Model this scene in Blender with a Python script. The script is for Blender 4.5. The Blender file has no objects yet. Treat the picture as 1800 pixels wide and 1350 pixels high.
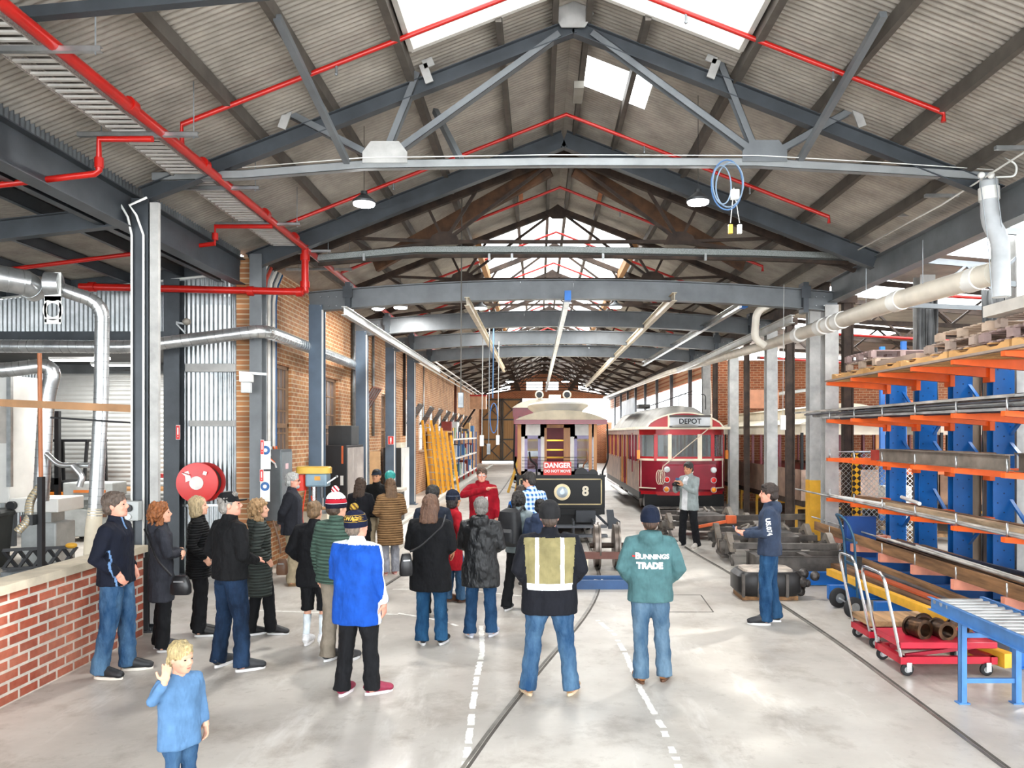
import bpy, math, random
from mathutils import Vector, Matrix
from math import sin, cos, pi, radians, sqrt, atan2
R = random.Random(7)
scn = bpy.context.scene
COL = scn.collection
# ------------------------------------------------------------------ camera frame
F, VX, VY, CH = 1350.0, 947.0, 762.0, 2.38
def at(px, py, Y):
    return Vector(((px-VX)*Y/F, Y, CH-(py-VY)*Y/F))
def gr(px, py):
    Y = F*CH/(py-VY)
    return Vector(((px-VX)*Y/F, Y, 0))
cd = bpy.data.cameras.new('camera'); cam = bpy.data.objects.new('camera', cd); COL.objects.link(cam)
cam.location = (0, 0, CH); cam.rotation_euler = (pi/2, 0, 0)
cd.lens = F/1800*36; cd.sensor_width = 36; cd.sensor_fit = 'HORIZONTAL'
cd.shift_x = -(VX-900)/1800; cd.shift_y = (VY-675)/1800; cd.clip_start = .05; cd.clip_end = 400
scn.camera = cam
# ------------------------------------------------------------------ materials
def lin(c):
    if isinstance(c, str):
        c = c.lstrip('#'); c = tuple(int(c[i:i+2], 16)/255 for i in (0, 2, 4))
    return tuple((x/12.92 if x <= .04045 else ((x+.055)/1.055)**2.4) for x in c[:3])+(1,)
MC = {}
def newmat(name):
    m = bpy.data.materials.new(name); m.use_nodes = True
    nt = m.node_tree; return m, nt, nt.nodes['Principled BSDF']
def ramp(nt, fac, stops):
    r = nt.nodes.new('ShaderNodeValToRGB'); e = r.color_ramp.elements
    while len(e) < len(stops): e.new(.5)
    for i, (p, c) in enumerate(stops): e[i].position = p; e[i].color = c
    nt.links.new(fac, r.inputs[0]); return r.outputs[0]
def coord(nt, scale=(1,1,1), rot=(0,0,0), kind='Object'):
    t = nt.nodes.new('ShaderNodeTexCoord'); mp = nt.nodes.new('ShaderNodeMapping')
    mp.inputs['Scale'].default_value = scale; mp.inputs['Rotation'].default_value = rot
    nt.links.new(t.outputs[kind], mp.inputs[0]); return mp.outputs[0]
def noise(nt, vec, s, detail=4, rough=.55):
    n = nt.nodes.new('ShaderNodeTexNoise'); n.inputs['Scale'].default_value = s
    n.inputs['Detail'].default_value = detail; n.inputs['Roughness'].default_value = rough
    nt.links.new(vec, n.inputs['Vector']); return n.outputs[0]
def bump(nt, b, h, strength=.3, dist=.01):
    n = nt.nodes.new('ShaderNodeBump'); n.inputs['Strength'].default_value = strength
    n.inputs['Distance'].default_value = dist; nt.links.new(h, n.inputs['Height'])
    nt.links.new(n.outputs[0], b.inputs['Normal'])
def mixc(nt, f, a, b, mode='MIX'):
    m = nt.nodes.new('ShaderNodeMix'); m.data_type = 'RGBA'; m.blend_type = mode
    for s, v in ((0, f), (6, a), (7, b)):
        if hasattr(v, 'links'): nt.links.new(v, m.inputs[s])
        else: m.inputs[s].default_value = v
    return m.outputs[2]
def M(col, rough=.6, metal=0, var=.12, vs=3., bmp=0, bs=60., spec=.5, col2=None, scale=(1,1,1), key=None):
    """paint, metal, cloth, wood: a colour with noise variation and optional bump"""
    k = key or (str(col), rough, metal, var, vs, bmp, bs, spec, str(col2), scale)
    if k in MC: return MC[k]
    m, nt, b = newmat('mat_%d' % len(MC)); c = lin(col)
    b.inputs['Roughness'].default_value = rough; b.inputs['Metallic'].default_value = metal
    b.inputs['Specular IOR Level'].default_value = spec
    v = coord(nt, scale)
    c2 = lin(col2) if col2 else tuple(max(0, x*(1-2*var)) for x in c[:3])+(1,)
    c1 = c if col2 else tuple(min(1, x*(1+var)) for x in c[:3])+(1,)
    nt.links.new(ramp(nt, noise(nt, v, vs), [(.3, c2), (.7, c1)]), b.inputs['Base Color'])
    if bmp: bump(nt, b, noise(nt, v, bs, 3), bmp, .01)
    MC[k] = m; return m
def cloth(col, quilt=0, check=None, rough=.85, fold=.5, spec=.25):
    k = ('cloth', str(col), quilt, str(check), rough, fold)
    if k in MC: return MC[k]
    m, nt, b = newmat('cloth_%d' % len(MC)); c = lin(col); c = tuple(x*(.62+.38*min(1, max(0, (min(c[:3])-.3)*2.5))) for x in c[:3])+(1,)
    b.inputs['Roughness'].default_value = rough; b.inputs['Specular IOR Level'].default_value = spec
    v = coord(nt)
    base = ramp(nt, noise(nt, v, 9), [(.25, tuple(x*.72 for x in c[:3])+(1,)), (.75, tuple(min(1, x*1.2) for x in c[:3])+(1,))])
    if check:
        w = []
        for d in ('X', 'Z'):
            t = nt.nodes.new('ShaderNodeTexWave'); t.bands_direction = d; t.inputs['Scale'].default_value = 4.6
            nt.links.new(v, t.inputs[0]); w.append(ramp(nt, t.outputs[1], [(.45, (0,0,0,1)), (.55, (1,1,1,1))]))
        base = mixc(nt, w[0], base, lin(check)); base = mixc(nt, mixc(nt, .5, w[1], (0,0,0,1)), base, lin('#dfe6ee'))
    nt.links.new(base, b.inputs['Base Color'])
    vv = coord(nt, (1, 1, .45))
    h = noise(nt, vv, 9, 3, .5)
    if quilt:
        t = nt.nodes.new('ShaderNodeTexWave'); t.bands_direction = 'Z'; t.inputs['Scale'].default_value = quilt
        t.inputs['Distortion'].default_value = .6; t.inputs['Detail Scale'].default_value = 2.
        nt.links.new(v, t.inputs[0])
        q = nt.nodes.new('ShaderNodeMath'); q.operation = 'POWER'; q.inputs[1].default_value = .45; nt.links.new(t.outputs[1], q.inputs[0])
        a = nt.nodes.new('ShaderNodeMath'); a.operation = 'MULTIPLY_ADD'; a.inputs[1].default_value = 1.3
        nt.links.new(q.outputs[0], a.inputs[0]); nt.links.new(h, a.inputs[2]); h = a.outputs[0]
        bump(nt, b, h, .9, .022)
    else: bump(nt, b, h, fold, .07)
    MC[k] = m; return m
def denim(col='#3f6f9f', light='#7fa8cc'):
    k = ('denim', col, light)
    if k in MC: return MC[k]
    m, nt, b = newmat('denim_%d' % len(MC)); b.inputs['Roughness'].default_value = .85; b.inputs['Specular IOR Level'].default_value = .2
    v = coord(nt, (1, 1, .35))
    nt.links.new(ramp(nt, noise(nt, v, 7, 5, .6), [(.35, tuple(x*.26 for x in lin(col)[:3])+(1,)), (.78, tuple(x*.42 for x in lin(light)[:3])+(1,))]), b.inputs['Base Color'])
    bump(nt, b, noise(nt, coord(nt, (1,1,.6)), 11, 4, .55), .55, .06)
    MC[k] = m; return m
def glass(name='glass', tint=(.75,.82,.85,1), alpha=.35, rough=.05):
    if name in MC: return MC[name]
    m, nt, b = newmat(name); out = nt.nodes['Material Output']
    b.inputs['Base Color'].default_value = tint; b.inputs['Roughness'].default_value = rough
    b.inputs['Specular IOR Level'].default_value = .8
    t = nt.nodes.new('ShaderNodeBsdfTransparent'); t.inputs[0].default_value = tint
    x = nt.nodes.new('ShaderNodeMixShader'); x.inputs[0].default_value = alpha
    nt.links.new(t.outputs[0], x.inputs[1]); nt.links.new(b.outputs[0], x.inputs[2]); nt.links.new(x.outputs[0], out.inputs[0])
    MC[name] = m; return m
def brick(name, c1, c2, mortar, axes='XZ', bw=.24, bh=.086, rough=.85, ms=.012, dirt='#6d5a48', dirtf=.3):
    if name in MC: return MC[name]
    m, nt, b = newmat(name); b.inputs['Roughness'].default_value = rough
    t = nt.nodes.new('ShaderNodeTexCoord'); s = nt.nodes.new('ShaderNodeSeparateXYZ'); c = nt.nodes.new('ShaderNodeCombineXYZ')
    nt.links.new(t.outputs['Object'], s.inputs[0])
    nt.links.new(s.outputs[axes[0]], c.inputs[0]); nt.links.new(s.outputs[axes[1]], c.inputs[1])
    n = nt.nodes.new('ShaderNodeTexBrick'); n.inputs['Scale'].default_value = 1
    n.inputs['Brick Width'].default_value = bw; n.inputs['Row Height'].default_value = bh; n.inputs['Mortar Size'].default_value = ms
    n.inputs['Color1'].default_value = lin(c1); n.inputs['Color2'].default_value = lin(c2); n.inputs['Mortar'].default_value = lin(mortar)
    n.inputs['Mortar Smooth'].default_value = .2
    nt.links.new(c.outputs[0], n.inputs['Vector'])
    f = ramp(nt, noise(nt, c.outputs[0], 1.1, 6, .65), [(.42, (0,0,0,1)), (.7, (dirtf,)*3+(1,))])
    col = mixc(nt, f, n.outputs[0], lin(dirt))
    f2 = ramp(nt, noise(nt, c.outputs[0], 14, 4, .6), [(.3, (.75,.75,.75,1)), (.7, (1.1,1.1,1.1,1))])
    nt.links.new(mixc(nt, .8, col, f2, 'MULTIPLY'), b.inputs['Base Color'])
    inv = nt.nodes.new('ShaderNodeMath'); inv.operation = 'SUBTRACT'; inv.inputs[0].default_value = 1
    nt.links.new(n.outputs[1], inv.inputs[1]); bump(nt, b, inv.outputs[0], .5, .008)
    MC[name] = m; return m
def emit(col, s, key):
    if key in MC: return MC[key]
    m, nt, b = newmat(key); b.inputs['Emission Color'].default_value = lin(col); b.inputs['Emission Strength'].default_value = s
    b.inputs['Base Color'].default_value = lin(col); MC[key] = m; return m
STEEL = M('#6c7073', .45, .2, .12, 2.5, .1, 40)            # grey painted new steel
STEELD = M('#44494e', .45, .3, .15, 2.5, .1, 40)
COLB = M('#5f6f80', .4, .2, .10, 2)                        # blue-grey columns
GREYC = M('#b0afac', .6, .1, .14, 4, .1, 50)               # pale grey columns
RUST = M('#4a3a30', .7, .3, .3, 5, .2, 50, col2='#241c18')  # old riveted iron
TIMB = M('#6b4a32', .75, 0, .3, 4, .3, 30, col2='#3a281c', scale=(1,.25,1))
TIMN = M('#b98a58', .7, 0, .2, 3, .2, 25, col2='#8d6238', scale=(1,.2,1))
PURL = M('#5b554e', .7, .1, .2, 3, .1, 30)
GALV = M('#b9bcbd', .32, .85, .15, 6, .1, 60)
GALVD = M('#8d9295', .45, .7, .2, 6, .1, 60)
RED = M('#c8201a', .35, 0, .12, 4)
WHITE = M('#e8e8e4', .5, 0, .05, 3)
BLACK = M('#15161a', .5, 0, .2, 6)
RUBBER = M('#1c1c1e', .75, 0, .2, 8)
CHROME = M('#d8dadc', .2, 1, .05, 5)
CREAM = M('#e4dac4', .55, 0, .08, 3)
YELLOW = M('#e3ab33', .5, 0, .12, 4)
ORANGE = M('#f0641c', .45, 0, .08, 4)
RBLUE = M('#1668b8', .4, 0, .1, 3)
# ------------------------------------------------------------------ objects
def tag(o, label=None, cat=None, group=None, kind=None):
    if label: o['label'] = label
    if cat: o['category'] = cat
    if group: o['group'] = group
    if kind: o['kind'] = kind
    return o
def thing(name, label, cat, loc=(0,0,0), rz=0, group=None):
    o = bpy.data.objects.new(name, None); COL.objects.link(o); o.location = loc; o.rotation_euler = (0,0,rz)
    o.empty_display_size = .1
    return tag(o, label, cat, group)
def root_of(o):
    while o.parent: o = o.parent
    return o
def dup(o, loc=None, rz=None, label=None, parent=None, group=None):
    kids = [c for c in COL.objects if c.parent == o] if not hasattr(o, '_k') else o._k
    c = o.copy(); COL.objects.link(c)
    if parent: c.parent = parent
    if loc is not None: c.location = loc
    if rz is not None: c.rotation_euler = (0,0,rz)
    if label: c['label'] = label
    if group: c['group'] = group
    for k in kids: dup(k, parent=c)
    return c
class MB:
    def __init__(s): s.v = []; s.f = []; s.mi = []; s.cur = 0
    def add(s, vs, fs):
        n = len(s.v); s.v += [tuple(v) for v in vs]
        for f in fs: s.f.append(tuple(i+n for i in f)); s.mi.append(s.cur)
        return s
    def m(s, i): s.cur = i; return s
    def box(s, c, d, rot=None):
        x, y, z = d[0]/2, d[1]/2, d[2]/2
        P = [Vector(p) for p in ((-x,-y,-z),(x,-y,-z),(x,y,-z),(-x,y,-z),(-x,-y,z),(x,-y,z),(x,y,z),(-x,y,z))]
        if rot: P = [rot @ p for p in P]
        c = Vector(c)
        return s.add([p+c for p in P], [(0,3,2,1),(4,5,6,7),(0,1,5,4),(1,2,6,5),(2,3,7,6),(3,0,4,7)])
    def bb(s, x0, x1, y0, y1, z0, z1):
        return s.box(((x0+x1)/2,(y0+y1)/2,(z0+z1)/2), (abs(x1-x0),abs(y1-y0),abs(z1-z0)))
    def bar(s, a, b, w, h, up=(0,0,1)):
        """box from a to b; w across, h along 'up'"""
        a = Vector(a); b = Vector(b); d = (b-a); L = d.length; d.normalize(); up = Vector(up)
        if abs(d.dot(up)) > .99: up = Vector((0,1,0))
        x = d.cross(up).normalized(); u = x.cross(d)
        P = []
        for e in (a, b):
            for i, j in ((-1,-1),(1,-1),(1,1),(-1,1)): P.append(e+x*(i*w/2)+u*(j*h/2))
        return s.add(P, [(0,3,2,1),(4,5,6,7),(0,1,5,4),(1,2,6,5),(2,3,7,6),(3,0,4,7)])
    def ibar(s, a, b, w, h, up=(0,0,1), t=.012):
        a = Vector(a); b = Vector(b); d = (b-a).normalized(); up = Vector(up)
        if abs(d.dot(up)) > .99: up = Vector((0,1,0))
        x = d.cross(up).normalized(); u = x.cross(d)
        s.bar(a+u*(h/2-t/2), b+u*(h/2-t/2), w, t, up); s.bar(a-u*(h/2-t/2), b-u*(h/2-t/2), w, t, up)
        return s.bar(a, b, t, h-2*t, up)
    def cbar(s, a, b, w, h, up=(0,0,1), side=1, t=.006):
        """C channel"""
        a = Vector(a); b = Vector(b); d = (b-a).normalized(); up = Vector(up)
        if abs(d.dot(up)) > .99: up = Vector((0,1,0))
        x = d.cross(up).normalized(); u = x.cross(d)
        s.bar(a+u*(h/2-t/2), b+u*(h/2-t/2), w, t, up); s.bar(a-u*(h/2-t/2), b-u*(h/2-t/2), w, t, up)
        return s.bar(a+x*side*(w/2-t/2), b+x*side*(w/2-t/2), t, h, up)
    def tube(s, pts, r, n=10, cap=True, sq=None):
        """swept tube through pts; r number or list of r or (rx,ry)"""
        pts = [Vector(p) for p in pts]; N = len(pts)
        if not isinstance(r, (list, tuple)): r = [r]*N
        base = len(s.v); ref = None; rings = []
        for i in range(N):
            d = (pts[min(i+1,N-1)]-pts[max(i-1,0)])
            d = d.normalized() if d.length > 1e-9 else Vector((0,0,1))
            if ref is None:
                ref = Vector((0,0,1)) if abs(d.z) < .9 else Vector((1,0,0))
            x = (ref - d*ref.dot(d)).normalized(); y = d.cross(x); ref = x
            rr = r[i]; ra, rb = rr if isinstance(rr, (tuple, list)) else (rr, rr)
            rings.append([pts[i]+x*(ra*cos(2*pi*k/n))+y*(rb*sin(2*pi*k/n)) for k in range(n)])
        vs = [p for q in rings for p in q]; fs = []
        for i in range(N-1):
            for k in range(n):
                a = i*n+k; b = i*n+(k+1) % n; fs.append((a, b, b+n, a+n))
        if cap: fs.append(tuple(range(n-1,-1,-1))); fs.append(tuple((N-1)*n+k for k in range(n)))
        return s.add(vs, fs)
    def loft(s, secs, n=20, pw=2.0):
        """stack of superellipse sections (x,y,z,rx,ry) in the XY plane"""
        vs = []; fs = []
        for (x, y, z, rx, ry) in secs:
            for k in range(n):
                a = 2*pi*k/n; c, q = cos(a), sin(a)
                vs.append((x+rx*math.copysign(abs(c)**(2/pw), c), y+ry*math.copysign(abs(q)**(2/pw), q), z))
        for i in range(len(secs)-1):
            for k in range(n):
                a = i*n+k; b = i*n+(k+1) % n; fs.append((a, b, b+n, a+n))
        N = len(secs)
        fs.append(tuple(range(n-1,-1,-1))); fs.append(tuple((N-1)*n+k for k in range(n)))
        return s.add(vs, fs)
    def ball(s, c, r, n=12, m=8, rot=None):
        rx, ry, rz = r if isinstance(r, (tuple, list)) else (r,)*3
        c = Vector(c); vs = []; fs = []
        for i in range(1, m):
            t = pi*i/m
            for k in range(n):
                p = Vector((rx*sin(t)*cos(2*pi*k/n), ry*sin(t)*sin(2*pi*k/n), rz*cos(t)))
                if rot: p = rot @ p
                vs.append(c+p)
        top = Vector((0,0,rz)); bot = Vector((0,0,-rz))
        if rot: top = rot @ top; bot = rot @ bot
        vs.append(c+top); vs.append(c+bot); T = len(vs)-2
        for i in range(m-2):
            for k in range(n):
                a = i*n+k; b = i*n+(k+1) % n; fs.append((a, a+n, b+n, b))
        for k in range(n):
            fs.append((T, k, (k+1) % n)); fs.append((T+1, (m-2)*n+(k+1) % n, (m-2)*n+k))
        return s.add(vs, fs)
    def cyl(s, a, b, r, n=20): return s.tube([a, b], r, n)
    def ring(s, c, axis, ro, ri, w, n=24):
        """annulus of width w along axis"""
        c = Vector(c); ax = Vector(axis).normalized(); ref = Vector((0,0,1)) if abs(ax.z) < .9 else Vector((1,0,0))
        x = (ref-ax*ref.dot(ax)).normalized(); y = ax.cross(x); vs = []; fs = []
        for k in range(n):
            u = x*cos(2*pi*k/n)+y*sin(2*pi*k/n)
            vs += [c+u*ro-ax*w/2, c+u*ro+ax*w/2, c+u*ri+ax*w/2, c+u*ri-ax*w/2]
        for k in range(n):
            a = 4*k; b = 4*((k+1) % n)
            for i in range(4): fs.append((a+i, b+i, b+(i+1) % 4, a+(i+1) % 4))
        return s.add(vs, fs)
    def lathe(s, c, axis, prof, n=24):
        """prof list of (t along axis, r)"""
        c = Vector(c); ax = Vector(axis).normalized()
        return s.tube([c+ax*t for t, r in prof], [max(r, .0005) for t, r in prof], n) if len(set(t for t, r in prof)) == len(prof) else s._lathe(c, ax, prof, n)
    def _lathe(s, c, ax, prof, n=24):
        c = Vector(c); ax = Vector(ax).normalized()
        ref = Vector((0,0,1)) if abs(ax.z) < .9 else Vector((1,0,0))
        x = (ref-ax*ref.dot(ax)).normalized(); y = ax.cross(x)
        vs = [c+ax*t+(x*cos(2*pi*k/n)+y*sin(2*pi*k/n))*max(r, .0005) for t, r in prof for k in range(n)]; fs = []
        for i in range(len(prof)-1):
            for k in range(n):
                a = i*n+k; b = i*n+(k+1) % n; fs.append((a, b, b+n, a+n))
        fs.append(tuple(range(n-1,-1,-1))); fs.append(tuple((len(prof)-1)*n+k for k in range(n)))
        return s.add(vs, fs)
    def prism(s, poly, d):
        """extrude 3D polygon by vector d"""
        P = [Vector(p) for p in poly]; d = Vector(d); n = len(P)
        fs = [tuple(range(n-1,-1,-1)), tuple(range(n, 2*n))]+[(i, (i+1) % n, n+(i+1) % n, n+i) for i in range(n)]
        return s.add(P+[p+d for p in P], fs)
    def build(s, name, mat, parent=None, smooth=False, bevel=0, wt=True, recenter=True):
        """wt: vertices are in world coordinates (the root is unrotated) and are moved to the parent's frame"""
        off = Vector((0,0,0))
        if parent is not None and wt:
            q = parent
            while q is not None: off = off+Vector(q.location); q = q.parent
        elif parent is None and recenter and s.v:
            xs = [v[0] for v in s.v]; ys = [v[1] for v in s.v]; zs = [v[2] for v in s.v]
            off = Vector(((min(xs)+max(xs))/2, (min(ys)+max(ys))/2, min(zs)))
        me = bpy.data.meshes.new(name)
        me.from_pydata([tuple(Vector(v)-off) for v in s.v], [], s.f)
        mats = mat if isinstance(mat, (list, tuple)) else [mat]
        for q in mats: me.materials.append(q)
        if len(mats) > 1: me.polygons.foreach_set('material_index', s.mi)
        import bmesh
        bm = bmesh.new(); bm.from_mesh(me); bmesh.ops.recalc_face_normals(bm, faces=bm.faces)
        if smooth:
            for f in bm.faces: f.smooth = len(f.verts) <= 4
            if smooth is not True:
                for e in bm.edges:
                    if len(e.link_faces) == 2 and e.calc_face_angle(0) > smooth: e.smooth = False
        bm.to_mesh(me); bm.free(); me.update()
        o = bpy.data.objects.new(name, me); COL.objects.link(o)
        if parent is not None: o.parent = parent
        else: o.location = off
        if bevel:
            b = o.modifiers.new('bevel', 'BEVEL'); b.width = bevel; b.segments = 2; b.limit_method = 'ANGLE'
        return o
SM = radians(40)
def struct(o): o['kind'] = 'structure'; return o
BAKE = []
def text(body, size, mat, parent=None, loc=(0,0,0), rot=(0,0,0), depth=.004, name='lettering', bold=.0, align='CENTER', wt=False, sx=1):
    c = bpy.data.curves.new('txt', 'FONT'); c.body = body; c.size = size; c.extrude = depth; c.align_x = align; c.align_y = 'CENTER'
    c.offset = bold; c.resolution_u = 4
    t = bpy.data.objects.new('txt', c); COL.objects.link(t)
    bpy.context.view_layer.update()
    me = bpy.data.meshes.new_from_object(t.evaluated_get(bpy.context.evaluated_depsgraph_get()))
    bpy.data.objects.remove(t); bpy.data.curves.remove(c)
    Mx = Matrix.Translation(loc) @ (Matrix.Rotation(rot[2], 4, 'Z') @ Matrix.Rotation(rot[1], 4, 'Y') @ Matrix.Rotation(rot[0], 4, 'X')) @ Matrix.Diagonal((sx,1,1,1))
    if parent is not None and wt:
        off = Vector((0,0,0)); q = parent
        while q is not None: off += Vector(q.location); q = q.parent
        Mx = Matrix.Translation(-off) @ Mx
    me.transform(Mx)
    me.materials.clear(); me.materials.append(mat)
    o = bpy.data.objects.new(name, me); COL.objects.link(o)
    if parent is not None: o.parent = parent
    return o
# ================================================================== FLOOR
def floor_mat():
    m, nt, b = newmat('concrete'); v = coord(nt)
    base = ramp(nt, noise(nt, v, .45, 8, .62), [(.3, lin('#97918a')), (.5, lin('#b3ada5')), (.7, lin('#cbc6be'))])
    st = ramp(nt, noise(nt, coord(nt, (1,1,1), (0,0,.5)), 1.7, 7, .7), [(.5, (0,0,0,1)), (.72, (.75,)*3+(1,))])
    c = mixc(nt, st, base, lin('#857a6e'))
    w = ramp(nt, noise(nt, coord(nt, (1,.25,1), (0,0,-.3)), 2.6, 5, .7), [(.55, (0,0,0,1)), (.75, (.6,)*3+(1,))])
    c = mixc(nt, w, c, lin('#dad7d2'))
    sp = ramp(nt, noise(nt, v, 5.5, 6, .75), [(.3, (.35,)*3+(1,)), (.42, (0,0,0,1))]); c = mixc(nt, sp, c, lin('#7f766c'))
    nt.links.new(c, b.inputs['Base Color'])
    r = ramp(nt, noise(nt, v, 1.3, 5, .6), [(.3, (.28,)*3+(1,)), (.7, (.55,)*3+(1,))]); nt.links.new(r, b.inputs['Roughness'])
    bump(nt, b, noise(nt, v, 30, 4), .06, .005); return m
YF = 62.0
fl = MB().bb(-16, 24, -6, YF+1, -.2, 0).build('floor', floor_mat()); struct(fl)
GROOVE = M('#55504a', .8, .1, .2, 4); RAILM = M('#8c8780', .4, .7, .2, 5)
def rail(name, pts, label):
    b = MB(); pts = [tuple(p) for p in pts]
    for _ in range(3 if len(pts) > 2 else 0):
        q = [pts[0]]
        for u, v in zip(pts, pts[1:]): q += [(u[0]*.75+v[0]*.25, u[1]*.75+v[1]*.25), (u[0]*.25+v[0]*.75, u[1]*.25+v[1]*.75)]
        pts = q+[pts[-1]]
    for p, q in zip(pts, pts[1:]):
        p = Vector((*p, 0)); q = Vector((*q, 0)); d = (q-p).normalized(); n = Vector((-d.y, d.x, 0))
        b.m(0).bar(p+n*.024+Vector((0,0,.0012)), q+n*.024+Vector((0,0,.0012)), .03, .004)
        b.m(1).bar(p-n*.012+Vector((0,0,.001)), q-n*.012+Vector((0,0,.001)), .026, .004)
    tag(b.build(name, [RAILM, GROOVE]), label, 'rail', 'tram rails sunk in the concrete')
g1, g2 = gr(1800, 1372), gr(1395, 1070)
rail('tram_rail', [(g1.x, g1.y), (g2.x, g2.y), (2.9, 18), (3.55, 21.8), (3.55, 40)], 'sunken tram rail passing right of the man with sunglasses on his head')
g1, g2, g3 = gr(770,1420), gr(905, 1228), gr(1060, 1050)
rail('tram_rail', [(g1.x, g1.y), (g2.x, g2.y), (g3.x, g3.y), (1.1, 14.5), (1.1, 40)], 'sunken tram rail running under the man in the safety vest')
rail('tram_rail', [(-.2, 13.5), (-.15, 40)], 'sunken tram rail beneath the left wheels of the black-fronted tram')
rail('tram_rail', [(-2.4, 12), (-1.55, 20), (-1.5, 58)], 'long sunken tram rail leading to the far sliding doors')
rail('tram_rail', [(4.75, 20), (4.75, 40)], 'sunken tram rail under the right wheels of the maroon tram')
# painted worn lines
PAINTL = M('#eceae4', .7, 0, .1, 20, .2, 80)
def pline(pts, w, label, worn=.25, name='floor_marking'):
    b = MB(); P = [gr(*p) for p in pts]
    Q = []
    for i in range(len(P)-1):
        n = max(1, int((P[i+1]-P[i]).length/.06))
        for k in range(n): Q.append(P[i].lerp(P[i+1], k/n))
    Q.append(P[-1])
    for p, q in zip(Q, Q[1:]):
        if R.random() < worn: continue
        d = (q-p).normalized(); n = Vector((-d.y, d.x, 0)); a = w*R.uniform(.35,.6); c = w*R.uniform(.35,.6); z = Vector((0,0,.002+R.random()*.0004))
        b.add([p-n*a+z, p+n*c+z, q+n*w*R.uniform(.35,.6)+z, q-n*w*R.uniform(.35,.6)+z], [(0,1,2,3)])
    tag(b.build(name, PAINTL), label, 'floor line')
pline([(818,1345),(828,1270),(838,1190),(848,1145),(846,1100)], .06, 'worn white painted line behind the grey sneakers', .12)
pline([(1195,1350),(1165,1280),(1125,1210),(1100,1150),(1080,1115),(1050,1090)], .06, 'worn white painted line passing the teal hoodie man')
pline([(420,1072),(560,1077),(700,1080)], .05, 'thin white painted line across the floor behind the blue fleece', .02)
pline([(700,1078),(770,1090),(810,1102)], .05, 'thin white painted line bending between the legs of the crowd', .05)
pline([(690,1036),(800,1036),(920,1048),(1000,1078)], .05, 'thin white painted line in front of the pointing man', .05)
# pit lid
b = MB(); P = [gr(1165,1046), gr(1232,1046), gr(1254,1076), gr(1175,1076)]
for p, q in zip(P, P[1:]+P[:1]): b.bar(p+Vector((0,0,.001)), q+Vector((0,0,.001)), .015, .004)
tag(b.build('pit_lid', GROOVE), 'thin square outline of a pit lid in the floor', 'pit lid')
# ================================================================== ROOF
XR, ZR, SL = .42, 7.58, .39
XL, XE = -5.08, 5.75
def zr(x): return ZR-SL*abs(x-XR)
def corr_mat(name, a, bb, rough=.45, metal=.5):
    m, nt, b = newmat(name); v = coord(nt)
    nt.links.new(ramp(nt, noise(nt, v, 2.2, 8, .65), [(.3, lin(bb)), (.7, lin(a))]), b.inputs['Base Color'])
    b.inputs['Roughness'].default_value = rough; b.inputs['Metallic'].default_value = metal; return m
ROOFM = corr_mat('roof_sheet', '#b0a99f', '#88827a', .5, .35)
WALLC = corr_mat('wall_sheet', '#c8ccce', '#8f9597', .35, .75)
PIT = .0762
def corr(xs, y0, y1, zf, amp=.015, along='Y', per=6, b=None, flip=None):
    """corrugated sheet: profile runs along Y, straight in X (xs) with height zf(x)"""
    b = b or MB(); n = max(2, int((y1-y0)/PIT*per)); vs = []; fs = []
    for i in range(n+1):
        y = y0+(y1-y0)*i/n; a = amp*sin(2*pi*y/PIT)
        for x in xs: vs.append((x, y, zf(x)+a))
    k = len(xs)
    for i in range(n):
        for j in range(k-1): fs.append((i*k+j, i*k+j+1, (i+1)*k+j+1, (i+1)*k+j))
    return b.add(vs, fs)
b = MB()
def rp(x0, x1, y0, y1): corr([x0, x1], y0, y1, zr, b=b, per=6 if y0 < 20 else 3)
LX0, LX1, LY0, LY1 = -1.45, 2.3, 4.9, 8.75        # lantern opening
rp(XL, LX0, -4, YF); rp(LX1, XE+.25, -4, YF)
rp(LX0, XR, -4, LY0); rp(XR, LX1, -4, LY0)
rp(LX0, XR, LY1, 17.6)
rp(XR, .66, LY1, 17.6); rp(1.55, LX1, LY1, 17.6); rp(.66, 1.55, LY1, 10.35); rp(.66, 1.55, 11.25, 17.6)
rp(LX0, XR, 36, YF); rp(XR, LX1, 36, YF)
rf = b.build('ceiling', ROOFM, smooth=True); struct(rf)
# translucent roof bays deep in the shed, square skylight, lantern
TR = bpy.data.materials.new('fibreglass'); TR.use_nodes = True; nt = TR.node_tree; nt.nodes.remove(nt.nodes['Principled BSDF'])
t = nt.nodes.new('ShaderNodeBsdfTranslucent'); t.inputs[0].default_value = (.95,.95,.93,1); tp = nt.nodes.new('ShaderNodeBsdfTransparent'); tp.inputs[0].default_value = (.9,.93,.95,1)
x = nt.nodes.new('ShaderNodeMixShader'); x.inputs[0].default_value = .45; nt.links.new(t.outputs[0], x.inputs[1]); nt.links.new(tp.outputs[0], x.inputs[2]); nt.links.new(x.outputs[0], nt.nodes['Material Output'].inputs[0])
for nm, xs, y0, y1 in (('window_11', [LX0, XR], 17.6, 36), ('window_12', [XR, LX1], 17.6, 36), ('window_13', [.64, 1.57], 10.33, 11.27)):
    o = corr(xs, y0, y1, lambda x: zr(x)+.004, per=4).build(nm, TR, smooth=True); struct(o)
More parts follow.
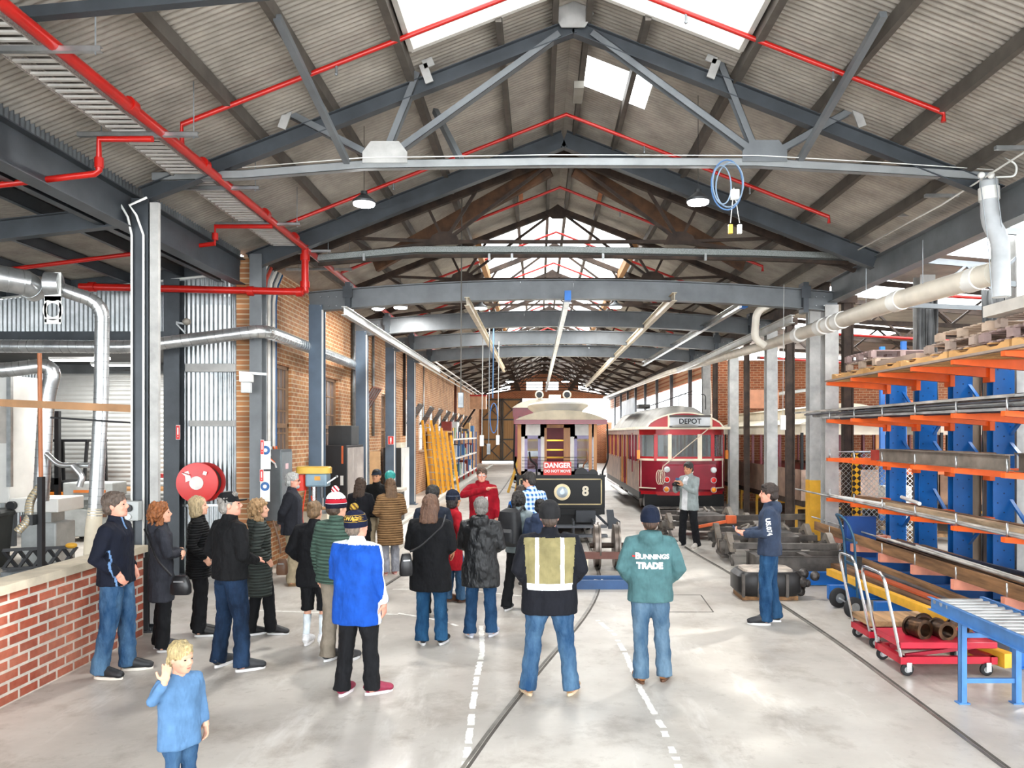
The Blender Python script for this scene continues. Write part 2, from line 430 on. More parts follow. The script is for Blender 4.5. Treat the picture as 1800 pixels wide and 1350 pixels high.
# lantern upstand and louvred top
b = MB(); zt = 8.05
for x in (LX0, LX1): b.bb(x-.03, x+.03, LY0, LY1, zr(x)-.12, zt)
for y in (LY0, LY1):
    b.prism([(LX0, y-.03, zr(LX0)-.12), (XR, y-.03, ZR-.12), (LX1, y-.03, zr(LX1)-.12), (LX1, y-.03, zt), (LX0, y-.03, zt)], (0, .06, 0))
struct(b.build('trim_1', M('#cfccc6', .6, 0, .08, 2)))
o = MB().bb(LX0, LX1, LY0, LY1, zt, zt+.02).build('window_14', TR); struct(o)
b = MB()
for i in range(9): b.bb(LX0, LX1, LY0+.2+i*.42, LY0+.24+i*.42, zt-.1, zt-.02)
for x in (-.2, 1.05): b.bb(x-.03, x+.03, LY0, LY1, zt-.14, zt-.06)
struct(b.build('trim_2', STEEL))
# ridge cap
b = MB(); b.prism([(XR-.2, -4, zr(XR-.2)+.02), (XR, -4, ZR+.05), (XR+.2, -4, zr(XR+.2)+.02), (XR+.2, -4, zr(XR+.2)+.03), (XR, -4, ZR+.07), (XR-.2, -4, zr(XR-.2)+.03)], (0, 8.9, 0))
b.prism([(XR-.2, LY1, zr(XR-.2)+.02), (XR, LY1, ZR+.05), (XR+.2, LY1, zr(XR+.2)+.02), (XR+.2, LY1, zr(XR+.2)+.03), (XR, LY1, ZR+.07), (XR-.2, LY1, zr(XR-.2)+.03)], (0, 8.8, 0))
struct(b.build('trim_3', GALVD))
# purlins
def purlin(x, lab, w=.07, h=.15, y0=-3, y1=YF):
    z = zr(x)-.02-h/2
    b = MB().bar((x, y0, z), (x, y1, z), w, h)
    tag(b.build('roof_purlin', PURL), lab, 'purlin', 'long purlins under the main roof')
nm = ['outermost','second','third','fourth','fifth','sixth','seventh','eighth']
LP = [-4.3, -3.38, -2.5]; RP = [3.4, 4.38, 5.2]
for i, x in enumerate(LP): purlin(x, 'timber-brown roof purlin, %s from the left eave' % nm[i+0] if i else 'timber-brown roof purlin nearest the left eave above the cable tray')
purlin(-1.55, 'roof purlin along the left edge of the roof lantern', .09, .16); purlin(-.46, 'roof purlin left of the ridge, halfway to the lantern edge', y0=LY1)
purlin(.2, 'roof purlin just left of the ridge line', y0=LY1); purlin(.6, 'roof purlin just right of the ridge line', y0=LY1); purlin(1.25, 'roof purlin crossing the square translucent skylight', y0=LY1)
purlin(2.4, 'roof purlin along the right edge of the roof lantern', .09, .16)
for i, x in enumerate(RP[::-1]): purlin(x, 'timber-brown roof purlin, %s from the right eave' % nm[i] if i else 'timber-brown roof purlin nearest the right eave')
# short braces hanging off the ceiling near the right eave (white ended)
# ================================================================== TRUSSES
ST, S2 = 9.33, 12.78
TZ = 5.62
def poly_plate(b, pts, y, t=.02): b.prism([(x, y-t/2, z) for x, z in pts], (0, t, 0))
tr = thing('roof_truss', 'large grey steel roof truss nearest the camera with half-round plates on its tie', 'truss', (XR, ST, TZ))
y = ST
zc = lambda x: zr(x)-.02-.16-.09
b = MB().ibar((-4.8, y, zc(-4.8)), (XR, y, zc(XR)), .12, .18); b.build('left_chord', STEELD, tr)
b = MB().ibar((5.6, y, zc(5.6)), (XR, y, zc(XR)), .12, .18); b.build('right_chord', STEELD, tr)
P = [at(x_, y_, y) for x_, y_ in ((270,312),(430,308),(640,291),(960,286),(1330,287),(1560,300),(1740,312))]
b = MB()
for p, q in zip(P, P[1:]): b.cbar(p, q, .09, .1)
b.build('tie', M('#8b8e8f', .45, .2, .1, 3), tr)
GL, GR_ = at(678, 270, y), at(1342, 268, y); GA = Vector((XR, y, zc(XR)))
for g, s, nm_ in ((GL, -1, 'left'), (GR_, 1, 'right')):
    pts = [(g.x+dx, g.z+dz) for dx, dz in ((-.27,-.13),(.27,-.13),(.27,0),(.17,.13),(-.17,.13),(-.27,0))]
    b = MB(); poly_plate(b, pts, y-.05); b.build('gusset_plate', GREYC if s < 0 else STEEL, tr)
b = MB(); g = at(1007, 32, y); pts = [(g.x+dx, g.z+dz) for dx, dz in ((-.25,.02),(-.14,-.15),(.14,-.15),(.25,.02),(.1,.16),(-.1,.16))]
poly_plate(b, pts, y-.07); b.build('apex_plate', GREYC, tr)
for (a, c) in (((735,130),(685,255)), ((640,268),(500,196)), ((983,62),(705,262)), ((1040,60),(1315,262)), ((1262,105),(1322,255)), ((1370,265),(1500,192))):
    p, q = at(*a, y), at(*c, y); MB().cbar(p, q, .08, .11, up=(0,1,0)).build('web_member', STEEL, tr)
for (px, py, ox, oz) in ((745,118,-1,-1), (1258,110,1,-1), (510,198,1,-.5), (1500,195,-1,-.5)):
    p = at(px, py, y); MB().bar(p+Vector((-.12*ox,-.07,0.05)), p+Vector((0,-.07,0)), .02, .12, up=(0,0,1)).bar(p+Vector((0,-.07,0)), p+Vector((-.1*ox*0+ .08*(-ox),-.07,-.22)), .02, .1, up=(1,0,0)).build('bent_bracket', GREYC, tr)
# knee braces running back in depth from the tie towards the purlins
for lab, a, ya, c, yc in (('grey diagonal brace rising from the tie near the left half-round plate', (612,290), ST, (487,30), 7.2), ('grey diagonal brace rising from the tie near the right half-round plate', (1405,285), ST, (1553,25), 7.2), ('light channel brace leaning beside the left web of the big truss', (812,285), ST, (765,195), 10.3)):
    tag(MB().bar(at(*a, ya)+Vector((0,.06,0)), at(*c, yc), .07, .02+.05).build('diagonal_brace', STEEL), lab, 'brace')
# conduit clipped to the tie
b = MB(); Q = [p+Vector((0,-.07,.07)) for p in P[1:]]
b.tube([Q[0]]+Q[1:], .006, 6)
tag(b.build('cable_conduit', WHITE, smooth=True), 'thin white cable running along the tie of the nearest truss', 'cable')
# second frame: plain portal rafters
t2 = thing('rafter_frame', 'plain deep grey steel rafter frame behind the nearest truss', 'rafter', (XR, S2, TZ))
zc2 = lambda x: zr(x)-.02-.15-.14
MB().ibar((-4.8, S2, zc2(-4.8)), (XR, S2, zc2(XR)), .15, .28).build('left_rafter', STEELD, t2)
MB().ibar((5.6, S2, zc2(5.6)), (XR, S2, zc2(XR)), .15, .28).build('right_rafter', STEELD, t2)
# another frame in front of the camera overhead (its lower end shows at the top left)
# old dark riveted trusses
def old_truss(Y, lab, first=False):
    t = thing('roof_truss', lab, 'truss', (XR, Y, TZ-.35), 0, 'old dark riveted trusses down the shed')
    X0, X1 = XL+.1, XE-.1; zb = 5.25; ap = ZR-.35
    h = lambda x: zr(x)-.02-.15-.06
    b = MB()
    for xa in (X0, X1):
        b.bar((xa, Y, h(xa)), (XR, Y, h(XR)), .1, .12)
    b.build('top_chord', RUST, t)
    # raised tie: two arms from feet to gusset, level piece between
    gl, gr2 = (XR-2.1, zb+.55), (XR+2.1, zb+.55)
    b = MB(); b.bar((X0, Y, zb+.1), (gl[0], Y, gl[1]), .07, .07); b.bar((X1, Y, zb+.1), (gr2[0], Y, gr2[1]), .07, .07)
    b.bar((gl[0], Y, gl[1]), (gr2[0], Y, gr2[1]), .06, .06); b.build('tie', RUST, t)
    b = MB()
    for s in (-1, 1):
        g = (XR+s*2.1, zb+.55)
        for dx in (0, 1.5, 2.4, 3.8):
            x = XR+s*dx; b.bar((g[0], Y, g[1]), (x, Y, h(x)), .05, .06, up=(0,1,0))
        b.bar((XR+s*3.3, Y, zb+.33), (XR+s*3.8, Y, h(XR+s*3.8)), .05, .05, up=(0,1,0))
    b.build('web', RUST, t)
    b = MB()
    for s in (-1, 1):
        x, z = XR+s*2.1, zb+.55; b = MB(); poly_plate(b, [(x-.3,z-.06),(x+.3,z-.06),(x+.22,z+.1),(x+.08,z+.17),(x-.08,z+.17),(x-.22,z+.1)], Y-.04); b.build('gusset', RUST, t)
    b = MB(); z = h(XR); poly_plate(b, [(XR-.28,z-.08),(XR-.12,z-.22),(XR+.12,z-.22),(XR+.28,z-.08),(XR,z+.1)], Y-.06)
    b.build('gusset', RUST, t)
    return t
T0 = old_truss(13.7, 'dark riveted roof truss, first behind the plain grey rafters')
ordn = ['second','third','fourth','fifth','sixth','seventh','eighth']
for i in range(1, 15):
    lab = 'dark riveted roof truss, %s in the row behind the grey rafters' % ordn[i-1] if i < 6 else 'dark riveted roof truss far down the shed before the end gable'
    dup(T0, (XR, 13.7+3.35*i, TZ-.35), 0, lab, group='old dark riveted trusses down the shed' if i < 6 else 'far riveted trusses near the end gable')
# timber rafters against the roof (orange brown diagonals)
for i, (xa, Ya, xb, Yb, lab) in enumerate(((-3.2, 15.0, .2, 13.9, 'left'), (4.0, 15.0, .65, 13.9, 'right'))):
    MBb = MB().bar((xa, Ya, zr(xa)-.5), (xb, Yb, zr(xb)-.32), .1, .28)
    tag(MBb.build('timber_rafter', TIMB), 'broad dark timber rafter on the %s of the ridge behind the grey frame' % lab, 'rafter')
for i, (x, Y, lab) in enumerate(((-.35, 14.9, 'short orange timber batten left of the ridge'), (1.2, 14.9, 'short orange timber batten right of the ridge'))):
    tag(MB().bar((x, Y-.5, zr(x)-.22), (x, Y+.6, zr(x)-.24), .08, .05).build('timber_batten', M('#b06a38', .7, 0, .15, 4)), lab, 'batten')
for i, (x, lab) in enumerate(((-1.35, 'left'), (2.15, 'right'))):
    tag(MB().bar((x, 17.2, zr(x)-.34), (x, 40, zr(x)-.34), .12, .22).build('timber_beam', TIMN), 'peeling timber trimmer beam on the %s of the bright roof bays' % lab, 'beam')
# ================================================================== EAVES, GIRDERS
def ibx(name, a, b_, w, h, mat, lab, cat='beam', **k): return tag(MB().ibar(a, b_, w, h, **k).build(name, mat), lab, cat)
ibx('eave_girder', (5.68, -2, 5.12), (5.68, 14.9, 5.12), .2, .42, STEEL, 'deep grey steel eave girder running back on the right above the racks')
ibx('eave_girder', (5.68, 15.0, 5.2), (5.68, YF, 5.2), .15, .3, RUST, 'dark old eave girder on the right, deep in the shed')
ibx('eave_girder', (-4.95, -2, 5.05), (-4.95, 12.7, 5.05), .2, .42, STEELD, 'dark steel girder under the corrugated strip at the left eave')
ibx('side_purlin', (-5.3, -2, 5.0), (-5.3, 12.8, 5.0), .1, .2, STEELD, 'dark side purlin with perforated edge beside the left girder', 'purlin')
def wall_strip(x, y0, y1, z0, z1, name, mat=WALLC, per=6):
    b = MB(); n = int((y1-y0)/PIT*per); vs = []; fs = []
    for i in range(n+1):
        y = y0+(y1-y0)*i/n; a = .009*sin(2*pi*y/PIT); vs += [(x+a, y, z0), (x+a, y, z1)]
    for i in range(n): fs.append((2*i, 2*i+1, 2*i+3, 2*i+2))
    return struct(b.add(vs, fs).build(name, mat, smooth=True))
def wall_front(y, x0, x1, z0, z1, name, mat=WALLC, per=8, build=True, b=None):
    b = b or MB(); n = int((x1-x0)/PIT*per); vs = []; fs = []
    z0f = z0 if callable(z0) else (lambda x: z0); z1f = z1 if callable(z1) else (lambda x: z1)
    for i in range(n+1):
        x = x0+(x1-x0)*i/n; a = .011*sin(2*pi*x/PIT); vs += [(x, y+a, z0f(x)), (x, y+a, z1f(x))]
    for i in range(n): fs.append((2*i, 2*i+1, 2*i+3, 2*i+2))
    b.add(vs, fs)
    return struct(b.build(name, mat, smooth=True)) if build else b
wall_strip(-5.02, -2, 12.9, 5.2, 5.6, 'wall_left_upper', corr_mat('strip_sheet', '#7c8184', '#55595c', .45, .7))
# annexe roof (left), falls away to the left
def za(x): return 5.3+(x+5.1)*.115
b = corr([-14, -5.0], -3, 13.1, za, per=5); struct(b.build('ceiling_left', ROOFM, smooth=True))
for i, x in enumerate((-6.0, -6.9, -7.9, -9.0, -10.2)):
    tag(MB().cbar((x, -3, za(x)-.1), (x, 13, za(x)-.1), .07, .16).build('annexe_purlin', STEELD), 'dark channel purlin under the left annexe roof, %s from the girder' % nm[i] if i else 'dark channel purlin under the left annexe roof beside the girder', 'purlin', 'annexe purlins')
ibx('annexe_rafter', (-4.95, 9.3, za(-4.95)-.3), (-12, 9.3, za(-12)-.3), .12, .24, STEELD, 'grey rafter reaching left from the near column under the annexe roof', 'rafter')
ibx('annexe_rafter', (-4.95, 5.6, za(-4.95)-.33), (-12, 5.6, za(-12)-.33), .12, .24, STEELD, 'grey annexe rafter overhead at the left edge', 'rafter')
# ================================================================== COLUMNS
def column(x, y, z1, w, d, mat, lab, base=True, name='steel_column', cap=None, bolts=True):
    t = thing(name, lab, 'column', (x, y, 0))
    MB().ibar((x, y, .02), (x, y, z1), w, d, up=(0,1,0), t=.016).build('shaft', mat, t)
    if base:
        b = MB().bb(x-w*.8, x+w*.8, y-d*.7, y+d*.7, 0, .02)
        if bolts:
            for sx in (-1,1):
                for sy in (-1,1): b.cyl((x+sx*w*.65, y+sy*d*.55, .02), (x+sx*w*.65, y+sy*d*.55, .05), .012, 6)
        b.build('base_plate', mat, t)
    return t
c = column(-4.78, 9.3, 5.2, .2, .2, STEELD, 'dark grey steel column at the end of the low brick wall')
MB().bb(-4.66, -4.56, 9.2, 9.26, .1, 5.15).build('cable_cover', GREYC, c)
b = MB()
for dx in (-.08, .06):
    x = -4.78+dx; P = [(x, 9.17, .9), (x, 9.17, 4.75), (x-.02, 9.12, 4.95), (x-.1*1, 9.1, 5.1)] if dx < 0 else [(x, 9.17, .9), (x, 9.17, 4.75), (x-.05, 9.1, 4.97), (x-.12, 9.08, 5.08), (x+.1, 9.05, 5.16)]
    b.tube(P, .014, 8)
b.build('conduit', WHITE, c, smooth=True)
c = column(-4.68, 12.8, 5.35, .2, .22, STEEL, 'grey steel column at the corner of the brick wall beside the corrugated panel')
column(-6.1, 12.85, 4.95, .26, .2, STEELD, 'dark steel column at the left edge of the corrugated wall panel')
for i, (Y, lab) in enumerate(((14.25, 'pale grey steel column standing behind the timber pallets'), (11.4, 'pale grey steel column at the far right behind the stacked pallets'), (10.2, 'pale grey steel column at the right edge of the photo'))):
    column(7.15, Y, 5.3, .28, .28, GREYC, lab)
for (px, Y, w, lab) in ((1430, 15.9, .24, 'pale column with a yellow painted base beside the racks'),):
    X = (px-VX)*Y/F; c = column(X, Y, 5.0, w, w, GREYC, lab)
    MB().bb(X-w/2-.004, X+w/2+.004, Y-w/2-.004, Y+w/2+.004, 0, 1.42).build('yellow_band', YELLOW, c)
# tall dark old columns
for px, Y, w, z1, lab in ((1489, 15.2, .18, 5.1, 'tall dark iron column behind the first pale column'), (1388, 17.5, .17, 5.0, 'dark iron column left of the yellow-based column'), (1312, 21.0, .13, 5.0, 'slim dark iron column beside the maroon tram'), (1257, 25.0, .14, 5.0, 'slim dark iron column rising behind the maroon tram')):
    X = (px-VX)*Y/F; t = thing('iron_column', lab, 'column', (X, Y, 0))
    MB().bar((X, Y, .02), (X, Y, z1), w, w*.8, up=(0,1,0)).bar((X+w*.45, Y-w*.45, .02), (X+w*.45, Y-w*.45, z1), .03, .02, up=(0,1,0)).build('shaft', RUST, t)
    MB().bb(X-w, X+w, Y-w, Y+w, 0, .02).build('base_plate', RUST, t)
    MB().bb(X-w*.9, X+w*.9, Y-w*.6, Y+w*.6, z1-.15, z1).build('capital', RUST, t)
for i in range(8):
    Y = 28.5+i*4; lab = 'dark post standing before the bright side windows far down the shed'
    tag(MB().bb(5.55, 5.68, Y-.07, Y+.07, 0, 5.05).build('steel_post', STEELD), lab, 'post', 'posts along the bright side windows')
# ================================================================== CRANE PORTALS
PY = [14.84, 18.6, 22.2, 25.8]
wh = ['nearest', 'second nearest', 'third', 'farthest']
def portal(Y, i):
    t = thing('crane_portal', 'blue-grey crane portal frame with cambered beam, %s of the four' % wh[i], 'crane frame', (.6, Y, 0), 0, 'crane portal frames')
    xl, xr, w = -4.28, 5.62, .24
    zt = 5.28; ze = 5.05
    for x, m_ in ((xl, COLB), (xr, GREYC)):
        MB().ibar((x, Y, .02), (x, Y, ze-.2), .26, w, up=(0,1,0), t=.018).bb(x-.2, x+.2, Y-.2, Y+.2, 0, .02).build('post', m_, t)
    MB().bb(xl+.12, xl+.15, Y-.13, Y-.11, .1, ze-.3).build('white_strip', WHITE, t)
    b = MB(); n = 10; pts = []
    for k in range(n+1):
        u = k/n; x = xl-.15+(xr-xl+.3)*u; z = ze-.14+ (zt-ze+.02)*(1-(2*u-1)**2); pts.append(Vector((x, Y, z)))
    for p, q in zip(pts, pts[1:]): b.ibar(p, q, .2, .38, t=.018)
    b.build('beam', STEEL, t)
    for x in (xl+.62, xr-.5):
        z = ze-.05; MB().bb(x-.05, x+.05, Y-.14, Y+.14, z-.3, z+.28).bb(x-.09, x+.09, Y-.15, Y-.13, z-.02, z+.2).build('splice_bracket', STEELD, t)
    b = MB()
    for x in (xl+.1, xl+.25, xl+.4, xr-.3, xr-.15):
        for z in (ze-.22, ze-.05): b.cyl((x, Y-.1, z), (x, Y-.125, z), .014, 6)
    b.build('bolt', GALV, t)
for i, Y in enumerate(PY): portal(Y, i)
# crane rails and light tubes
RAILP = M('#c9cac8', .4, .3, .08, 3)
for (x, z, y0, y1, w, mat, lab, nmr) in (
    (-3.55, 4.62, 14.0, 27.5, .1, RAILP, 'white crane rail running back under the left ends of the crane beams', 'crane_rail'),
    (4.95, 4.62, 15.0, 27.5, .1, RAILP, 'white crane rail under the right ends of the crane beams', 'crane_rail'),
    (-1.35, 4.86, 14.4, 30, .09, M('#cfc4b0', .55, .1, .1, 3), 'pale timber-coloured rail hanging left of centre below the crane beams', 'crane_rail'),
    (2.55, 4.95, 14.4, 42, .09, M('#cfc4b0', .55, .1, .1, 3), 'pale rail hanging right of centre below the crane beams', 'crane_rail')):
    tag(MB().ibar((x, y0, z), (x, y1, z), w, .16).build(nmr, mat), lab, 'rail')
def blue_arm(a, ya, c, yc, lab):
    p, q = at(*a, ya), at(*c, yc); t = thing('hoist_track', lab, 'hoist track', p)
    MB().cbar(p, q, .1, .14).build('track', GALV, t)
    d = (q-p).normalized(); MB().bar(p-d*.05, p+d*.14, .12, .18).build('blue_end_cap', M('#1f6fc4', .4), t)
blue_arm((998,520), 14.3, (960,686), 38, 'long galvanised hoist track with a blue end cap at the centre')
blue_arm((1308,533), 15.2, (1130,640), 27, 'galvanised hoist track with a blue end cap on the right')
# ================================================================== WALLS
BR = brick('brick_wall', '#c98f5e', '#b07248', '#dcc4a2', 'YZ', dirt='#5e4230', dirtf=.6)
BRF = brick('brick_front', '#8f4a2e', '#77392a', '#c9a58c', 'XZ')
BRX = brick('brick_end', '#b2643c', '#95502f', '#c49a78', 'XZ')
BRL = brick('brick_low', '#b0563c', '#93422e', '#cdc4b8', 'YZ', .27, .1, ms=.015, dirt='#d9a98e', dirtf=.35)
BRLX = brick('brick_low_end', '#b0563c', '#93422e', '#cdc4b8', 'XZ', .27, .1, ms=.015, dirt='#d9a98e', dirtf=.35)
WX = -4.78
# main left brick wall, with window openings (y0,y1,z0,z1)
wins = []
def yx(px): return -WX*F/(VX-px)          # depth where the wall shows at pixel column px
W1 = [(13.95, 14.85, .7, 3.65), (17.0, 18.3, .7, 3.65), (20.2, 21.4, .7, 3.75), (23.3, 24.2, .7, 3.6)]
for i in range(8): W1.append((27.6+i*3.0, 28.9+i*3.0, 1.7, 3.6))
b = MB(); yprev = 12.9; zt = 5.35; th = .3
for (y0, y1, z0, z1) in W1:
    b.bb(WX-th, WX, yprev, y0, 0, zt); b.bb(WX-th, WX, y0, y1, 0, z0); b.bb(WX-th, WX, y0, y1, z1, zt); yprev = y1
b.bb(WX-th, WX, yprev, YF, 0, zt)
struct(b.build('wall_left', BR, recenter=False))
WF = M('#7d4a38', .6, 0, .15, 5); WFW = M('#d8d6d0', .5, 0, .06, 5)
PANE = glass('pane_dark', (.32,.26,.24,1), .6, .2); PANEB = glass('pane_bright', (.85,.88,.9,1), .25, .15)
for i, (y0, y1, z0, z1) in enumerate(W1):
    big = i < 4; fm = M('#9a7a5e', .6, 0, .15, 5) if big else WFW
    t = bpy.data.objects.new('window_%d' % (i+1), None); COL.objects.link(t); t.location = (WX-.1, (y0+y1)/2, z0); struct(t)
    b = MB(); x = WX-.1
    for y in (y0+.03, y1-.03): b.bb(x-.04, x+.04, y-.03, y+.03, z0, z1)
    for z in (z0+.03, z1-.03): b.bb(x-.04, x+.04, y0, y1, z-.03, z+.03)
    nv = 4 if big else 2; nh = 7 if big else 4
    for k in range(1, nv): y = y0+(y1-y0)*k/nv; b.bb(x-.015, x+.015, y-.014, y+.014, z0, z1)
    for k in range(1, nh): z = z0+(z1-z0)*k/nh; b.bb(x-.015, x+.015, y0, y1, z-.014, z+.014)
    if big: z = z0+(z1-z0)*.62; b.bb(x-.04, x+.04, y0, y1, z-.04, z+.04)
    b.build('window_frame', fm, t)
    MB().bb(x-.006, x+.002, y0, y1, z0, z1).build('window_pane', PANE if big else PANEB, t)
    MB().bb(WX-.3, WX+.06, y0-.05, y1+.05, z0-.08, z0).build('window_sill', M('#b7a08a', .8), t)
    # tilted hopper sash
    if i == 2 or i >= 4:
        b = MB(); zh = z1-.75 if big else z1-.85; H_ = .72 if big else .8
        rot = Matrix.Rotation(radians(32), 3, 'Y')
        c0 = Vector((WX+.02, (y0+y1)/2, zh)); w = (y1-y0)-.1
        for k in range(5): yy = -w/2+w*k/4; q = rot @ Vector((0, yy, H_/2)); b.box(c0+q, (.03, .03, H_), rot)
        for k in range(3): q = rot @ Vector((0, 0, H_*k/2)); b.box(c0+q, (.03, w, .03), rot)
        b.build('tilted_sash', WF if big else M('#3f4446', .5), t)
        MB().box(c0+rot @ Vector((0, 0, H_/2)), (.008, w, H_), rot).build('sash_pane', PANE, t)
# brick pier facing the camera and corrugated panels
struct(MB().bb(-5.05, WX-.3+.3, 12.92, 13.15, 0, 5.25).build('wall_pier', BRF, recenter=False))
FY = 13.05
wall_front(FY, -6.08, -5.05, 0, lambda x: 5.1+(x+5.1)*.11, 'wall_front_panel')
wall_front(FY, -14, -6.08, 4.08, lambda x: 5.1+(x+5.1)*.11, 'wall_front_upper')
tag(MB().bb(-14, -6.05, FY-.12, FY-.02, 3.93, 4.1).build('lintel_beam', STEELD), 'dark steel lintel beam below the upper corrugated wall on the left', 'beam')
tag(MB().bb(-5.95, -4.98, FY-.12, FY-.04, 3.42, 3.56).build('panel_rail', GREYC), 'grey horizontal rail behind the spiral duct on the corrugated panel', 'rail')
tag(MB().bb(-5.9, -4.98, FY-.1, FY-.03, 2.5, 2.6).build('panel_rail', GREYC), 'grey horizontal rail halfway up the corrugated panel', 'rail')
tag(MB().bar((-4.95, FY-.08, 5.2), (-14, FY-.08, 4.2), .1, .16).build('eave_rail', STEELD), 'sloping dark rail along the top of the upper corrugated wall', 'rail')
tag(MB().tube([(-5.2, FY-.16, 5.2), (-5.2, FY-.17, 5.1), (-5.3, FY-.17, 5.05), (-9, FY-.17, 4.65)], .022, 8).build('white_conduit', WHITE, smooth=True), 'white conduit under the sloping rail with a bent end', 'conduit')
# room beyond the opening
struct(MB().bb(-14, -5.5, 19.6, 19.7, 0, 4.15).build('wall_back_left', M('#777b7d', .6, .3), recenter=False))
struct(MB().bb(-14, -5.0, 13.2, 19.7, 4.15, 4.25).build('ceiling_back', M('#4e5254', .7), recenter=False))
struct(MB().bb(-14.1, -14, -3, 19.7, 0, 4.5).build('wall_far_left', M('#8b8f90', .6, .3), recenter=False))
# roller shutter
b = MB(); y = 19.5; x0, x1 = -12.35, -8.6; nsl = 34
vs = []; fs = []; NZ = nsl*6
for i in range(NZ+1):
    z = 3.9*i/NZ; a = .022*abs(sin(pi*z/(3.9/nsl)))
    vs += [(x0, y-a, z), (x1, y-a, z)]
for i in range(NZ): fs.append((2*i, 2*i+1, 2*i+3, 2*i+2))
b.add(vs, fs); d1 = b.build('door_1', M('#c6c8c6', .45, .3, .06, 2), smooth=True, recenter=False); struct(d1)
wall_front(19.45, -8.5, -6.2, 0, 4.1, 'trim_8')
wall_front(19.45, -14, -12.4, 0, 4.1, 'trim_7', per=5)
# floor strip lights in the back room
for i, (px, py, Y) in enumerate(((140,632,15.5), (215,641,15.0))):
    p = at(px, py, Y); t = thing('strip_light', ['fluorescent strip light above the roller shutter near the duct', 'fluorescent strip light above the roller shutter beside the near column'][i], 'light', p)
    MB().bb(p.x-.6, p.x+.6, p.y-.05, p.y+.05, p.z, p.z+.05).build('housing', WHITE, t); MB().bb(p.x-.58, p.x+.58, p.y-.03, p.y+.03, p.z-.03, p.z).build('tube', emit('#ffffff', 12, 'tube_emit'), t)
def lamp_or_fill_light(p, w, h, e, down=True):
    l = bpy.data.lights.new('lamp_or_fill_light', 'AREA'); l.shape = 'RECTANGLE'; l.size = w; l.size_y = h; l.energy = e; l.color = (1,.98,.94)
    o = bpy.data.objects.new('lamp_or_fill_light', l); COL.objects.link(o); o.location = p
for (x, y) in ((-10.5, 15.6), (-8.2, 15.2), (-10.8, 17.9), (-8.6, 17.8)): lamp_or_fill_light((x, y, 4.0), 1.2, .12, 60)  # fill lights added to brighten the back room; not all have a fixture
# low brick wall
b = MB().bb(-4.9, -4.66, 2.5, 9.05, 0, .98); o = b.build('wall_low', [BRL], recenter=False); struct(o)
struct(MB().bb(-4.93, -4.63, 2.5, 9.1, .98, 1.06).build('trim_4', M('#c9bda8', .8, 0, .12, 5)))
# end wall with gable, doors
def gable(name, y, x0, x1, z0, mat, holes=()):
    b = MB(); b.prism([(x0, y, z0), (x1, y, z0), (x1, y, zr(x1)-.1), (XR, y, ZR-.1), (x0, y, zr(x0)-.1)], (0,.3,0)); return struct(b.build(name, mat, recenter=False))
b = MB(); y = YF
b.bb(-5, -4.6, y, y+.3, 0, 5.2); b.bb(-1.35, 5.9, y, y+.3, 0, 5.2-1.9); b.bb(-5, -4.6, y, y+.3, 5.2, 5.6)
b.prism([(-5, y, 5.2), (5.9, y, 5.2), (5.9, y, 5.45), (3.2, y, 5.9), (-2.3, y, 5.9), (-5, y, 5.45)], (0,.3,0))
b.bb(-2.3, -1.0, y, y+.3, 5.9, 6.6); b.bb(.6, .3, y, y+.3, 5.9, 6.6); b.bb(1.6, 3.2, y, y+.3, 5.9, 6.6)
b.prism([(-2.8, y, 6.6), (3.5, y, 6.6), (XR, y, ZR)], (0,.3,0))
struct(b.build('wall_back', BRX, recenter=False))
for i, (a, c) in enumerate(((-4.6, -1.35),)):
    t = bpy.data.objects.new('door_2', None); COL.objects.link(t); t.location = ((a+c)/2, y, 0); struct(t)
    DW = M('#b58f62', .7, 0, .15, 2, col2='#96744c', scale=(6,1,.2))
    for k, (p, q) in enumerate(((a, (a+c)/2-.03), ((a+c)/2+.03, c))):
        MB().bb(p-.035, q+.035, y-.02, y+.04, .15, 5.2).build('door_leaf', DW, t)
        b = MB()
        for z in (.2, 1.9, 3.5, 5.1): b.bb(p, q, y-.1, y-.02, z-.06, z+.06)
        for xx in (p+.05, q-.05): b.bb(xx-.05, xx+.05, y-.1, y-.02, .15, 5.2)
        for z in (.2, 1.9, 3.5):
            b.bar((p if (k == 0) else q, y-.06, z), (q if k == 0 else p, y-.06, z+1.6), .05, .09) if z != 1.9 else None
            if z != 1.9: b.bar((p, y-.07, z+ (0 if k else 1.6)), (q, y-.07, z+(1.6 if k else 0)), .05, .09)
        b.build('door_brace', M('#5b5a58', .6, .3), t)
# right: side of the shed beyond the trams
struct(MB().bb(5.75, 5.95, 27, YF, 0, 2.55).build('wall_right_low', M('#d9d6d0', .7, 0, .08, 1), recenter=False))
struct(MB().bb(5.75, 5.9, 27, YF, 4.35, 5.3).build('wall_right_upper', BRX, recenter=False))
# right annexe: far brick wall, side wall, roof with glazed strips
struct(MB().bb(5.9, 20, 27.0, 27.3, 0, 4.95).build('wall_back_right', BRX, recenter=False))
BRA = 0
def zra(x): return 5.55-.09*(x-5.9)
def ra(x0, x1, y0, y1, b): b.add([(x0, y0, zra(x0)), (x1, y0, zra(x1)), (x1, y1, zra(x1)), (x0, y1, zra(x0))], [(0,1,2,3)])
b = MB()
for y0, y1 in ((-3, 9.5), (13.2, 15.4), (17.2, 20.5), (22.4, 27.3)): ra(6.3, 20, y0, y1, b)
for y0, y1 in ((9.5,13.2), (15.4,17.2), (20.5,22.4)): ra(10, 20, y0, y1, b)
struct(b.build('ceiling_right', ROOFM, recenter=False))
b = MB()
for y0, y1 in ((9.5,13.2), (15.4,17.2), (20.5,22.4)): ra(6.3, 10, y0, y1, b)
struct(b.build('window_15', TR, recenter=False))
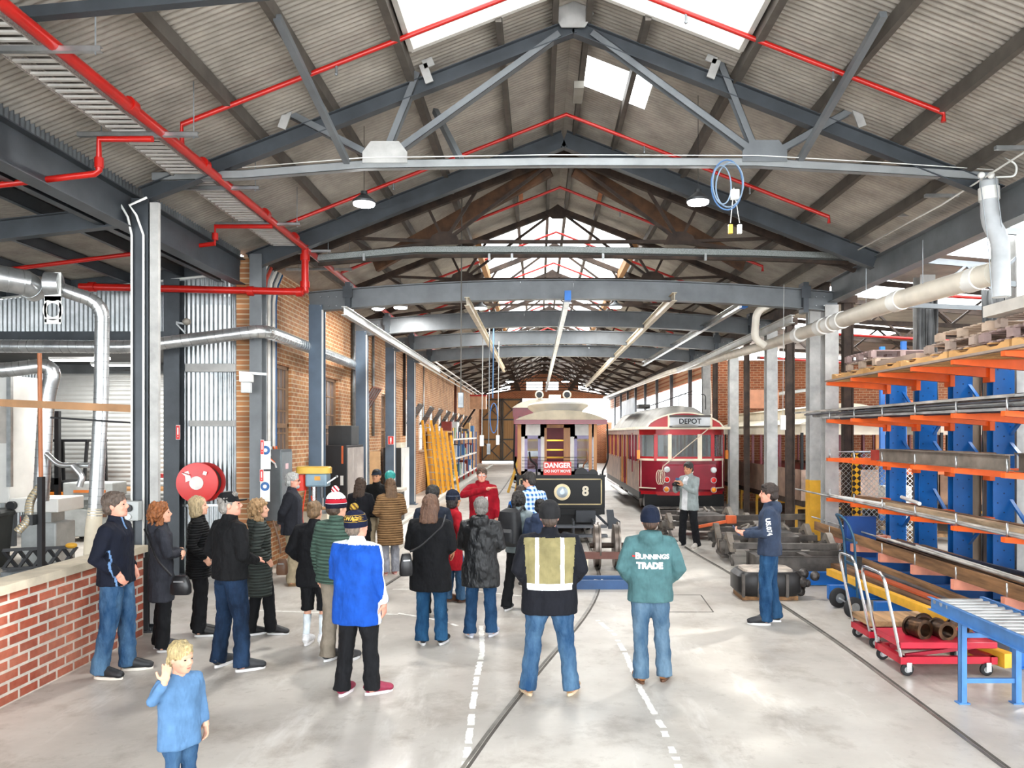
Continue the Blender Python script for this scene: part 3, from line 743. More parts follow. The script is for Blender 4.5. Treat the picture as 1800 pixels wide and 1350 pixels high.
for i, Y in enumerate((9.4, 11.3, 13.3, 15.3, 17.3, 20.4, 22.5)):
    t = thing('annexe_truss', 'low lattice truss under the right annexe roof, %s from the front' % (['first']+nm[1:])[i], 'truss', (12, Y, 4.9), 0, 'lattice trusses in the right annexe')
    MB().bar((5.95, Y, zra(5.95)-.1), (19.5, Y, zra(19.5)-.1), .06, .1).bar((6.4, Y, 4.6), (19.5, Y, 4.1), .06, .08).build('chord', RUST if i > 2 else STEEL, t)
    b = MB(); x = 6.6
    while x < 18: b.bar((x, Y, 4.6-(x-6.4)*.038), (x+.8, Y, zra(x+.8)-.12), .04, .05, up=(0,1,0)); b.bar((x+.8, Y, zra(x+.8)-.12), (x+1.6, Y, 4.6-(x+1.6-6.4)*.038), .04, .05, up=(0,1,0)); x += 1.6
    b.build('web', RUST if i > 2 else STEEL, t)
# ================================================================== CABLE TRAY, PIPES, DUCTS, LAMPS
TY0, TY1, TZt = 3.0, 13.4, 5.50
t = thing('cable_tray', 'long galvanised cable ladder tray hanging along the left eave', 'cable tray', (-4.15, TY0, TZt))
for x, n_ in ((-4.42, 'left'), (-4.03, 'right')):
    b = MB(); b.cbar((x, TY0, TZt+.05), (x, TY1, TZt+.05), .02, .11, side=1, t=.004)
    b.build('side_rail', M('#bdb5ae', .5, .1, .25, 60), t)
b = MB(); y = TY0
while y < TY1: b.bb(-4.41, -4.04, y-.018, y+.018, TZt, TZt+.02); y += .115
b.build('rung', M('#cfccc6', .5, .1, .08, 5), t)
names = ['nearest the camera at the left edge', 'second from the left edge', 'third, beside the near column head', 'fourth, above the red branch elbow', 'fifth, in front of the brick corner', 'farthest, by the crane beam']
for i, Y in enumerate((6.15, 7.9, 9.62, 11.28, 12.95, 14.4)):
    t = thing('trapeze_hanger', 'galvanised trapeze bar under the cable tray, ' + names[i], 'hanger', (-4.1, Y, 5.42), 0, 'trapeze hangers of the cable tray')
    MB().cbar((-4.74, Y, TZt-.045), (-3.5, Y, TZt-.045), .045, .045).build('strut', GALV, t)
    for x in (-4.5, -3.55): MB().cyl((x, Y, TZt-.09), (x, Y, zr(x)-.03), .006, 6).build('rod', GALVD, t)
for i, (py, Y) in enumerate(((240, 8.3), (345, 11.0))): pass
REDP = M('#b51a12', .3, .05, .08, 3)
def pipe(name, pts, r, mat, lab, cat='pipe', couplers=(), n=12, parent=None, group=None):
    t = thing(name, lab, cat, pts[0], 0, group)
    MB().tube(pts, r, n).build('pipe_run', mat, t, smooth=SM)
    for p, d in couplers: 
        p = Vector(p); d = Vector(d).normalized(); MB().cyl(p-d*.05, p+d*.05, r*1.35, n).build('coupling', mat, t, smooth=SM)
    return t
mx, mz = -3.88, 5.5
pipe('sprinkler_main', [(mx, 3, mz), (mx, 16, mz-.05), (mx+.1, 30, mz-.1)], .052, REDP, 'thick red sprinkler main running back beside the cable tray', couplers=[((mx, y, mz), (0,1,0)) for y in (5.2, 7.3, 8.9, 10.9, 12.2)])
def rspr(Y, lab, r=.028, xe=4.4, dz=.36):
    z = lambda x: zr(x)-dz
    pts = [(mx, Y, mz), (mx, Y, z(mx)), (XR, Y, z(XR)), (xe, Y, z(xe)), (xe, Y, z(xe)-.1)]
    t = pipe('sprinkler_pipe', pts, r, REDP, lab, group='red sprinkler branches across the roof')
    for x in (-2.2, 1.6, 3.2): MB().cyl((x, Y, z(x)), (x, Y, z(x)-.1), .014, 6).ball((x, Y, z(x)-.11), .02, 6, 4).build('sprinkler_head', GALVD, t)
    return t
rspr(8.35, 'red sprinkler branch crossing under the roof lantern before the nearest truss', dz=.16)
rspr(11.65, 'red sprinkler branch peaking above the plain grey rafters')
for i in range(7): rspr(15.1+3.35*i, 'red sprinkler branch on the dark trusses, %s behind the grey rafters' % ['first','second','third','fourth','fifth','sixth','seventh'][i])
# left branch pipes of the annexe
pipe('sprinkler_pipe', [(mx, 7.72, mz-.16), (-4.42, 7.72, mz-.16), (-4.42, 7.72, 5.02), (-4.46, 7.72, 4.99), (-9.5, 7.7, 4.4)], .032, REDP, 'red branch pipe with a drop elbow into the left annexe, nearer one', couplers=[((-4.42, 7.72, 5.1), (0,0,1))])
pipe('sprinkler_pipe', [(mx, 11.2, mz-.1), (-4.72, 11.2, mz-.1), (-4.72, 11.2, 5.15), (-9.5, 11.2, 4.55)], .032, REDP, 'red branch pipe with a drop elbow into the left annexe, farther one', couplers=[((-4.72, 11.2, 5.25), (0,0,1))])
pipe('sprinkler_drop', [(mx, 12.75, mz), (mx, 12.75, 4.72), (mx, 12.7, 4.72), (-7.5, 12.55, 4.78)], .06, REDP, 'bright red pipe dropping from the main and running left past the brick corner', couplers=[((mx, 12.75, 5.3), (0,0,1)), ((mx, 12.75, 4.85), (0,0,1)), ((-3.95, 12.69, 4.72), (1,0,0)), ((-4.75, 12.67, 4.73), (1,0,0)), ((-7.3, 12.56, 4.78), (1,0,0))])
# spiral ducts
def duct_mat():
    m, nt, b = newmat('spiral_duct'); b.inputs['Metallic'].default_value = .85; b.inputs['Roughness'].default_value = .28
    v = coord(nt); nt.links.new(ramp(nt, noise(nt, v, 4, 4), [(.3, lin('#b0b4b6')), (.7, lin('#e0e2e2'))]), b.inputs['Base Color']); return m
DUCT = duct_mat()
def duct(pts, r, lab, step=.13, name='spiral_duct', mat=None, seams=True, n=20):
    t = thing(name, lab, 'duct', pts[0]); mat = mat or DUCT
    P = [Vector(p) for p in pts]
    MB().tube(P, r, n).build('duct_run', mat, t, smooth=SM)
    if seams:
        b = MB(); r = r if not isinstance(r, list) else r[0]
        for p, q in zip(P, P[1:]):
            d = q-p; L = d.length; d.normalize(); k = step/2
            while k < L: b.ring(p+d*k, (d+Vector((0,0,.12)).cross(d)*.6) if abs(d.z) > .9 else d+Vector((0,0,.12)), r+.004, r-.004, .012, 18); k += step
        o = b.build('spiral_seam', GALV, t, smooth=SM); tag(o, kind='stuff')
    return t
def bendy(pts, rad=.25, n=5):
    P = [Vector(p) for p in pts]; out = [P[0]]
    for i in range(1, len(P)-1):
        a = (P[i-1]-P[i]); c = (P[i+1]-P[i]); r = min(rad, a.length*.45, c.length*.45); a = a.normalized()*r; c = c.normalized()*r
        for k in range(n+1):
            u = k/n; out.append((P[i]+a)*(1-u)**2+P[i]*2*u*(1-u)+(P[i]+c)*u*u)
    out.append(P[-1]); return out
p = [at(-40,612,12.2), at(235,610,12.2), at(462,575,12.3), at(545,606,14.2), at(660,652,18.0), at(674,666,19.5)]
p[3].x = p[4].x = -4.3; p[5].x=-4.3
p[2].x = -4.35; p[3] = Vector((-4.4, 14.7, p[3].z)); 
duct(bendy([at(-40,608,12.2), at(235,610,12.2), Vector((-4.45, 12.45, 4.05)), Vector((-4.5, 19.8, 4.05)), Vector((-4.5, 20.0, .4))], .3), .105, 'long spiral duct crossing the corrugated wall and bending along the brick wall')
p0, p1 = at(-60, 478, 9.0), at(45, 497, 9.4)
duct([p0, p1, at(62,510,9.6)], .155, 'fat silver duct end at the left edge of the photo', .16)
duct([at(85,508,9.7), at(60,500,10.6)], .13, 'short silver duct stub behind the fat duct', .16, seams=False)
duct(bendy([at(105,508,9.6), at(180,533,9.8), at(178,700,9.8), at(168,893,9.8)], .2), .085, 'tall spiral duct dropping to the flexible hose behind the low brick wall', .1)
t = thing('blast_gate', 'square white blast gate plate with a round hole on the duct', 'duct gate', at(94, 520, 9.5))
b = MB(); c = at(94, 500, 9.45); b.ring(c, (1,0.25,0), .15, .11, .16); b.build('gate_collar', GALV, t, smooth=SM)
b = MB(); c = at(93, 545, 9.4)
for dx, dz, w_, h_ in ((0,.14,.2,.06),(0,-.14,.2,.06),(-.09,0,.03,.3),(.09,0,.03,.3)): b.box(c+Vector((dx,0,dz)), (w_, .006, h_))
b.ring(c, (0,1,0), .125, .085, .006); b.bb(c.x-.1, c.x+.1, c.y-.003, c.y+.003, c.z+.12, c.z+.46); b.build('gate_plate', WHITE, t)
duct([at(168,893,9.8), at(164,930,9.8), at(160,1010,9.8)], [.085,.095,.1], 'ribbed cream flexible hose behind the low brick wall', .035, 'flexible_hose', M('#cfc4ae', .6))
duct(bendy([at(-60,648,11.4), at(0,652,11.4), at(98,640,11.6), at(82,700,11.6), at(72,880,11.6)], .25), .11, 'spiral duct elbow dropping beside the white cabinet on the left', .12)
duct(bendy([at(82,798,11.5), at(103,818,11.5), at(158,818,11.5)], .1), .04, 'small silver extraction branch pipe above the grey machine', .1, seams=False)
duct(bendy([at(128,818,11.4), at(145,838,11.4), at(140,855,11.4)], .05), .045, 'short slanted silver connector on top of the grey machine', .1, seams=False)
duct(bendy([at(70,855,11.3), at(52,880,11.2), at(50,915,11.1), at(30,935,11.0)], .3), .055, 'beige flexible suction hose curving down to the white machine', .04, 'flexible_hose', M('#b8a888', .6))
# PVC pipe on the right
PVC = M('#d9d2c4', .4, 0, .08, 3)
t = thing('pvc_pipe', 'long cream plastic drain pipe running back along the right columns', 'pipe', (5.43, 9.2, 4.29))
MB().tube([(5.43, 9.15, 4.29), (5.2, 11.0, 4.3), (5.18, 13.2, 4.32), (5.12, 17, 4.36), (5.05, 30, 4.75), (4.95, 58, 5.1)], [.14,.135,.13,.11,.1,.1], 18).build('pipe_run', PVC, t, smooth=SM)
for y, x in ((9.5,5.39),(11.1,5.2),(13.2,5.18),(13.6,5.17),(14.0,5.16),(15.2,5.15)): MB().cyl((x, y-.12, 4.3+(y-11)*.008), (x, y+.12, 4.3+(y-11)*.008), .15, 18).build('coupling', WHITE, t, smooth=SM)
for y in (10.4, 12.2, 14.8): MB().cyl((5.2, y, 4.4), (5.2, y, 5.0), .005, 5).build('hanger_rod', GALVD, t)
t = thing('pvc_downpipe', 'upright white plastic downpipe strapped at the right above the pallets', 'pipe', at(1745, 520, 9.1))
MB().tube(bendy([at(1738,318,9.1), at(1740,390,9.1), at(1758,420,9.0), at(1760,522,9.0)], .15), .1, 18).build('pipe_run', M('#b9bdc0', .5), t, smooth=SM)
MB().cyl(at(1738,330,9.1), at(1739,352,9.1), .115, 18).build('coupling', WHITE, t, smooth=SM)
for q in (1722, 1750): MB().tube([at(q,310,8.95), at(q+14,420,8.95), at(q+22,522,8.95)], .006, 5).build('strap', GALVD, t)
t = pipe('pvc_elbow', bendy([at(1352,535,15.0), at(1330,548,15.0), at(1326,595,15.0), at(1345,608,15.0)], .2), .075, PVC, 'double-bend cream pipe rising from the long drain pipe')
t = thing('floodlight_pair', 'pair of small round white lamps on the eave girder', 'lamp', at(1730, 308, 9.0))
for q in (1725, 1742): MB().ball(at(q, 308, 8.95), .04, 12, 8).build('lamp_head', WHITE, t, smooth=True)
MB().bar(at(1722,312,9), at(1745,312,9), .03, .03).build('bracket', GALVD, t)
# far left service pipes: conduits on the brick wall
t = thing('conduit_bundle', 'bundle of vertical conduits and cable trays on the brick wall corner', 'conduit', (-4.72, 13.5, 2.2))
cols = ['#e6e4e0', '#7d8488', '#c85040', '#9ba0a2', '#e0ddd5', '#60686e', '#d8d4cc', '#2e5a86']
for i in range(8):
    y = 13.0+i*.12; MB().tube([(-4.74, y, 1.95+.08*(i % 3)), (-4.74, y, 4.7), (-4.74, y+.1, 5.05), (-4.74, y+.35, 5.3)], .022 if i % 2 else .035, 8).build('conduit', M(cols[i], .45, .2), t, smooth=SM)
t = thing('cable_bunch', 'orange and white cables looping into the grey switch cabinet', 'cable', (-4.7, 13.5, 1.9))
for i in range(6):
    y = 13.1+i*.14; MB().tube([(-4.72, y, 2.15), (-4.68, y+.03*(-1)**i, 2.0), (-4.6, 13.4+.05*i, 1.85), (-4.58, 13.4+.05*i, 1.78)], .016, 6).build('cable', M('#e0601c' if i in (1, 5, 4) else '#dcdcd8', .5), t, smooth=SM)
# high-bay lamps
LM = emit('#ffffff', 30, 'lamp_emit')
def lamp(px, py, Y, lab, r=.15):
    p = at(px, py, Y); t = thing('high_bay_lamp', lab, 'lamp', p, 0, 'round high-bay lamps')
    MB().lathe(p+Vector((0,0,.01)), (0,0,1), [(0, r), (.03, r*1.02), (.07, r*.7), (.12, r*.3), (.16, r*.28)]).build('housing', M('#3a3c3e', .4, .3), t, smooth=SM)
    MB().lathe(p, (0,0,-1), [(0, r*.95), (.015, r*.9), (.02, .01)]).build('diffuser', LM, t, smooth=SM)
    MB().cyl(p+Vector((0,0,.16)), (p.x, p.y, zr(p.x)-.05), .004, 5).build('cord', BLACK, t)
    lamp_or_fill_light((p.x, p.y, p.z-.04), r*1.6, r*1.6, 90)
lamp(640, 359, 10.2, 'round glowing high-bay lamp left of centre under the nearest truss')
lamp(1227, 356, 10.2, 'round glowing high-bay lamp right of centre under the nearest truss')
lamp(704, 541, 17.5, 'glowing high-bay lamp beside the left crane rail', .16)
lamp(845, 542, 20, 'glowing high-bay lamp hanging left of the ridge between crane beams', .17)
lamp(1082, 540, 20, 'glowing high-bay lamp hanging right of the ridge between crane beams', .17)
lamp(876, 612, 28, 'far glowing high-bay lamp on the left side', .2); lamp(1036, 611, 28, 'far glowing high-bay lamp on the right side', .2)
lamp(896, 671, 45, 'small far lamp left of the gable windows', .25); lamp(994, 671, 45, 'small far lamp right of the gable windows', .25)
p = at(664, 543, 17.2); t = thing('high_bay_lamp', 'dark-bodied lamp on an arm beside the left crane rail', 'lamp', p)
MB().lathe(p, (0,0,1), [(0, .16), (.05, .15), (.1, .08), (.18, .07)]).build('housing', BLACK, t, smooth=SM); MB().lathe(p, (0,0,-1), [(0, .13), (.02, .1)]).build('diffuser', LM, t); MB().bar(p+Vector((0,0,.12)), (-4.6, p.y, p.z+.12), .03, .03).build('support_arm', GALV, t)
p = at(696, 607, 23); t = thing('wall_floodlight', 'small bright floodlight on the brick wall between the blue columns', 'lamp', Vector((-4.55, 23.9, 3.9)))
MB().box((-4.6, 23.9, 3.62), (.2, .12, .25)).build('housing', GALVD, t); MB().box((-4.52, 23.83, 3.6), (.12, .03, .16)).build('lens', LM, t)
# cable coil and power sockets hanging at the right
t = thing('cable_coil', 'coil of blue-grey cable hanging from the nearest truss', 'cable', at(1278, 300, 9.2))
for i, (dx, rr, rz_) in enumerate(((0, .26, 0), (-.06, .2, .5), (.03, .23, -.5))):
    c = at(1278, 325, 9.2)+Vector((dx, 0, 0)); n = 28; cz, sz = cos(rz_), sin(rz_)
    MB().tube([c+Vector((rr*.72*cos(2*pi*k/n)*cz, rr*.72*cos(2*pi*k/n)*sz, rr*1.15*sin(2*pi*k/n))) for k in range(n+1)], .009, 6, cap=False).build('loop', M('#7f93a8' if i else '#4f76a6', .5), t, smooth=SM)
for q, (px, lab) in enumerate(((1284, 'white'), (1300, 'pale'))):
    MB().tube([at(1290,330,9.2), at(px,392,9.2)], .005, 6).build('cord', WHITE, t)
    MB().box(at(px,403,9.2), (.05,.05,.11)).build('socket', WHITE if q else M('#d8b84a', .5), t, bevel=.006)
MB().box(at(1292,342,9.2), (.1,.06,.12)).build('junction_box', WHITE, t, bevel=.01)
# pendant hoist cables in the middle
def pend(px, ptop, pbot, Y, lab, mat=BLACK, r=.008, box=True, hook=None):
    p, q = at(px, ptop, Y), at(px-2, pbot, Y); t = thing('hanging_cable', lab, 'cable', q)
    MB().tube([p, q], r, 6).build('cable', mat, t)
    if box: MB().bb(q.x-.05, q.x+.05, q.y-.04, q.y+.04, q.z-.28, q.z).build('pendant_control', box, t, bevel=.01)
    return t
LG = M('#b8b8b4', .5)
pend(812, 318, 690, 14.0, 'long dark pendant cable with a chain block at the truss', M('#59554f', .5), .012, GALVD)
pend(849, 560, 765, 19.5, 'white hanging cable with a small control box, left one', LG, .012, WHITE)
pend(861, 545, 780, 20, 'grey hanging cable by the far doors, middle one', M('#6f7478', .5), .014, GALVD)
pend(868, 560, 700, 21, 'blue-grey hanging air hose cable above the far doors', M('#3f6284', .5), .02, False)
pend(877, 600, 765, 22, 'white hanging cable with a small control box, right one', LG, .012, WHITE)
t = thing('air_hose', 'blue looped air hose hanging before the far doors', 'hose', at(868,740,20.5)); n = 20; c = at(868, 735, 20.5)
MB().tube([c+Vector((.1*cos(2*pi*k/n), 0, .4*sin(2*pi*k/n))) for k in range(n+1)], .012, 6, cap=False).build('hose_loop', M('#2f6aa8', .5), t)
pend(1378, 500, 730, 14.6, 'thin cord with a pear-shaped white pull grip by the dark column', LG, .006, WHITE)
# perforated cable tray across, behind frame 2
PERF = M('#8f9492', .5, .4, .3, 90, 0, 10)
t = thing('cable_tray', 'perforated cable tray crossing the shed behind the plain grey rafters', 'cable tray', at(990, 440, 13.4)); Pp = [at(x_, y_, 13.4) for x_, y_ in ((560,455),(730,440),(990,440),(1330,446),(1490,452))]
b = MB()
for p, q in zip(Pp, Pp[1:]): b.cbar(p, q, .16, .11)
b.build('tray_channel', PERF, t)
b = MB()
for p, q in zip(Pp, Pp[1:]): b.bar(p-Vector((0,0,.1)), q-Vector((0,0,.1)), .08, .05)
b.build('support_angle', RUST, t)
for x in (640, 860, 900, 1060, 1240): p = at(x, 452, 13.3); MB().box(p, (.04, .05, .12)).build('clip', GALV, t)
# thin gantry cables and white cable by the eave
tag(MB().tube([(5.25, 4, 5.45), (5.2, 8, 5.4), (5.25, 10, 5.36), (5.2, 12.5, 5.37)], .012, 6).build('white_cable', WHITE, smooth=True), 'white cable sagging along the right eave purlin', 'cable')
t = tag(MB().tube(bendy([at(1800,228,8.6), at(1742,260,9.0), at(1788,290,9.0), at(1785,310,9.0), at(1745,312,9.0)], .2), .012, 6).build('white_cable', WHITE, smooth=True), 'double-curved white cable at the top of the right column', 'cable')
for i, (px, py, Y) in enumerate(((1655,344,10.1), (1594,378,11.4), (1548,404,12.6), (1785,260,8.3))):
    p = at(px, py, Y); tag(MB().bar(p-Vector((.22,0,0)), p+Vector((.22,0,0)), .05, .04).build('short_strut', GALV), ['short galvanised strut near the right eave beside the downpipe', 'middle short galvanised strut near the right eave', 'farthest short galvanised strut near the right eave, by the rafter end', 'short galvanised strut at the right edge above the column'][i], 'strut')
tag(MB().bar(at(1575,3,7.6), at(1700,3,7.6), .05, .05).build('short_strut', GALVD), 'galvanised strut under the roof at the very top right', 'strut')
tag(MB().bar(at(40,26,6.1), at(470,-14,6.1), .08, .09).build('roof_rafter', STEELD), 'dark steel member crossing at the very top left', 'beam')
t = thing('roof_fitting', 'cream slatted fitting beside the left lantern edge at the top', 'fitting', at(700, 40, 8.2)); MB().bar(at(683,-10,8.1), at(712,42,8.3), .06, .06).bar(at(690,-10,8.1), at(719,42,8.3), .02, .09).build('slats', CREAM, t)
tag(MB().box((.56, 10.9, 7.22), (.14, .5, .1)).build('roof_vent_box', M('#8c877e', .7)), 'grey box fitting at the ridge beside the square skylight', 'vent')
# ================================================================== CANTILEVER RACK
RX = 6.6; UY = [14.2, 13.1, 12.03, 10.98, 9.9, 8.82, 7.75]; LV = [.5, 1.19, 1.93, 2.64, 3.33]
rk = thing('cantilever_rack', 'tall blue cantilever rack with orange arms along the right side', 'rack', (RX, 11, 0))
HOLE = M('#0d2f57', .6)
for i, Y in enumerate(UY):
    u = MB().ibar((RX, Y, .02), (RX, Y, 3.45), .3, .16, up=(0,1,0), t=.012).bb(RX-.15, RX+.15, Y-.085, Y-.08, .3, 3.4).build('upright', RBLUE, rk)
    b = MB()
    for k in range(22):
        z = .45+k*.135
        for dx in ((-.09, .09) if k % 2 else (0,)): b.cyl((RX+dx, Y-.086, z), (RX+dx, Y-.09, z), .011, 6)
    tag(b.build('bolt_holes', HOLE, u), kind='stuff')
    x0 = 5.4 if Y > 12.2 else 4.15 if Y > 10 else 4.35 if Y > 9.5 else 4.8
    MB().ibar((x0, Y+.02, .11), (6.9, Y+.02, .11), .1, .2).bb(x0-.005, x0, Y-.03, Y+.07, .01, .21).build('base_foot', RBLUE, rk)
    for j, z in enumerate(LV):
        m_ = ORANGE if j else M('#e79a80', .5, 0, .1, 4)
        h0, h1 = (.15, .06) if j else (.17, .13); xt = 5.33
        b = MB(); b.prism([(xt, Y-.04, z-h1), (RX-.2, Y-.04, z-h0), (RX-.2, Y-.04, z), (xt, Y-.04, z)], (0,.08,0))
        b.bb(RX-.2, RX-.13, Y-.09, Y+.09, z-.22, z+.0)
        a = b.build('arm', m_, rk)
        if j < 4: MB().cyl((xt+.05, Y-.0, z-.04), (xt+.05, Y-.0, z+.16), .014, 8).build('end_pin', GALV, rk, smooth=SM)
for i in range(6):
    a, c = UY[i], UY[i+1]
    for k, (z0, z1) in enumerate(((.6, 1.5), (1.5, 2.3), (2.3, 3.2))):
        if (i+k) % 2: a, c = c, a
        MB().bar((RX+.1, a, z0), (RX+.1, c, z1), .05, .03).build('brace', RBLUE, rk)
# far second rack (orange beams, blue post) behind
r2 = thing('pallet_rack', 'orange beamed pallet rack standing behind the blue cantilever rack', 'rack', (8.6, 16, 0))
for x, y in ((7.6, 16), (7.6, 17), (10.4, 16), (10.4, 17)): MB().bb(x-.05, x+.05, y-.04, y+.04, 0, 4.3).build('upright', RBLUE, r2)
for z in (1.6, 2.75, 3.0): 
    for y in (15.97, 17.03): MB().bb(7.65, 10.35, y-.03, y+.03, z-.07, z+.07).build('beam', ORANGE, r2)
# wire fence panel with hazard post
t = thing('mesh_fence', 'diamond wire mesh fence panel behind the near end of the racks', 'fence', (6.9, 15.4, 0)); b = MB(); y = 15.0
for k in range(-18, 22):
    x0 = 5.75+k*.1; 
    for sgn in (1, -1):
        pa = (x0, y, .1) if sgn > 0 else (x0+1.9, y, .1); 
        xa, xb = (x0, x0+1.9) if sgn > 0 else (x0+1.9, x0)
        lo, hi = 5.75, 7.6
        def cl(xa, za, xb, zb):
            P = []
            for (p, q, r_, s_) in ((xa, za, xb, zb),):
                t0, t1 = 0, 1
                dx = r_-p
                for lim, sg in ((lo, 1), (hi, -1)):
                    f0 = (p-lim)*sg; f1 = (r_-lim)*sg
                    if f0 < 0 and f1 < 0: return None
                    if f0 < 0: t0 = max(t0, f0/(f0-f1))
                    elif f1 < 0: t1 = min(t1, f0/(f0-f1))
                if t0 >= t1: return None
                return ((p+dx*t0, za+(zb-za)*t0), (p+dx*t1, za+(zb-za)*t1))
        c_ = cl(xa, .1, xb, 2.0)
        if c_: b.bar((c_[0][0], y, c_[0][1]), (c_[1][0], y, c_[1][1]), .008, .008)
tag(b.build('wire_mesh', GALV, t), kind='stuff')
MB().cyl((5.75, y, 0), (5.75, y, 2.05), .02, 8).cyl((7.6, y, 0), (7.6, y, 2.05), .02, 8).cyl((5.75, y, 2.02), (7.6, y, 2.02), .018, 8).build('fence_frame', GALV, t)
m, nt, bb_ = newmat('hazard'); v = coord(nt, (1,1,1), (0,radians(45),0)); ck = nt.nodes.new('ShaderNodeTexChecker'); ck.inputs['Scale'].default_value = 13; ck.inputs['Color1'].default_value = lin('#e8b41c'); ck.inputs['Color2'].default_value = lin('#1a1a1a'); nt.links.new(v, ck.inputs[0]); nt.links.new(ck.outputs[0], bb_.inputs['Base Color'])
tag(MB().bb(6.02, 6.17, 14.72, 14.78, 0, 2.0).build('hazard_post', m), 'yellow and black chequered hazard post behind the rack stock', 'post')
# tarps and clutter behind the rack (dark wrapped columns)
TARP = M('#4b4b4a', .35, .1, .4, 3, .6, 7, col2='#1c1c1d')
for i, (x, y, w, z0, z1, lab) in enumerate(((6.95, 13.75, .34, .2, 4.9, 'crumpled dark plastic sheet hanging behind the pallets on the left'), (7.35, 12.4, .4, .2, 4.7, 'crumpled dark plastic sheet hanging between the blue uprights'))):
    b = MB(); n = 26; vs = []; fs = []; rr = random.Random(i); cols_ = [(k/(n-1), rr.uniform(-.07,.07)) for k in range(n)]
    for j in range(16):
        for u, o_ in cols_: vs.append((x-w/2+w*u, y+o_*(.6+.4*sin(j*1.3+u*9)), z0+(z1-z0)*j/15))
    for j in range(15):
        for k in range(n-1): fs.append((j*n+k, j*n+k+1, (j+1)*n+k+1, (j+1)*n+k))
    o = b.add(vs, fs).build('plastic_sheet', TARP, smooth=True); sm = o.modifiers.new('s', 'SOLIDIFY'); sm.thickness = .01; tag(o, lab, 'plastic sheet')
for i, (y, x, mt) in enumerate(((12.55, 7.0, '#7c6a58'), (11.78, 7.05, '#8e7a66'), (10.58, 7.05, '#5d5248'), (9.3, 7.0, '#6f5c4a'))):
    tag(MB().bb(x-.16, x+.16, y-.12, y+.12, 0, 3.6-.1*i).build('timber_post', M(mt, .75, 0, .25, 3, .3, 20, scale=(1,1,.25))), 'rough weathered timber post behind the rack, %s from the far end' % ['first','second','third','fourth'][i], 'post')
# ---- stock
STK = [M(c, .5, .5, .32, 7, .1, 30, scale=(1,.3,1)) for c in ('#b4b6b6', '#6b6c6d', '#5a5d66', '#c9c6c0', '#7b6a5c', '#3a4256')]
PLK = [M(c, .75, 0, .38, 9, .4, 22, scale=(1,.12,1)) for c in ('#8f6a47', '#a5815c', '#75553b', '#b39a7c', '#5f4938')]
def stick(nm_, x, y0, y1, z, w, h, mat, lab, grp, kind='box', skew=0, cat=None, dz=0):
    b = MB()
    a, c = (x, y0, z+h/2), (x+skew, y1, z+h/2+dz)
    if kind == 'box': b.bar(a, c, w, h)
    elif kind == 'pipe': b.tube([a, c], w/2, 10)
    elif kind == 'angle': b.bar((a[0], a[1], z+.004), (c[0], c[1], z+.004+dz), w, .008); b.bar((a[0]-w/2, a[1], z+h/2), (c[0]-w/2, c[1], z+h/2+dz), .008, h)
    elif kind == 'i': b.ibar(a, c, w, h, t=.014)
    elif kind == 'c': b.cbar(a, c, w, h, t=.01)
    tag(b.build(nm_, mat, smooth=SM if kind == 'pipe' else False), lab, cat or nm_.split('_')[-1], grp)
k = 0
posn = ['in the bottom row at the arm tips', 'in the bottom row', 'in the middle of the bundle', 'at the back of the bundle']
for i in range(24):
    x = 5.43+ (i % 6)*.1+R.uniform(-.02,.02); z = LV[3]+.004+(i//6)*.052; y0 = 7.6+R.uniform(0, 1.2); y1 = 14.6+R.uniform(-1.5, 1.2)
    kd = ['box','pipe','pipe','box','pipe','box'][(i*7+i//6) % 6]
    stick('steel_bar', x, y0, y1, z, R.choice((.03,.05,.07)), R.choice((.02,.035,.045)), STK[(i*5+i//6) % 6], 'steel bar or tube in the mixed bundle lying on the fourth rack arms', 'mixed steel bars on the fourth rack arms', kd, R.uniform(-.05,.05), 'steel bar', R.uniform(-.01,.03))
stick('long_bar', 5.36+.09, 7.4, 16.3, LV[3]+.16, .04, .03, STK[0], 'longest thin bar sticking out past the far end of the fourth rack arms', None, 'box', .0, 'steel bar')
stick('yellow_beam', 6.1, 9.4, 13.4, LV[3]+.0, .09, .1, M('#b48a2c', .6), 'mustard yellow bar lying behind the mixed bars on the rack', None, 'box', 0, 'beam')
stick('steel_i_beam', 5.55, 9.05, 12.5, LV[2]+.003, .1, .2, M('#8b8278', .55, .4, .25, 3, .2, 20), 'long grey steel I-beam with a red end on the middle rack arms', None, 'i', 0, 'steel beam')
stick('steel_i_beam', 5.6, 6.5, 8.95, LV[2]+.003, .12, .22, M('#6b625a', .6, .4, .3, 3, .2, 20), 'short rusty steel beam at the right edge on the middle rack arms', None, 'i', 0, 'steel beam')
tag(MB().bb(5.5, 5.6, 12.52, 12.72, LV[2]+.01, LV[2]+.18).build('red_end_block', M('#a83428', .6)), 'small red block at the far end of the I-beam', 'block')
for i, (y, x) in enumerate(((12.6, 6.1), (12.25, 6.1), (11.6, 6.08), (11.1, 6.1), (10.6, 6.1), (9.4, 6.12), (8.9, 6.1))):
    tag(MB().box((x, y, LV[2]+.1), (.3, .24, .18)).build('timber_block', PLK[(i*2+2) % 5], bevel=.008), 'dark square timber block resting behind the I-beam, %s from the far end' % (['first','second','third','fourth','fifth','sixth','seventh'][i]), 'timber block', 'timber blocks behind the I-beam')
for i in range(6):
    y = 12.4-i*.75; 
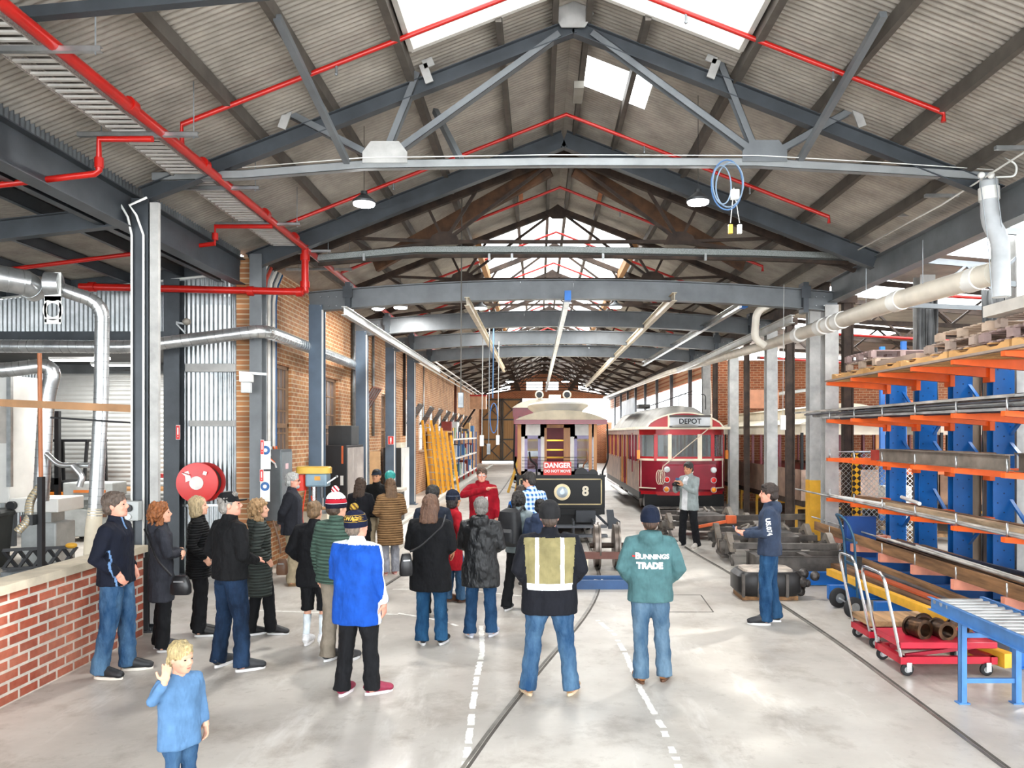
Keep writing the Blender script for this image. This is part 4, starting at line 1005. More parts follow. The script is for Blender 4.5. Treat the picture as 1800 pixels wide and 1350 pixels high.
# L4 timbers and pipes
for i, (x, y0, y1, w, h, kd, mt, sk, lab, nm_) in enumerate((
    (5.42, 7.2, 16.2, .035, .03, 'pipe', STK[0], 0, 'thin silver pipe along the tips of the second rack arms', 'steel_pipe'),
    (5.5, 7.6, 15.0, .045, .04, 'pipe', STK[3], .05, 'pale pipe beside the thin silver pipe on the second rack arms', 'steel_pipe'),
    (5.62, 7.0, 12.3, .14, .09, 'box', PLK[3], 0, 'long pale timber beam on the second rack arms', 'timber_beam'),
    (5.82, 8.0, 14.2, .12, .05, 'box', PLK[0], .1, 'brown plank behind the pale beam on the second rack arms', 'timber_plank'),
    (6.0, 7.5, 13.6, .1, .06, 'box', PLK[2], -.1, 'dark plank at the back of the second rack arms', 'timber_plank'),
    (5.7, 11.8, 13.9, .07, .06, 'pipe', WHITE, -.25, 'short white pipe lying askew at the far end of the second rack arms', 'plastic_pipe'))):
    stick(nm_, x, y0, y1, LV[1]+.004, w, h, mt, lab, None, kd, sk, nm_.split('_')[-1])
stick('plastic_pipe', 5.75, 11.6, 12.8, LV[1]+.1, .06, .06, WHITE, 'short white pipe crossing on top of the second arm stock', None, 'pipe', .3, 'pipe')
# L5 (lowest) heap
for i, (x, y0, y1, w, h, kd, mt, sk, lab, nm_, z) in enumerate((
    (5.4, 7.3, 15.0, .04, .16, 'box', PLK[0], 0, 'long brown board standing on edge at the tips of the lowest rack arms', 'timber_board', 0),
    (5.55, 9.5, 15.6, .03, .03, 'pipe', STK[0], 0, 'silver pipe end poking out beyond the lowest rack arms', 'steel_pipe', .17),
    (5.5, 7.0, 12.2, .05, .05, 'pipe', STK[3], .05, 'grey pipe with a rounded end on the lowest rack arms', 'steel_pipe', .17),
    (5.62, 8.0, 11.6, .05, .05, 'angle', WHITE, .1, 'white slotted angle bar on the lowest rack arms', 'slotted_angle', .15),
    (5.7, 7.4, 13.5, .16, .04, 'box', PLK[1], .1, 'pale board lying flat on the lowest rack arms', 'timber_board', 0),
    (5.95, 8.2, 14.0, .2, .04, 'box', PLK[4], -.1, 'dark board lying flat on the lowest rack arms', 'timber_board', 0),
    (5.9, 9.0, 13.0, .15, .04, 'box', PLK[2], .15, 'brown board laid askew over the dark board', 'timber_board', .05),
    (6.15, 8.0, 12.5, .14, .05, 'box', PLK[0], .05, 'brown board at the back of the lowest rack arms', 'timber_board', .02),
    (6.05, 9.5, 12.6, .05, .05, 'box', STK[5], -.3, 'blue-grey bar crossing the boards on the lowest rack arms', 'steel_bar', .1))):
    stick(nm_, x, y0, y1, LV[0]+.004+z, w, h, mt, lab, None, kd, sk, nm_.split('_')[-1])
# floor-level heap
for i, (x, y0, y1, w, h, kd, mt, sk, lab, nm_, z) in enumerate((
    (4.68, 8.5, 11.75, .1, .1, 'box', YELLOW, -.23, 'long orange-yellow bar lying low across the blue rack feet', 'yellow_bar', .215),
    (4.85, 8.3, 12.6, .12, .08, 'box', PLK[2], -.1, 'brown plank lying on the blue rack feet', 'timber_plank', .215),
    (4.95, 8.2, 13.2, .1, .08, 'box', PLK[4], -.1, 'dark plank lying on the blue rack feet', 'timber_plank', .215),
    (5.15, 8.0, 13.0, .08, .08, 'box', STK[1], 0, 'grey bar lying on the blue rack feet', 'steel_bar', .215),
    (5.0, 8.4, 11.5, .12, .03, 'box', M('#b5532e', .6), -.15, 'thin rust-red strip on top of the floor planks', 'steel_strip', .3),
    (5.35, 8.0, 12.8, .1, .1, 'box', PLK[0], 0, 'brown beam at the back on the blue rack feet', 'timber_beam', .215))):
    stick(nm_, x, y0, y1, z, w, h, mt, lab, None, kd, sk, nm_.split('_')[-1])
tag(MB().bb(5.3, 5.8, 13.2, 13.35, .25, .95).build('steel_sheet', M('#14468c', .5)), 'deep blue panel standing between the lowest rack arms', 'panel')
# pallets on top
PW = [M(c, .8, 0, .2, 4, .25, 16, scale=(1,.3,1)) for c in ('#b8a492', '#a8968a', '#dcae74', '#cfa066', '#9a8480')]
def pallet(name, x0, y, z, L, W, mt, lab, notch=False, rz=0):
    t = thing(name, lab, 'pallet', (x0+W/2, y, z), rz, 'pallets on top of the rack'); b = MB()
    for x in (-W/2+.02, 0, W/2-.02):
        if notch: b.prism([(x-.02, -L/2, .02), (x-.02, -L/2, .12), (x-.02, -L*.38, .12), (x-.02, -L*.32, .085), (x-.02, -L*.18, .085), (x-.02, -L*.12, .12), (x-.02, L*.12, .12), (x-.02, L*.18, .085), (x-.02, L*.32, .085), (x-.02, L*.38, .12), (x-.02, L/2, .12), (x-.02, L/2, .02)], (.04, 0, 0))
        else: 
            for yy in (-L/2+.06, 0, L/2-.06): b.box((x, yy, .07), (.09, .12, .1))
    b.build('stringer' if notch else 'block', mt, t, wt=False)
    b = MB(); n = 8
    for i in range(n): b.box((0, -L/2+.05+(L-.1)*i/(n-1), .01), (W, .09, .02))
    if not notch:
        for i in range(n): b.box((0, -L/2+.05+(L-.1)*i/(n-1), .13), (W, .09, .02))
    else:
        for i in (0, 2, 5, 7): b.box((0, -L/2+.05+(L-.1)*i/(n-1), .128), (W, .09, .016))
    tag(b.build('deck_boards', mt, t, wt=False)); return t
tag(MB().bar((5.36, 14.3, LV[4]+.02), (5.36, 7.2, LV[4]+.02), .08, .03).build('edge_plank', PW[1]), 'long grey plank along the tips of the topmost rack arms', 'plank')
zz = LV[4]+.005
Lb = ['notched orange-brown pallet at the far end of the top rack level','second notched pallet from the far end on the top rack level','third notched pallet from the far end on the top rack level','fourth notched pallet from the far end on the top rack level','nearest notched pallet on the top rack level']
for i, y in enumerate((13.55, 12.2, 10.85, 9.5, 8.15)): pallet('pallet', 5.42, y, zz, 1.3, 1.05, PW[2+(i % 2)], Lb[i], True)
pallet('pallet', 5.5, 13.1, zz+.14, 1.2, 1.0, PW[0], 'grey open pallet on the second layer at the far end'); pallet('pallet', 5.45, 10.2, zz+.14, 1.25, 1.05, PW[1], 'grey open pallet in the middle of the second layer'); pallet('pallet', 5.45, 8.85, zz+.14, 1.25, 1.05, PW[4], 'purplish grey pallet on the second layer near the right edge')
pallet('pallet', 5.5, 10.0, zz+.285, 1.25, 1.0, PW[0], 'grey open pallet topping the middle stack'); pallet('pallet', 5.5, 8.6, zz+.285, 1.25, 1.0, PW[1], 'grey pallet topping the near stack by the downpipe'); pallet('pallet', 5.5, 13.2, zz+.285, 1.1, 1.0, PW[4], 'dark grey pallet topping the far stack')
tag(MB().bb(5.5, 6.5, 11.2, 12.6, zz+.14, zz+.22).build('plank_stack', PW[1]), 'flat grey plank stack between the pallet piles', 'plank')
tag(MB().bb(5.32, 5.62, 8.4, 9.2, 3.765, 3.9).build('white_box', M('#c9c4bc', .8)), 'pale flat crate at the foot of the white downpipe', 'crate')
# ================================================================== HAND TRUCK, TROLLEYS, CONVEYOR
def wheel(b_, c, ax, r, w, parent, tyre=RUBBER, hub=GALV, name='wheel'):
    c = Vector(c); ax = Vector(ax).normalized(); o = MB()._lathe(c-ax*w/2, ax, [(0, r*.55), (0, r*.85), (w*.2, r), (w*.8, r), (w, r*.85), (w, r*.55)], 24).build(name, tyre, parent, smooth=SM)
    MB().cyl(c-ax*(w*.55), c+ax*(w*.55), r*.5, 16).build('hub', hub, o, smooth=SM); return o
DB = M('#1d4a66', .4, .2)
t = thing('hand_truck', 'dark blue two-wheeled hand truck with looped handle beside the racks', 'hand truck', (4.12, 10.2, 0))
wheel(None, (4.06, 9.9, .135), (.25,-1,0), .135, .07, t); wheel(None, (4.1, 10.5, .135), (.25,-1,0), .135, .07, t)
MB().tube([(4.1, 10.5, .135), (4.06, 9.9, .135)], .012, 8).build('axle', GALV, t)
b = MB(); b.tube(bendy([(4.18, 10.05, .1), (4.13, 10.05, 1.0), (4.06, 10.07, 1.2), (3.98, 10.1, 1.3), (3.96, 10.25, 1.31), (4.06, 10.38, 1.22), (4.13, 10.4, 1.0), (4.18, 10.4, .1)], .1), .016, 10)
for z in (.35, .65, .95): b.bar((4.16, 10.05, z), (4.16, 10.4, z), .02, .03)
b.build('handle_frame', DB, t, smooth=SM); MB().bb(4.18, 4.3, 10.02, 10.43, .01, .025).build('toe_plate', DB, t)
def trolley(x, y, lab, mat, ztop, wood=False, L=.95, W=.58, hx=3.3, scissors=True):
    t = thing('lift_table_trolley', lab, 'trolley', (x, y, 0))
    b = MB().box((x+L/2, y, ztop-.03), (L, W, .06)).build('platform', mat if not wood else PLK[1], t, bevel=.006)
    f = MB().box((x+L/2, y-W/2+.04, .15), (L, .05, .07)).box((x+L/2, y+W/2-.04, .15), (L, .05, .07)).box((x+.03, y, .15), (.06, W, .07)).box((x+L-.03, y, .15), (.06, W, .07)).build('base_frame', M('#b81830', .4), t)
    if scissors:
        for s in (-1, 1): MB().bar((x+.1, y+s*W*.3, .17), (x+L-.15, y+s*W*.3, ztop-.07), .03, .035).build('scissor_arm', M('#a01830', .4), t)
    for sx in (.07, L-.1):
        for sy in (-1, 1): wheel(None, (x+sx, y+sy*(W/2-.02), .062), (0,1,0), .062, .035, t); MB().box((x+sx+.01, y+sy*(W/2-.02)-.028, .09), (.05, .006, .09)).box((x+sx+.01, y+sy*(W/2-.02)+.028, .09), (.05, .006, .09)).build('caster_fork', CHROME, t)
    P = bendy([(x+.02, y-W/2+.03, .16), (x-.16, y-W/2+.03, 1.0), (x-.16, y+W/2-.03, 1.0), (x+.02, y+W/2-.03, .16)], .12)
    MB().tube(P, .016, 10).build('push_handle', CHROME, t, smooth=SM)
    return t
REDT = M('#c41f38', .4, 0, .12, 4)
trolley(3.55, 7.82, 'red scissor lift trolley carrying metal bearings, nearest the camera', REDT, .33)
trolley(3.66, 8.75, 'lift trolley with a wooden top behind the red one', REDT, .3, True, .78, .5)
for i, (x, y, r) in enumerate(((3.82, 7.75, .09), (4.05, 7.72, .085), (4.27, 7.8, .085), (4.0, 7.97, .08))):
    t = thing('bearing_shell', 'oily brass-brown half cylinder bearing on the red trolley, %s' % ['leftmost','second from the left','rightmost','behind the others'][i], 'bearing', (x, y, .33), radians(20-15*i), 'metal bearings on the red trolley')
    b = MB(); n = 16
    for k_, (ra, rb, y0, y1) in enumerate(((r, r*.72, -.08, .08), (r*1.12, r*.72, -.1, -.07), (r*1.12, r*.72, .07, .1))): b.ring((0, (y0+y1)/2, r*.98), (0,1,0), ra, rb, y1-y0, 20)
    b.build('shell', M('#6a4c34', .35, .8, .4, 9, .2, 40, col2='#1f1a18'), t, wt=False, smooth=SM)
CB = M('#4f86c4', .45, .2, .12, 5)
t = thing('roller_conveyor', 'light blue roller conveyor table at the right edge of the photo', 'conveyor', (3.98, 6, 0))
for x in (3.74, 4.24): MB().cbar((x, 7.35, .76), (x-.05, 3.6, .76), .04, .12, side=-1 if x < 4 else 1).build('side_rail', CB, t)
b = MB(); y = 7.28
while y > 3.7: 
    MB().cyl((3.75, y, .79), (4.2, y, .79), .026, 12).build('roller', GALV, t, smooth=SM); y -= .115
for y in (6.78, 4.4):
    for x in (3.74, 4.22): MB().cbar((x, y, 0.01), (x, y, .7), .05, .06, up=(0,1,0)).bb(x-.05, x+.05, y-.04, y+.04, 0, .01).build('leg', CB, t)
    for z in (.2, .6): MB().bar((3.76, y, z), (4.2, y, z), .03, .04).build('cross_bar', CB, t)
tag(MB().tube(bendy([(4.5, 6.9, .02), (4.42, 6.9, .95), (4.45, 6.7, 1.08), (4.5, 6.3, 1.05)], .1), .018, 10).build('black_handle', BLACK, smooth=SM), 'black bent tube handle at the right edge above the conveyor', 'handle')
tag(MB().bar((4.6, 7.5, .16), (4.4, 8.4, .16), .12, .14).build('yellow_block', YELLOW), 'yellow steel beam end on the floor behind the conveyor', 'beam')
# ================================================================== BOGIES
IRON = M('#6b6560', .6, .5, .35, 4, .25, 25, col2='#3b3836'); IRONL = M('#8f857a', .65, .3, .3, 4, .25, 25, col2='#5c544c'); WHM = M('#7a716a', .4, .7, .2, 5)
def rwheel(c, parent, r=.36):
    c = Vector(c); o = MB()._lathe(c+Vector((-.06,0,0)), (1,0,0), [(0, .06), (0, r*.8), (.0, r), (.09, r*.97), (.09, r*1.08), (.12, r*1.08), (.12, r*.7), (.09, .1)], 28).build('wheel', WHM, parent, smooth=SM); return o
def bogie(x, y, lab, rz=0, W=1.75, L=2.3, motor=True):
    t = thing('tram_bogie', lab, 'bogie', (x, y, 0), rz, 'dismantled tram bogies')
    B = lambda b, n_, m_, par=t: b.build(n_, m_, par, wt=False, smooth=SM)
    for sx in (-1, 1):
        X = sx*W/2; b = MB(); pts = []
        n = 30; top = []; bot = []
        for i in range(n+1):
            u = -1+2*i/n; yy = u*L/2
            h = .44+.17*math.exp(-((abs(u)-.62)/.17)**2)-.12*math.exp(-(u/.3)**2); top.append((X-.05, yy, h)); bot.append((X-.05, yy, h-.13))
        b.prism(top+bot[::-1], (.1, 0, 0)); B(b, 'side_frame', IRONL)
        for yy in (-.62*L/2, .62*L/2):
            b = MB().box((X, yy, .34), (.17, .22, .22)).cyl((X+sx*.08, yy, .34), (X+sx*.15, yy, .34), .09, 14); B(b, 'axle_box', IRON)
        b = MB()
        for yy in (-.25, 0, .25): b.tube([(X, yy, .12), (X, yy, .36)], .06, 12)
        B(b.box((X, 0, .1), (.12, .75, .05)), 'spring', IRON)
        B(MB().bar((X, -.3*L, .3), (X, -.48*L, .08), .05, .05).bar((X, .3*L, .3), (X, .48*L, .08), .05, .05), 'brake_hanger', IRON)
    for yy in (-.62*L/2, .62*L/2):
        for sx in (-1, 1): o = rwheel((sx*.62, yy, .36), t, .34)
        B(MB().cyl((-.8, yy, .36), (.8, yy, .36), .06, 14), 'axle', WHM)
        if motor: B(MB().loft([(0, yy*.55, .2, .42, .3), (0, yy*.55, .3, .45, .33), (0, yy*.55, .52, .42, .3), (0, yy*.55, .58, .3, .2)], 16, 5), 'motor_case', IRON)
    for yy in (-L/2, L/2, 0): B(MB().box((0, yy, .42), (W, .12, .1)), 'cross_beam', IRON)
    for q in range(5): B(MB().tube(bendy([(-.5+.2*q, -.3, .6), (-.35+.15*q, 0, .68), (-.45+.22*q, .35, .58)], .2), .022, 6), 'cable', IRONL)
    return t
bogie(4.35, 14.5, 'tram bogie with curved rusty side frame behind the man in the grey hoodie', radians(-4))
bogie(3.75, 17.9, 'tram bogie partly behind the man with the camera', radians(2))
t = thing('bogie_chassis', 'dark grey welded steel bogie frame lying in front of the curved bogie', 'frame', (4.8, 12.3, 0))
for y in (12.4, 13.0): MB().cbar((3.5, y, .27), (5.2, y, .27), .1, .24).build('long_member', IRON, t)
for x in (3.6, 4.4, 5.1): MB().bb(x-.06, x+.06, 12.4, 13.0, .15, .38).build('cross_member', IRON, t)
for x in (3.8, 4.9): MB().bb(x-.1, x+.1, 12.42, 12.98, 0, .15).build('foot_block', PLK[2], t)
t = thing('traction_motor', 'black ribbed tram motor housing on the floor behind the man in the grey hoodie', 'motor', (3.35, 11.15, 0))
b = MB().loft([(3.3, 11.2, .06, .4, .28), (3.3, 11.2, .12, .46, .32), (3.3, 11.2, .34, .46, .32), (3.3, 11.2, .4, .4, .28)], 24, 6); b.build('housing', M('#2b2a2b', .45, .4, .3, 6), t, smooth=SM)
MB().loft([(3.3, 11.2, .4, .36, .24), (3.3, 11.2, .43, .35, .23)], 24, 6).build('top_plate', M('#b8aca0', .6, .2, .25, 6), t)
b = MB()
for k in range(14): b.ball((3.8+R.uniform(-.1,.14), 11.15+R.uniform(-.25,.2), .08+R.random()*.3), R.uniform(.05,.09), 8, 6)
b.build('gear_cluster', M('#4a4644', .45, .6, .4, 12), t, smooth=SM)
for x in (2.88, 3.1, 3.5): MB().bb(x, x+.04, 10.86, 10.9, .06, .38).build('rib', IRON, t)
MB().bb(2.9, 3.7, 10.95, 11.45, 0, .06).build('skid', PLK[0], t)
t = thing('orange_lever', 'orange steel bar lying across the bogies behind the camera man', 'bar', at(1225,918,16.2)); MB().bar(at(1222,927,16.2), at(1285,915,16.2), .06, .06).box(at(1285,913,16.2), (.2,.12,.16)).build('bar', M('#d8612c', .5), t)
tag(MB().bar(at(1222,912,16.6), at(1420,908,16.6), .1, .12).build('steel_beam', IRON), 'long grey steel beam lying over the rear bogie', 'beam')
# phone-height small extras: wheelset on the pit in front of tram
t = thing('wheelset', 'rusty tram wheelset with axle standing in front of the black tram', 'wheelset', (1.3, 13.6, 0))
for x in (.98, 1.32): MB()._lathe((x, 13.6, .4), (1,0,0), [(0, .06), (0, .3), (.0, .38), (.07, .37), (.07, .42), (.1, .42), (.1, .3), (.07, .08)], 28).build('wheel', WHM, t, smooth=SM)
MB().cyl((.9, 13.6, .4), (1.7, 13.6, .4), .05, 12).build('axle', RUST, t); MB().bb(.65, 1.75, 13.2, 13.28, .22, .34).build('stop_bar', M('#6e4a42', .6, .3), t)
MB().bb(.75, .85, 13.2, 13.9, 0, .22).bb(1.55, 1.65, 13.2, 13.9, 0, .22).build('chock', CREAM, t)
t = thing('blue_trough', 'long dark blue tray with white scraps lying behind the safety vest man', 'tray', (1.05, 11.9, 0)); MB().bb(.2, 1.6, 11.75, 12.1, 0, .03).bb(.2, 1.6, 11.72, 11.76, 0, .14).bb(.2, 1.6, 12.09, 12.13, 0, .14).build('tray_body', M('#2c4f7c', .4), t)
b = MB()
for k in range(30): b.box((R.uniform(.3,1.5), R.uniform(11.78,12.05), .05+R.random()*.06), (.08, .03, .02), Matrix.Rotation(R.random()*3, 3, 'Z'))
tag(b.build('scraps', WHITE, t), kind='stuff')
# ================================================================== TRAMS
MAROON = M('#7c1426', .3, 0, .15, 2); TRED = M('#b01a24', .28, 0, .12, 2); TCREAM = M('#e6dcc6', .45, 0, .08, 3); TROOF = M('#8d8a84', .6, .1, .15, 2)
GOLD = M('#cdbb8a', .5); TBLK = M('#0c0d0f', .35, 0, .2, 2, 0, 60, .25); LILAC = M('#a49cc0', .5, 0, .1, 3); OFFW = M('#efece4', .5, 0, .1, 3); OAK = M('#c98a4c', .45, 0, .2, 4, col2='#8c5a2c', scale=(1,1,.2)); TANR = M('#c2b59c', .6, 0, .12, 3)
GP = glass('tram_glass', (.72,.76,.78,1), .1, .03)
S8 = 76.; Y8 = 17.8
def q8(px, py): return ((px-VX)/S8, CH-(py-VY)/S8)
t8 = thing('cable_tram', 'small black-fronted heritage tram number 8 with maroon roof edge', 'tram', (.53, 20, 0))
xL, xR, cx = -.52, 1.53, .5
MB().bb(xL, xR, Y8-.03, Y8+.03, .66, 1.4).bb(xL, xL+.04, Y8, Y8+1, .66, 1.4).bb(xR-.04, xR, Y8, Y8+1, .66, 1.4).bb(xL-.02, xR+.02, Y8-.06, Y8+.05, 1.38, 1.42).build('dash', TBLK, t8)
b = MB(); y = Y8-.035
for (x0, x1, z0, z1) in ((xL+.07, xR-.07, 1.31, 1.335), (xL+.07, xR-.07, .73, .755), (xL+.07, xL+.095, .73, 1.335), (xR-.095, xR-.07, .73, 1.335)): b.bb(x0, x1, y-.003, y+.003, z0, z1)
b.build('gold_lining', GOLD, t8)
hl = MB()._lathe((.54, Y8-.03, 1.03), (0,-1,0), [(0, .17), (.06, .19), (.09, .19), (.09, .15)], 28).build('headlamp', M('#b8a888', .3, .8), t8, smooth=SM)
MB()._lathe((.54, Y8-.1, 1.03), (0,-1,0), [(0, .15), (.03, .12), (.05, .05)], 28).build('lens', M('#c8d8e4', .08, .3), hl, smooth=SM)
text('8', .3, TCREAM, t8, (1.08, Y8-.045, 1.04), (pi/2,0,0), name='number_eight', bold=.012, wt=True)
MB().bb(xL, xR, Y8+.02, Y8+5.6, .5, .66).bb(xL+.1, xR-.1, Y8-.05, Y8+.05, .5, .64).build('underframe', TBLK, t8)
MB().bb(xL+.3, xR-.25, Y8+.05, Y8+5, .25, .5).build('truck', M('#222224', .6, .3), t8)
MB().bb(.85, 1.3, Y8-.25, Y8-.1, .35, .62).build('coupler_box', M('#3c4046', .5, .2), t8)
MB().prism([(1.56, Y8-.1, .62), (1.72, Y8-.1, .62), (1.74, Y8-.1, .45), (1.88, Y8-.1, .35), (1.88, Y8-.1, .18), (1.6, Y8-.1, .18)], (0,.06,0)).bar((1.3, Y8, .55), (1.6, Y8-.1, .25), .05, .05).build('lifeguard', M('#3f444b', .5, .2), t8)
for z, yy in ((.3, -.8), (.12, -1.0)): MB().bb(.3, 1.5, Y8+yy-.12, Y8+yy+.12, z, z+.05).build('step_board', M('#5c6066', .5, .2), t8)
MB().bb(.75, .79, Y8-.9, Y8-.3, .1, .45).bb(1.2, 1.24, Y8-.9, Y8-.3, .1, .45).build('step_bracket', M('#3c4046', .5), t8)
for x in (xL+.3, xR-.3):
    for yy in (1.3, 4): MB().cyl((x-.05, Y8+yy, .36), (x+.05, Y8+yy, .36), .36, 24).build('wheel', WHM, t8, smooth=SM)
# roof: low canopy with maroon edge and clerestory
def roofloft(y0, y1, zs):
    b = MB(); n = len(zs); vs = []
    for y in (y0, y1): vs += [(x, y, z) for x, z in zs]
    fs = [(i, i+1, n+i+1, n+i) for i in range(n-1)]+[tuple(range(n)), tuple(range(2*n-1, n-1, -1))]; return b.add(vs, fs)
arc = lambda x0, x1, z0, z1, k=14, p=2: [(x0+(x1-x0)*i/k, z0+(z1-z0)*(1-abs(2*i/k-1)**p)) for i in range(k+1)]
MB().bb(xL-.03, xR+.06, Y8-.06, Y8+6.4, 2.6, 2.7).build('roof_edge', MAROON, t8)
roofloft(Y8-.04, Y8+6.4, arc(xL-.02, xR+.05, 2.7, 2.92, p=2.4)).build('roof', TANR, t8, smooth=SM)
b = MB(); b.loft([(.5, Y8+3.4, 2.84, .6, 3.0), (.5, Y8+3.4, 2.92, .62, 3.05), (.5, Y8+3.4, 3.0, .68, 3.15), (.5, Y8+3.4, 3.08, .8, 3.3), (.5, Y8+3.4, 3.12, .78, 3.28), (.5, Y8+3.4, 3.17, .5, 3.0)], 40, 3.2); b.build('clerestory', M('#cfcdc6', .5, 0, .08, 2), t8, smooth=SM)
yb = Y8+1.25
bkx = [(-.45, .14), (.78, 1.42)]
for (a, c) in bkx:
    f = MB().bb(a, a+.12, yb, yb+.05, 1.15, 2.6).bb(c-.1, c, yb, yb+.05, 1.15, 2.6).bb(a, c, yb, yb+.05, 1.15, 1.45).bb(a, c, yb, yb+.05, 2.3, 2.6).build('bulkhead', OFFW, t8)
    w_ = MB().bb(a+.1, a+.17, yb-.02, yb+.04, 1.42, 2.33).bb(c-.16, c-.09, yb-.02, yb+.04, 1.42, 2.33).bb(a+.1, c-.09, yb-.02, yb+.04, 1.42, 1.5).bb(a+.1, c-.09, yb-.02, yb+.04, 2.25, 2.33).build('window_frame', LILAC, t8)
    MB().bb(a+.16, c-.15, yb+.0, yb+.01, 1.5, 2.26).build('window_pane', GP, w_)
MB().bb(.14, .2, yb-.02, yb+.06, 1.1, 2.6).bb(.62, .78, yb-.02, yb+.06, 1.1, 2.6).bb(.14, .78, yb-.02, yb+.06, 2.52, 2.6).build('doorway', OAK, t8)
MB().bb(.16, .8, Y8+5.5, Y8+5.55, .66, 2.6).build('rear_bulkhead', MAROON, t8)
MB().bb(-.4, 1.4, Y8+3.2, Y8+3.4, .8, 1.3).build('seat_back', OAK, t8)
for z in (1.75, 1.95, 2.2): MB().bar((-.35, Y8+2.4, z), (1.35, Y8+2.4, z), .04, .04).build('brass_rail', M('#d8a43c', .3, .8), t8)
MB().bb(xL+.02, xR-.02, Y8+.5, Y8+.55, 1.1, 1.3).build('bench_front', OAK, t8)
for x in (xL+.02, xR-.08, 1.18, 1.3):
    if x in (1.18, 1.3): MB().bb(x, x+.07, Y8+.3, Y8+.37, .7, 2.6).build('oak_post', OAK, t8)
    else: MB().tube(bendy([(x+.03, Y8+.02, 1.4), (x+.03 if x > 0 else x-.02, Y8+.02, 1.5), (x+.16 if x > 0 else x-.08, Y8+.02, 1.75), (x+.14 if x > 0 else x-.06, Y8+.02, 2.6)], .15), .02, 8).build('dash_post', TBLK, t8, smooth=SM)
MB().bb(xL-.0, xL+.09, Y8+1, Y8+1.1, .7, 2.6).bb(xL-.02, xL+.06, Y8+5.3, Y8+5.4, .7, 2.6).build('side_post', OAK, t8)
for z in (1.55, 1.63, 1.71, 1.79): MB().cyl((xL+.1, yb-.1, z), (xR-.15, yb-.1, z), .006, 5).build('guard_wire', BLACK, t8)
for (a, c) in ((.9, 1.15), (1.2, 1.4)): MB()._lathe((1.0 if a < 1 else 1.27, Y8+.25, 1.42), (0,-1,0), [(0, .02), (0, .16 if a < 1 else .12), (.1, .16 if a < 1 else .12)], 20).build('cable_drum', BLACK, t8, smooth=SM)
MB().tube(bendy([(-.05, Y8+.3, 1.4), (-.05, Y8+.3, 1.65), (-.2, Y8+.25, 1.75), (-.22, Y8+.2, 1.95)], .1), .022, 8).build('brake_handle', BLACK, t8, smooth=SM)
MB().tube(bendy([(1.05, Y8+.3, 1.5), (1.05, Y8+.3, 1.65), (1.15, Y8+.25, 1.75), (1.13, Y8+.25, 1.95)], .08), .016, 8).build('gong_lever', M('#8c5a3a', .4), t8, smooth=SM)
sg = thing('danger_sign', 'red danger do not move sign hung on the black tram front', 'sign', (.43, Y8-.12, 1.4)); MB().bb(.11, .75, Y8-.1, Y8-.085, 1.42, 1.73).build('board', M('#e0463c', .5, 0, .03, 3), sg, bevel=.004)
text('DANGER', .16, M('#f8f8f4', .5), sg, (.43, Y8-.103, 1.64), (pi/2,0,0), bold=.006, wt=True, sx=.95); text('DO NOT MOVE', .085, M('#f8f8f4', .5), sg, (.43, Y8-.103, 1.51), (pi/2,0,0), bold=.003, wt=True)
# third tram behind: cream roof with two lamps
t9 = thing('tram_behind', 'cream-roofed maroon tram standing directly behind tram number 8', 'tram', (.3, 29, 0)); YB = 26.0
MB().bb(-.85, 1.35, YB, YB+8, .7, 1.6).build('body', MAROON, t9); MB().bb(-.88, 1.38, YB-.03, YB+8, 2.95, 3.25).bb(-.85, -.75, YB, YB+8, .7, 3).bb(1.25, 1.35, YB, YB+8, .7, 3).bb(-.8, -.68, YB-.02, YB+.1, 1.6, 3).build('cornice', MAROON, t9)
roofloft(YB-.1, YB+8, arc(-.9, 1.4, 3.25, 3.55, p=3)).build('roof', TCREAM, t9, smooth=SM)
for x in (-.2+.22, .95-.3+.3): 
    o = MB()._lathe((x, YB-.2, 3.68), (0,1,0), [(0, .13), (.02, .15), (.3, .13), (.35, .05)], 20).build('roof_lamp', TCREAM, t9, smooth=SM); MB()._lathe((x, YB-.21, 3.68), (0,1,0), [(0, .1), (.02, .1)], 20).build('lens', BLACK, o)
MB().bb(.35, .75, YB+.1, YB+1.4, 3.5, 3.7).build('roof_box', TCREAM, t9)
for x in (-.5, .9):
    for yy in (1.2, 6.5): MB().cyl((x-.06, YB+yy, .36), (x+.06, YB+yy, .36), .36, 20).build('wheel', WHM, t9, smooth=SM)
MB().bb(-.7, 1.2, YB+.2, YB+7.8, .36, .7).build('underframe', TBLK, t9)
# ---- maroon tram (DEPOT)
S5 = 62.; Y5 = 21.8
def q5(px, py): return ((px-VX)/S5, CH-(py-VY)/S5)
t5 = thing('electric_tram', 'large maroon and cream heritage tram showing DEPOT on its roof sign', 'tram', (4.15, 27, 0))
a0, a1 = 2.92, 5.38; PLAN = [(a0, Y5+.55), (a0+.42, Y5+.12), (a0+.8, Y5), (a1-.8, Y5), (a1-.42, Y5+.12), (a1, Y5+.55)]
def front(z0, z1, t_=.05, plan=PLAN, off=0):
    b = MB(); vs = []
    for (x, y) in plan: vs += [(x, y-off, z0), (x, y-off, z1), (x, y-off+t_, z0), (x, y-off+t_, z1)]
    fs = []
    for i in range(len(plan)-1):
        a, c = 4*i, 4*(i+1); fs += [(a, c, c+1, a+1), (a+2, a+3, c+3, c+2), (a+1, c+1, c+3, a+3), (a, a+2, c+2, c)]
    return b.add(vs, fs)
front(.68, 1.62).build('front_panel', MAROON, t5, smooth=SM); front(.62, .72, .06, off=.01).build('front_skirt', TRED, t5)
front(2.34, 2.52).build('front_header', TRED, t5); front(1.6, 1.66, .05, off=.012).build('waist_moulding', TCREAM, t5)
for i, (x, y) in enumerate(PLAN):
    x_ = min(max(x, a0+.04), a1-.04); MB().bb(x_-.05, x_+.05, y-.02, y+.06, 1.6, 2.36).build('window_pillar', TRED if i in (0, 1, 4, 5) else TCREAM, t5)
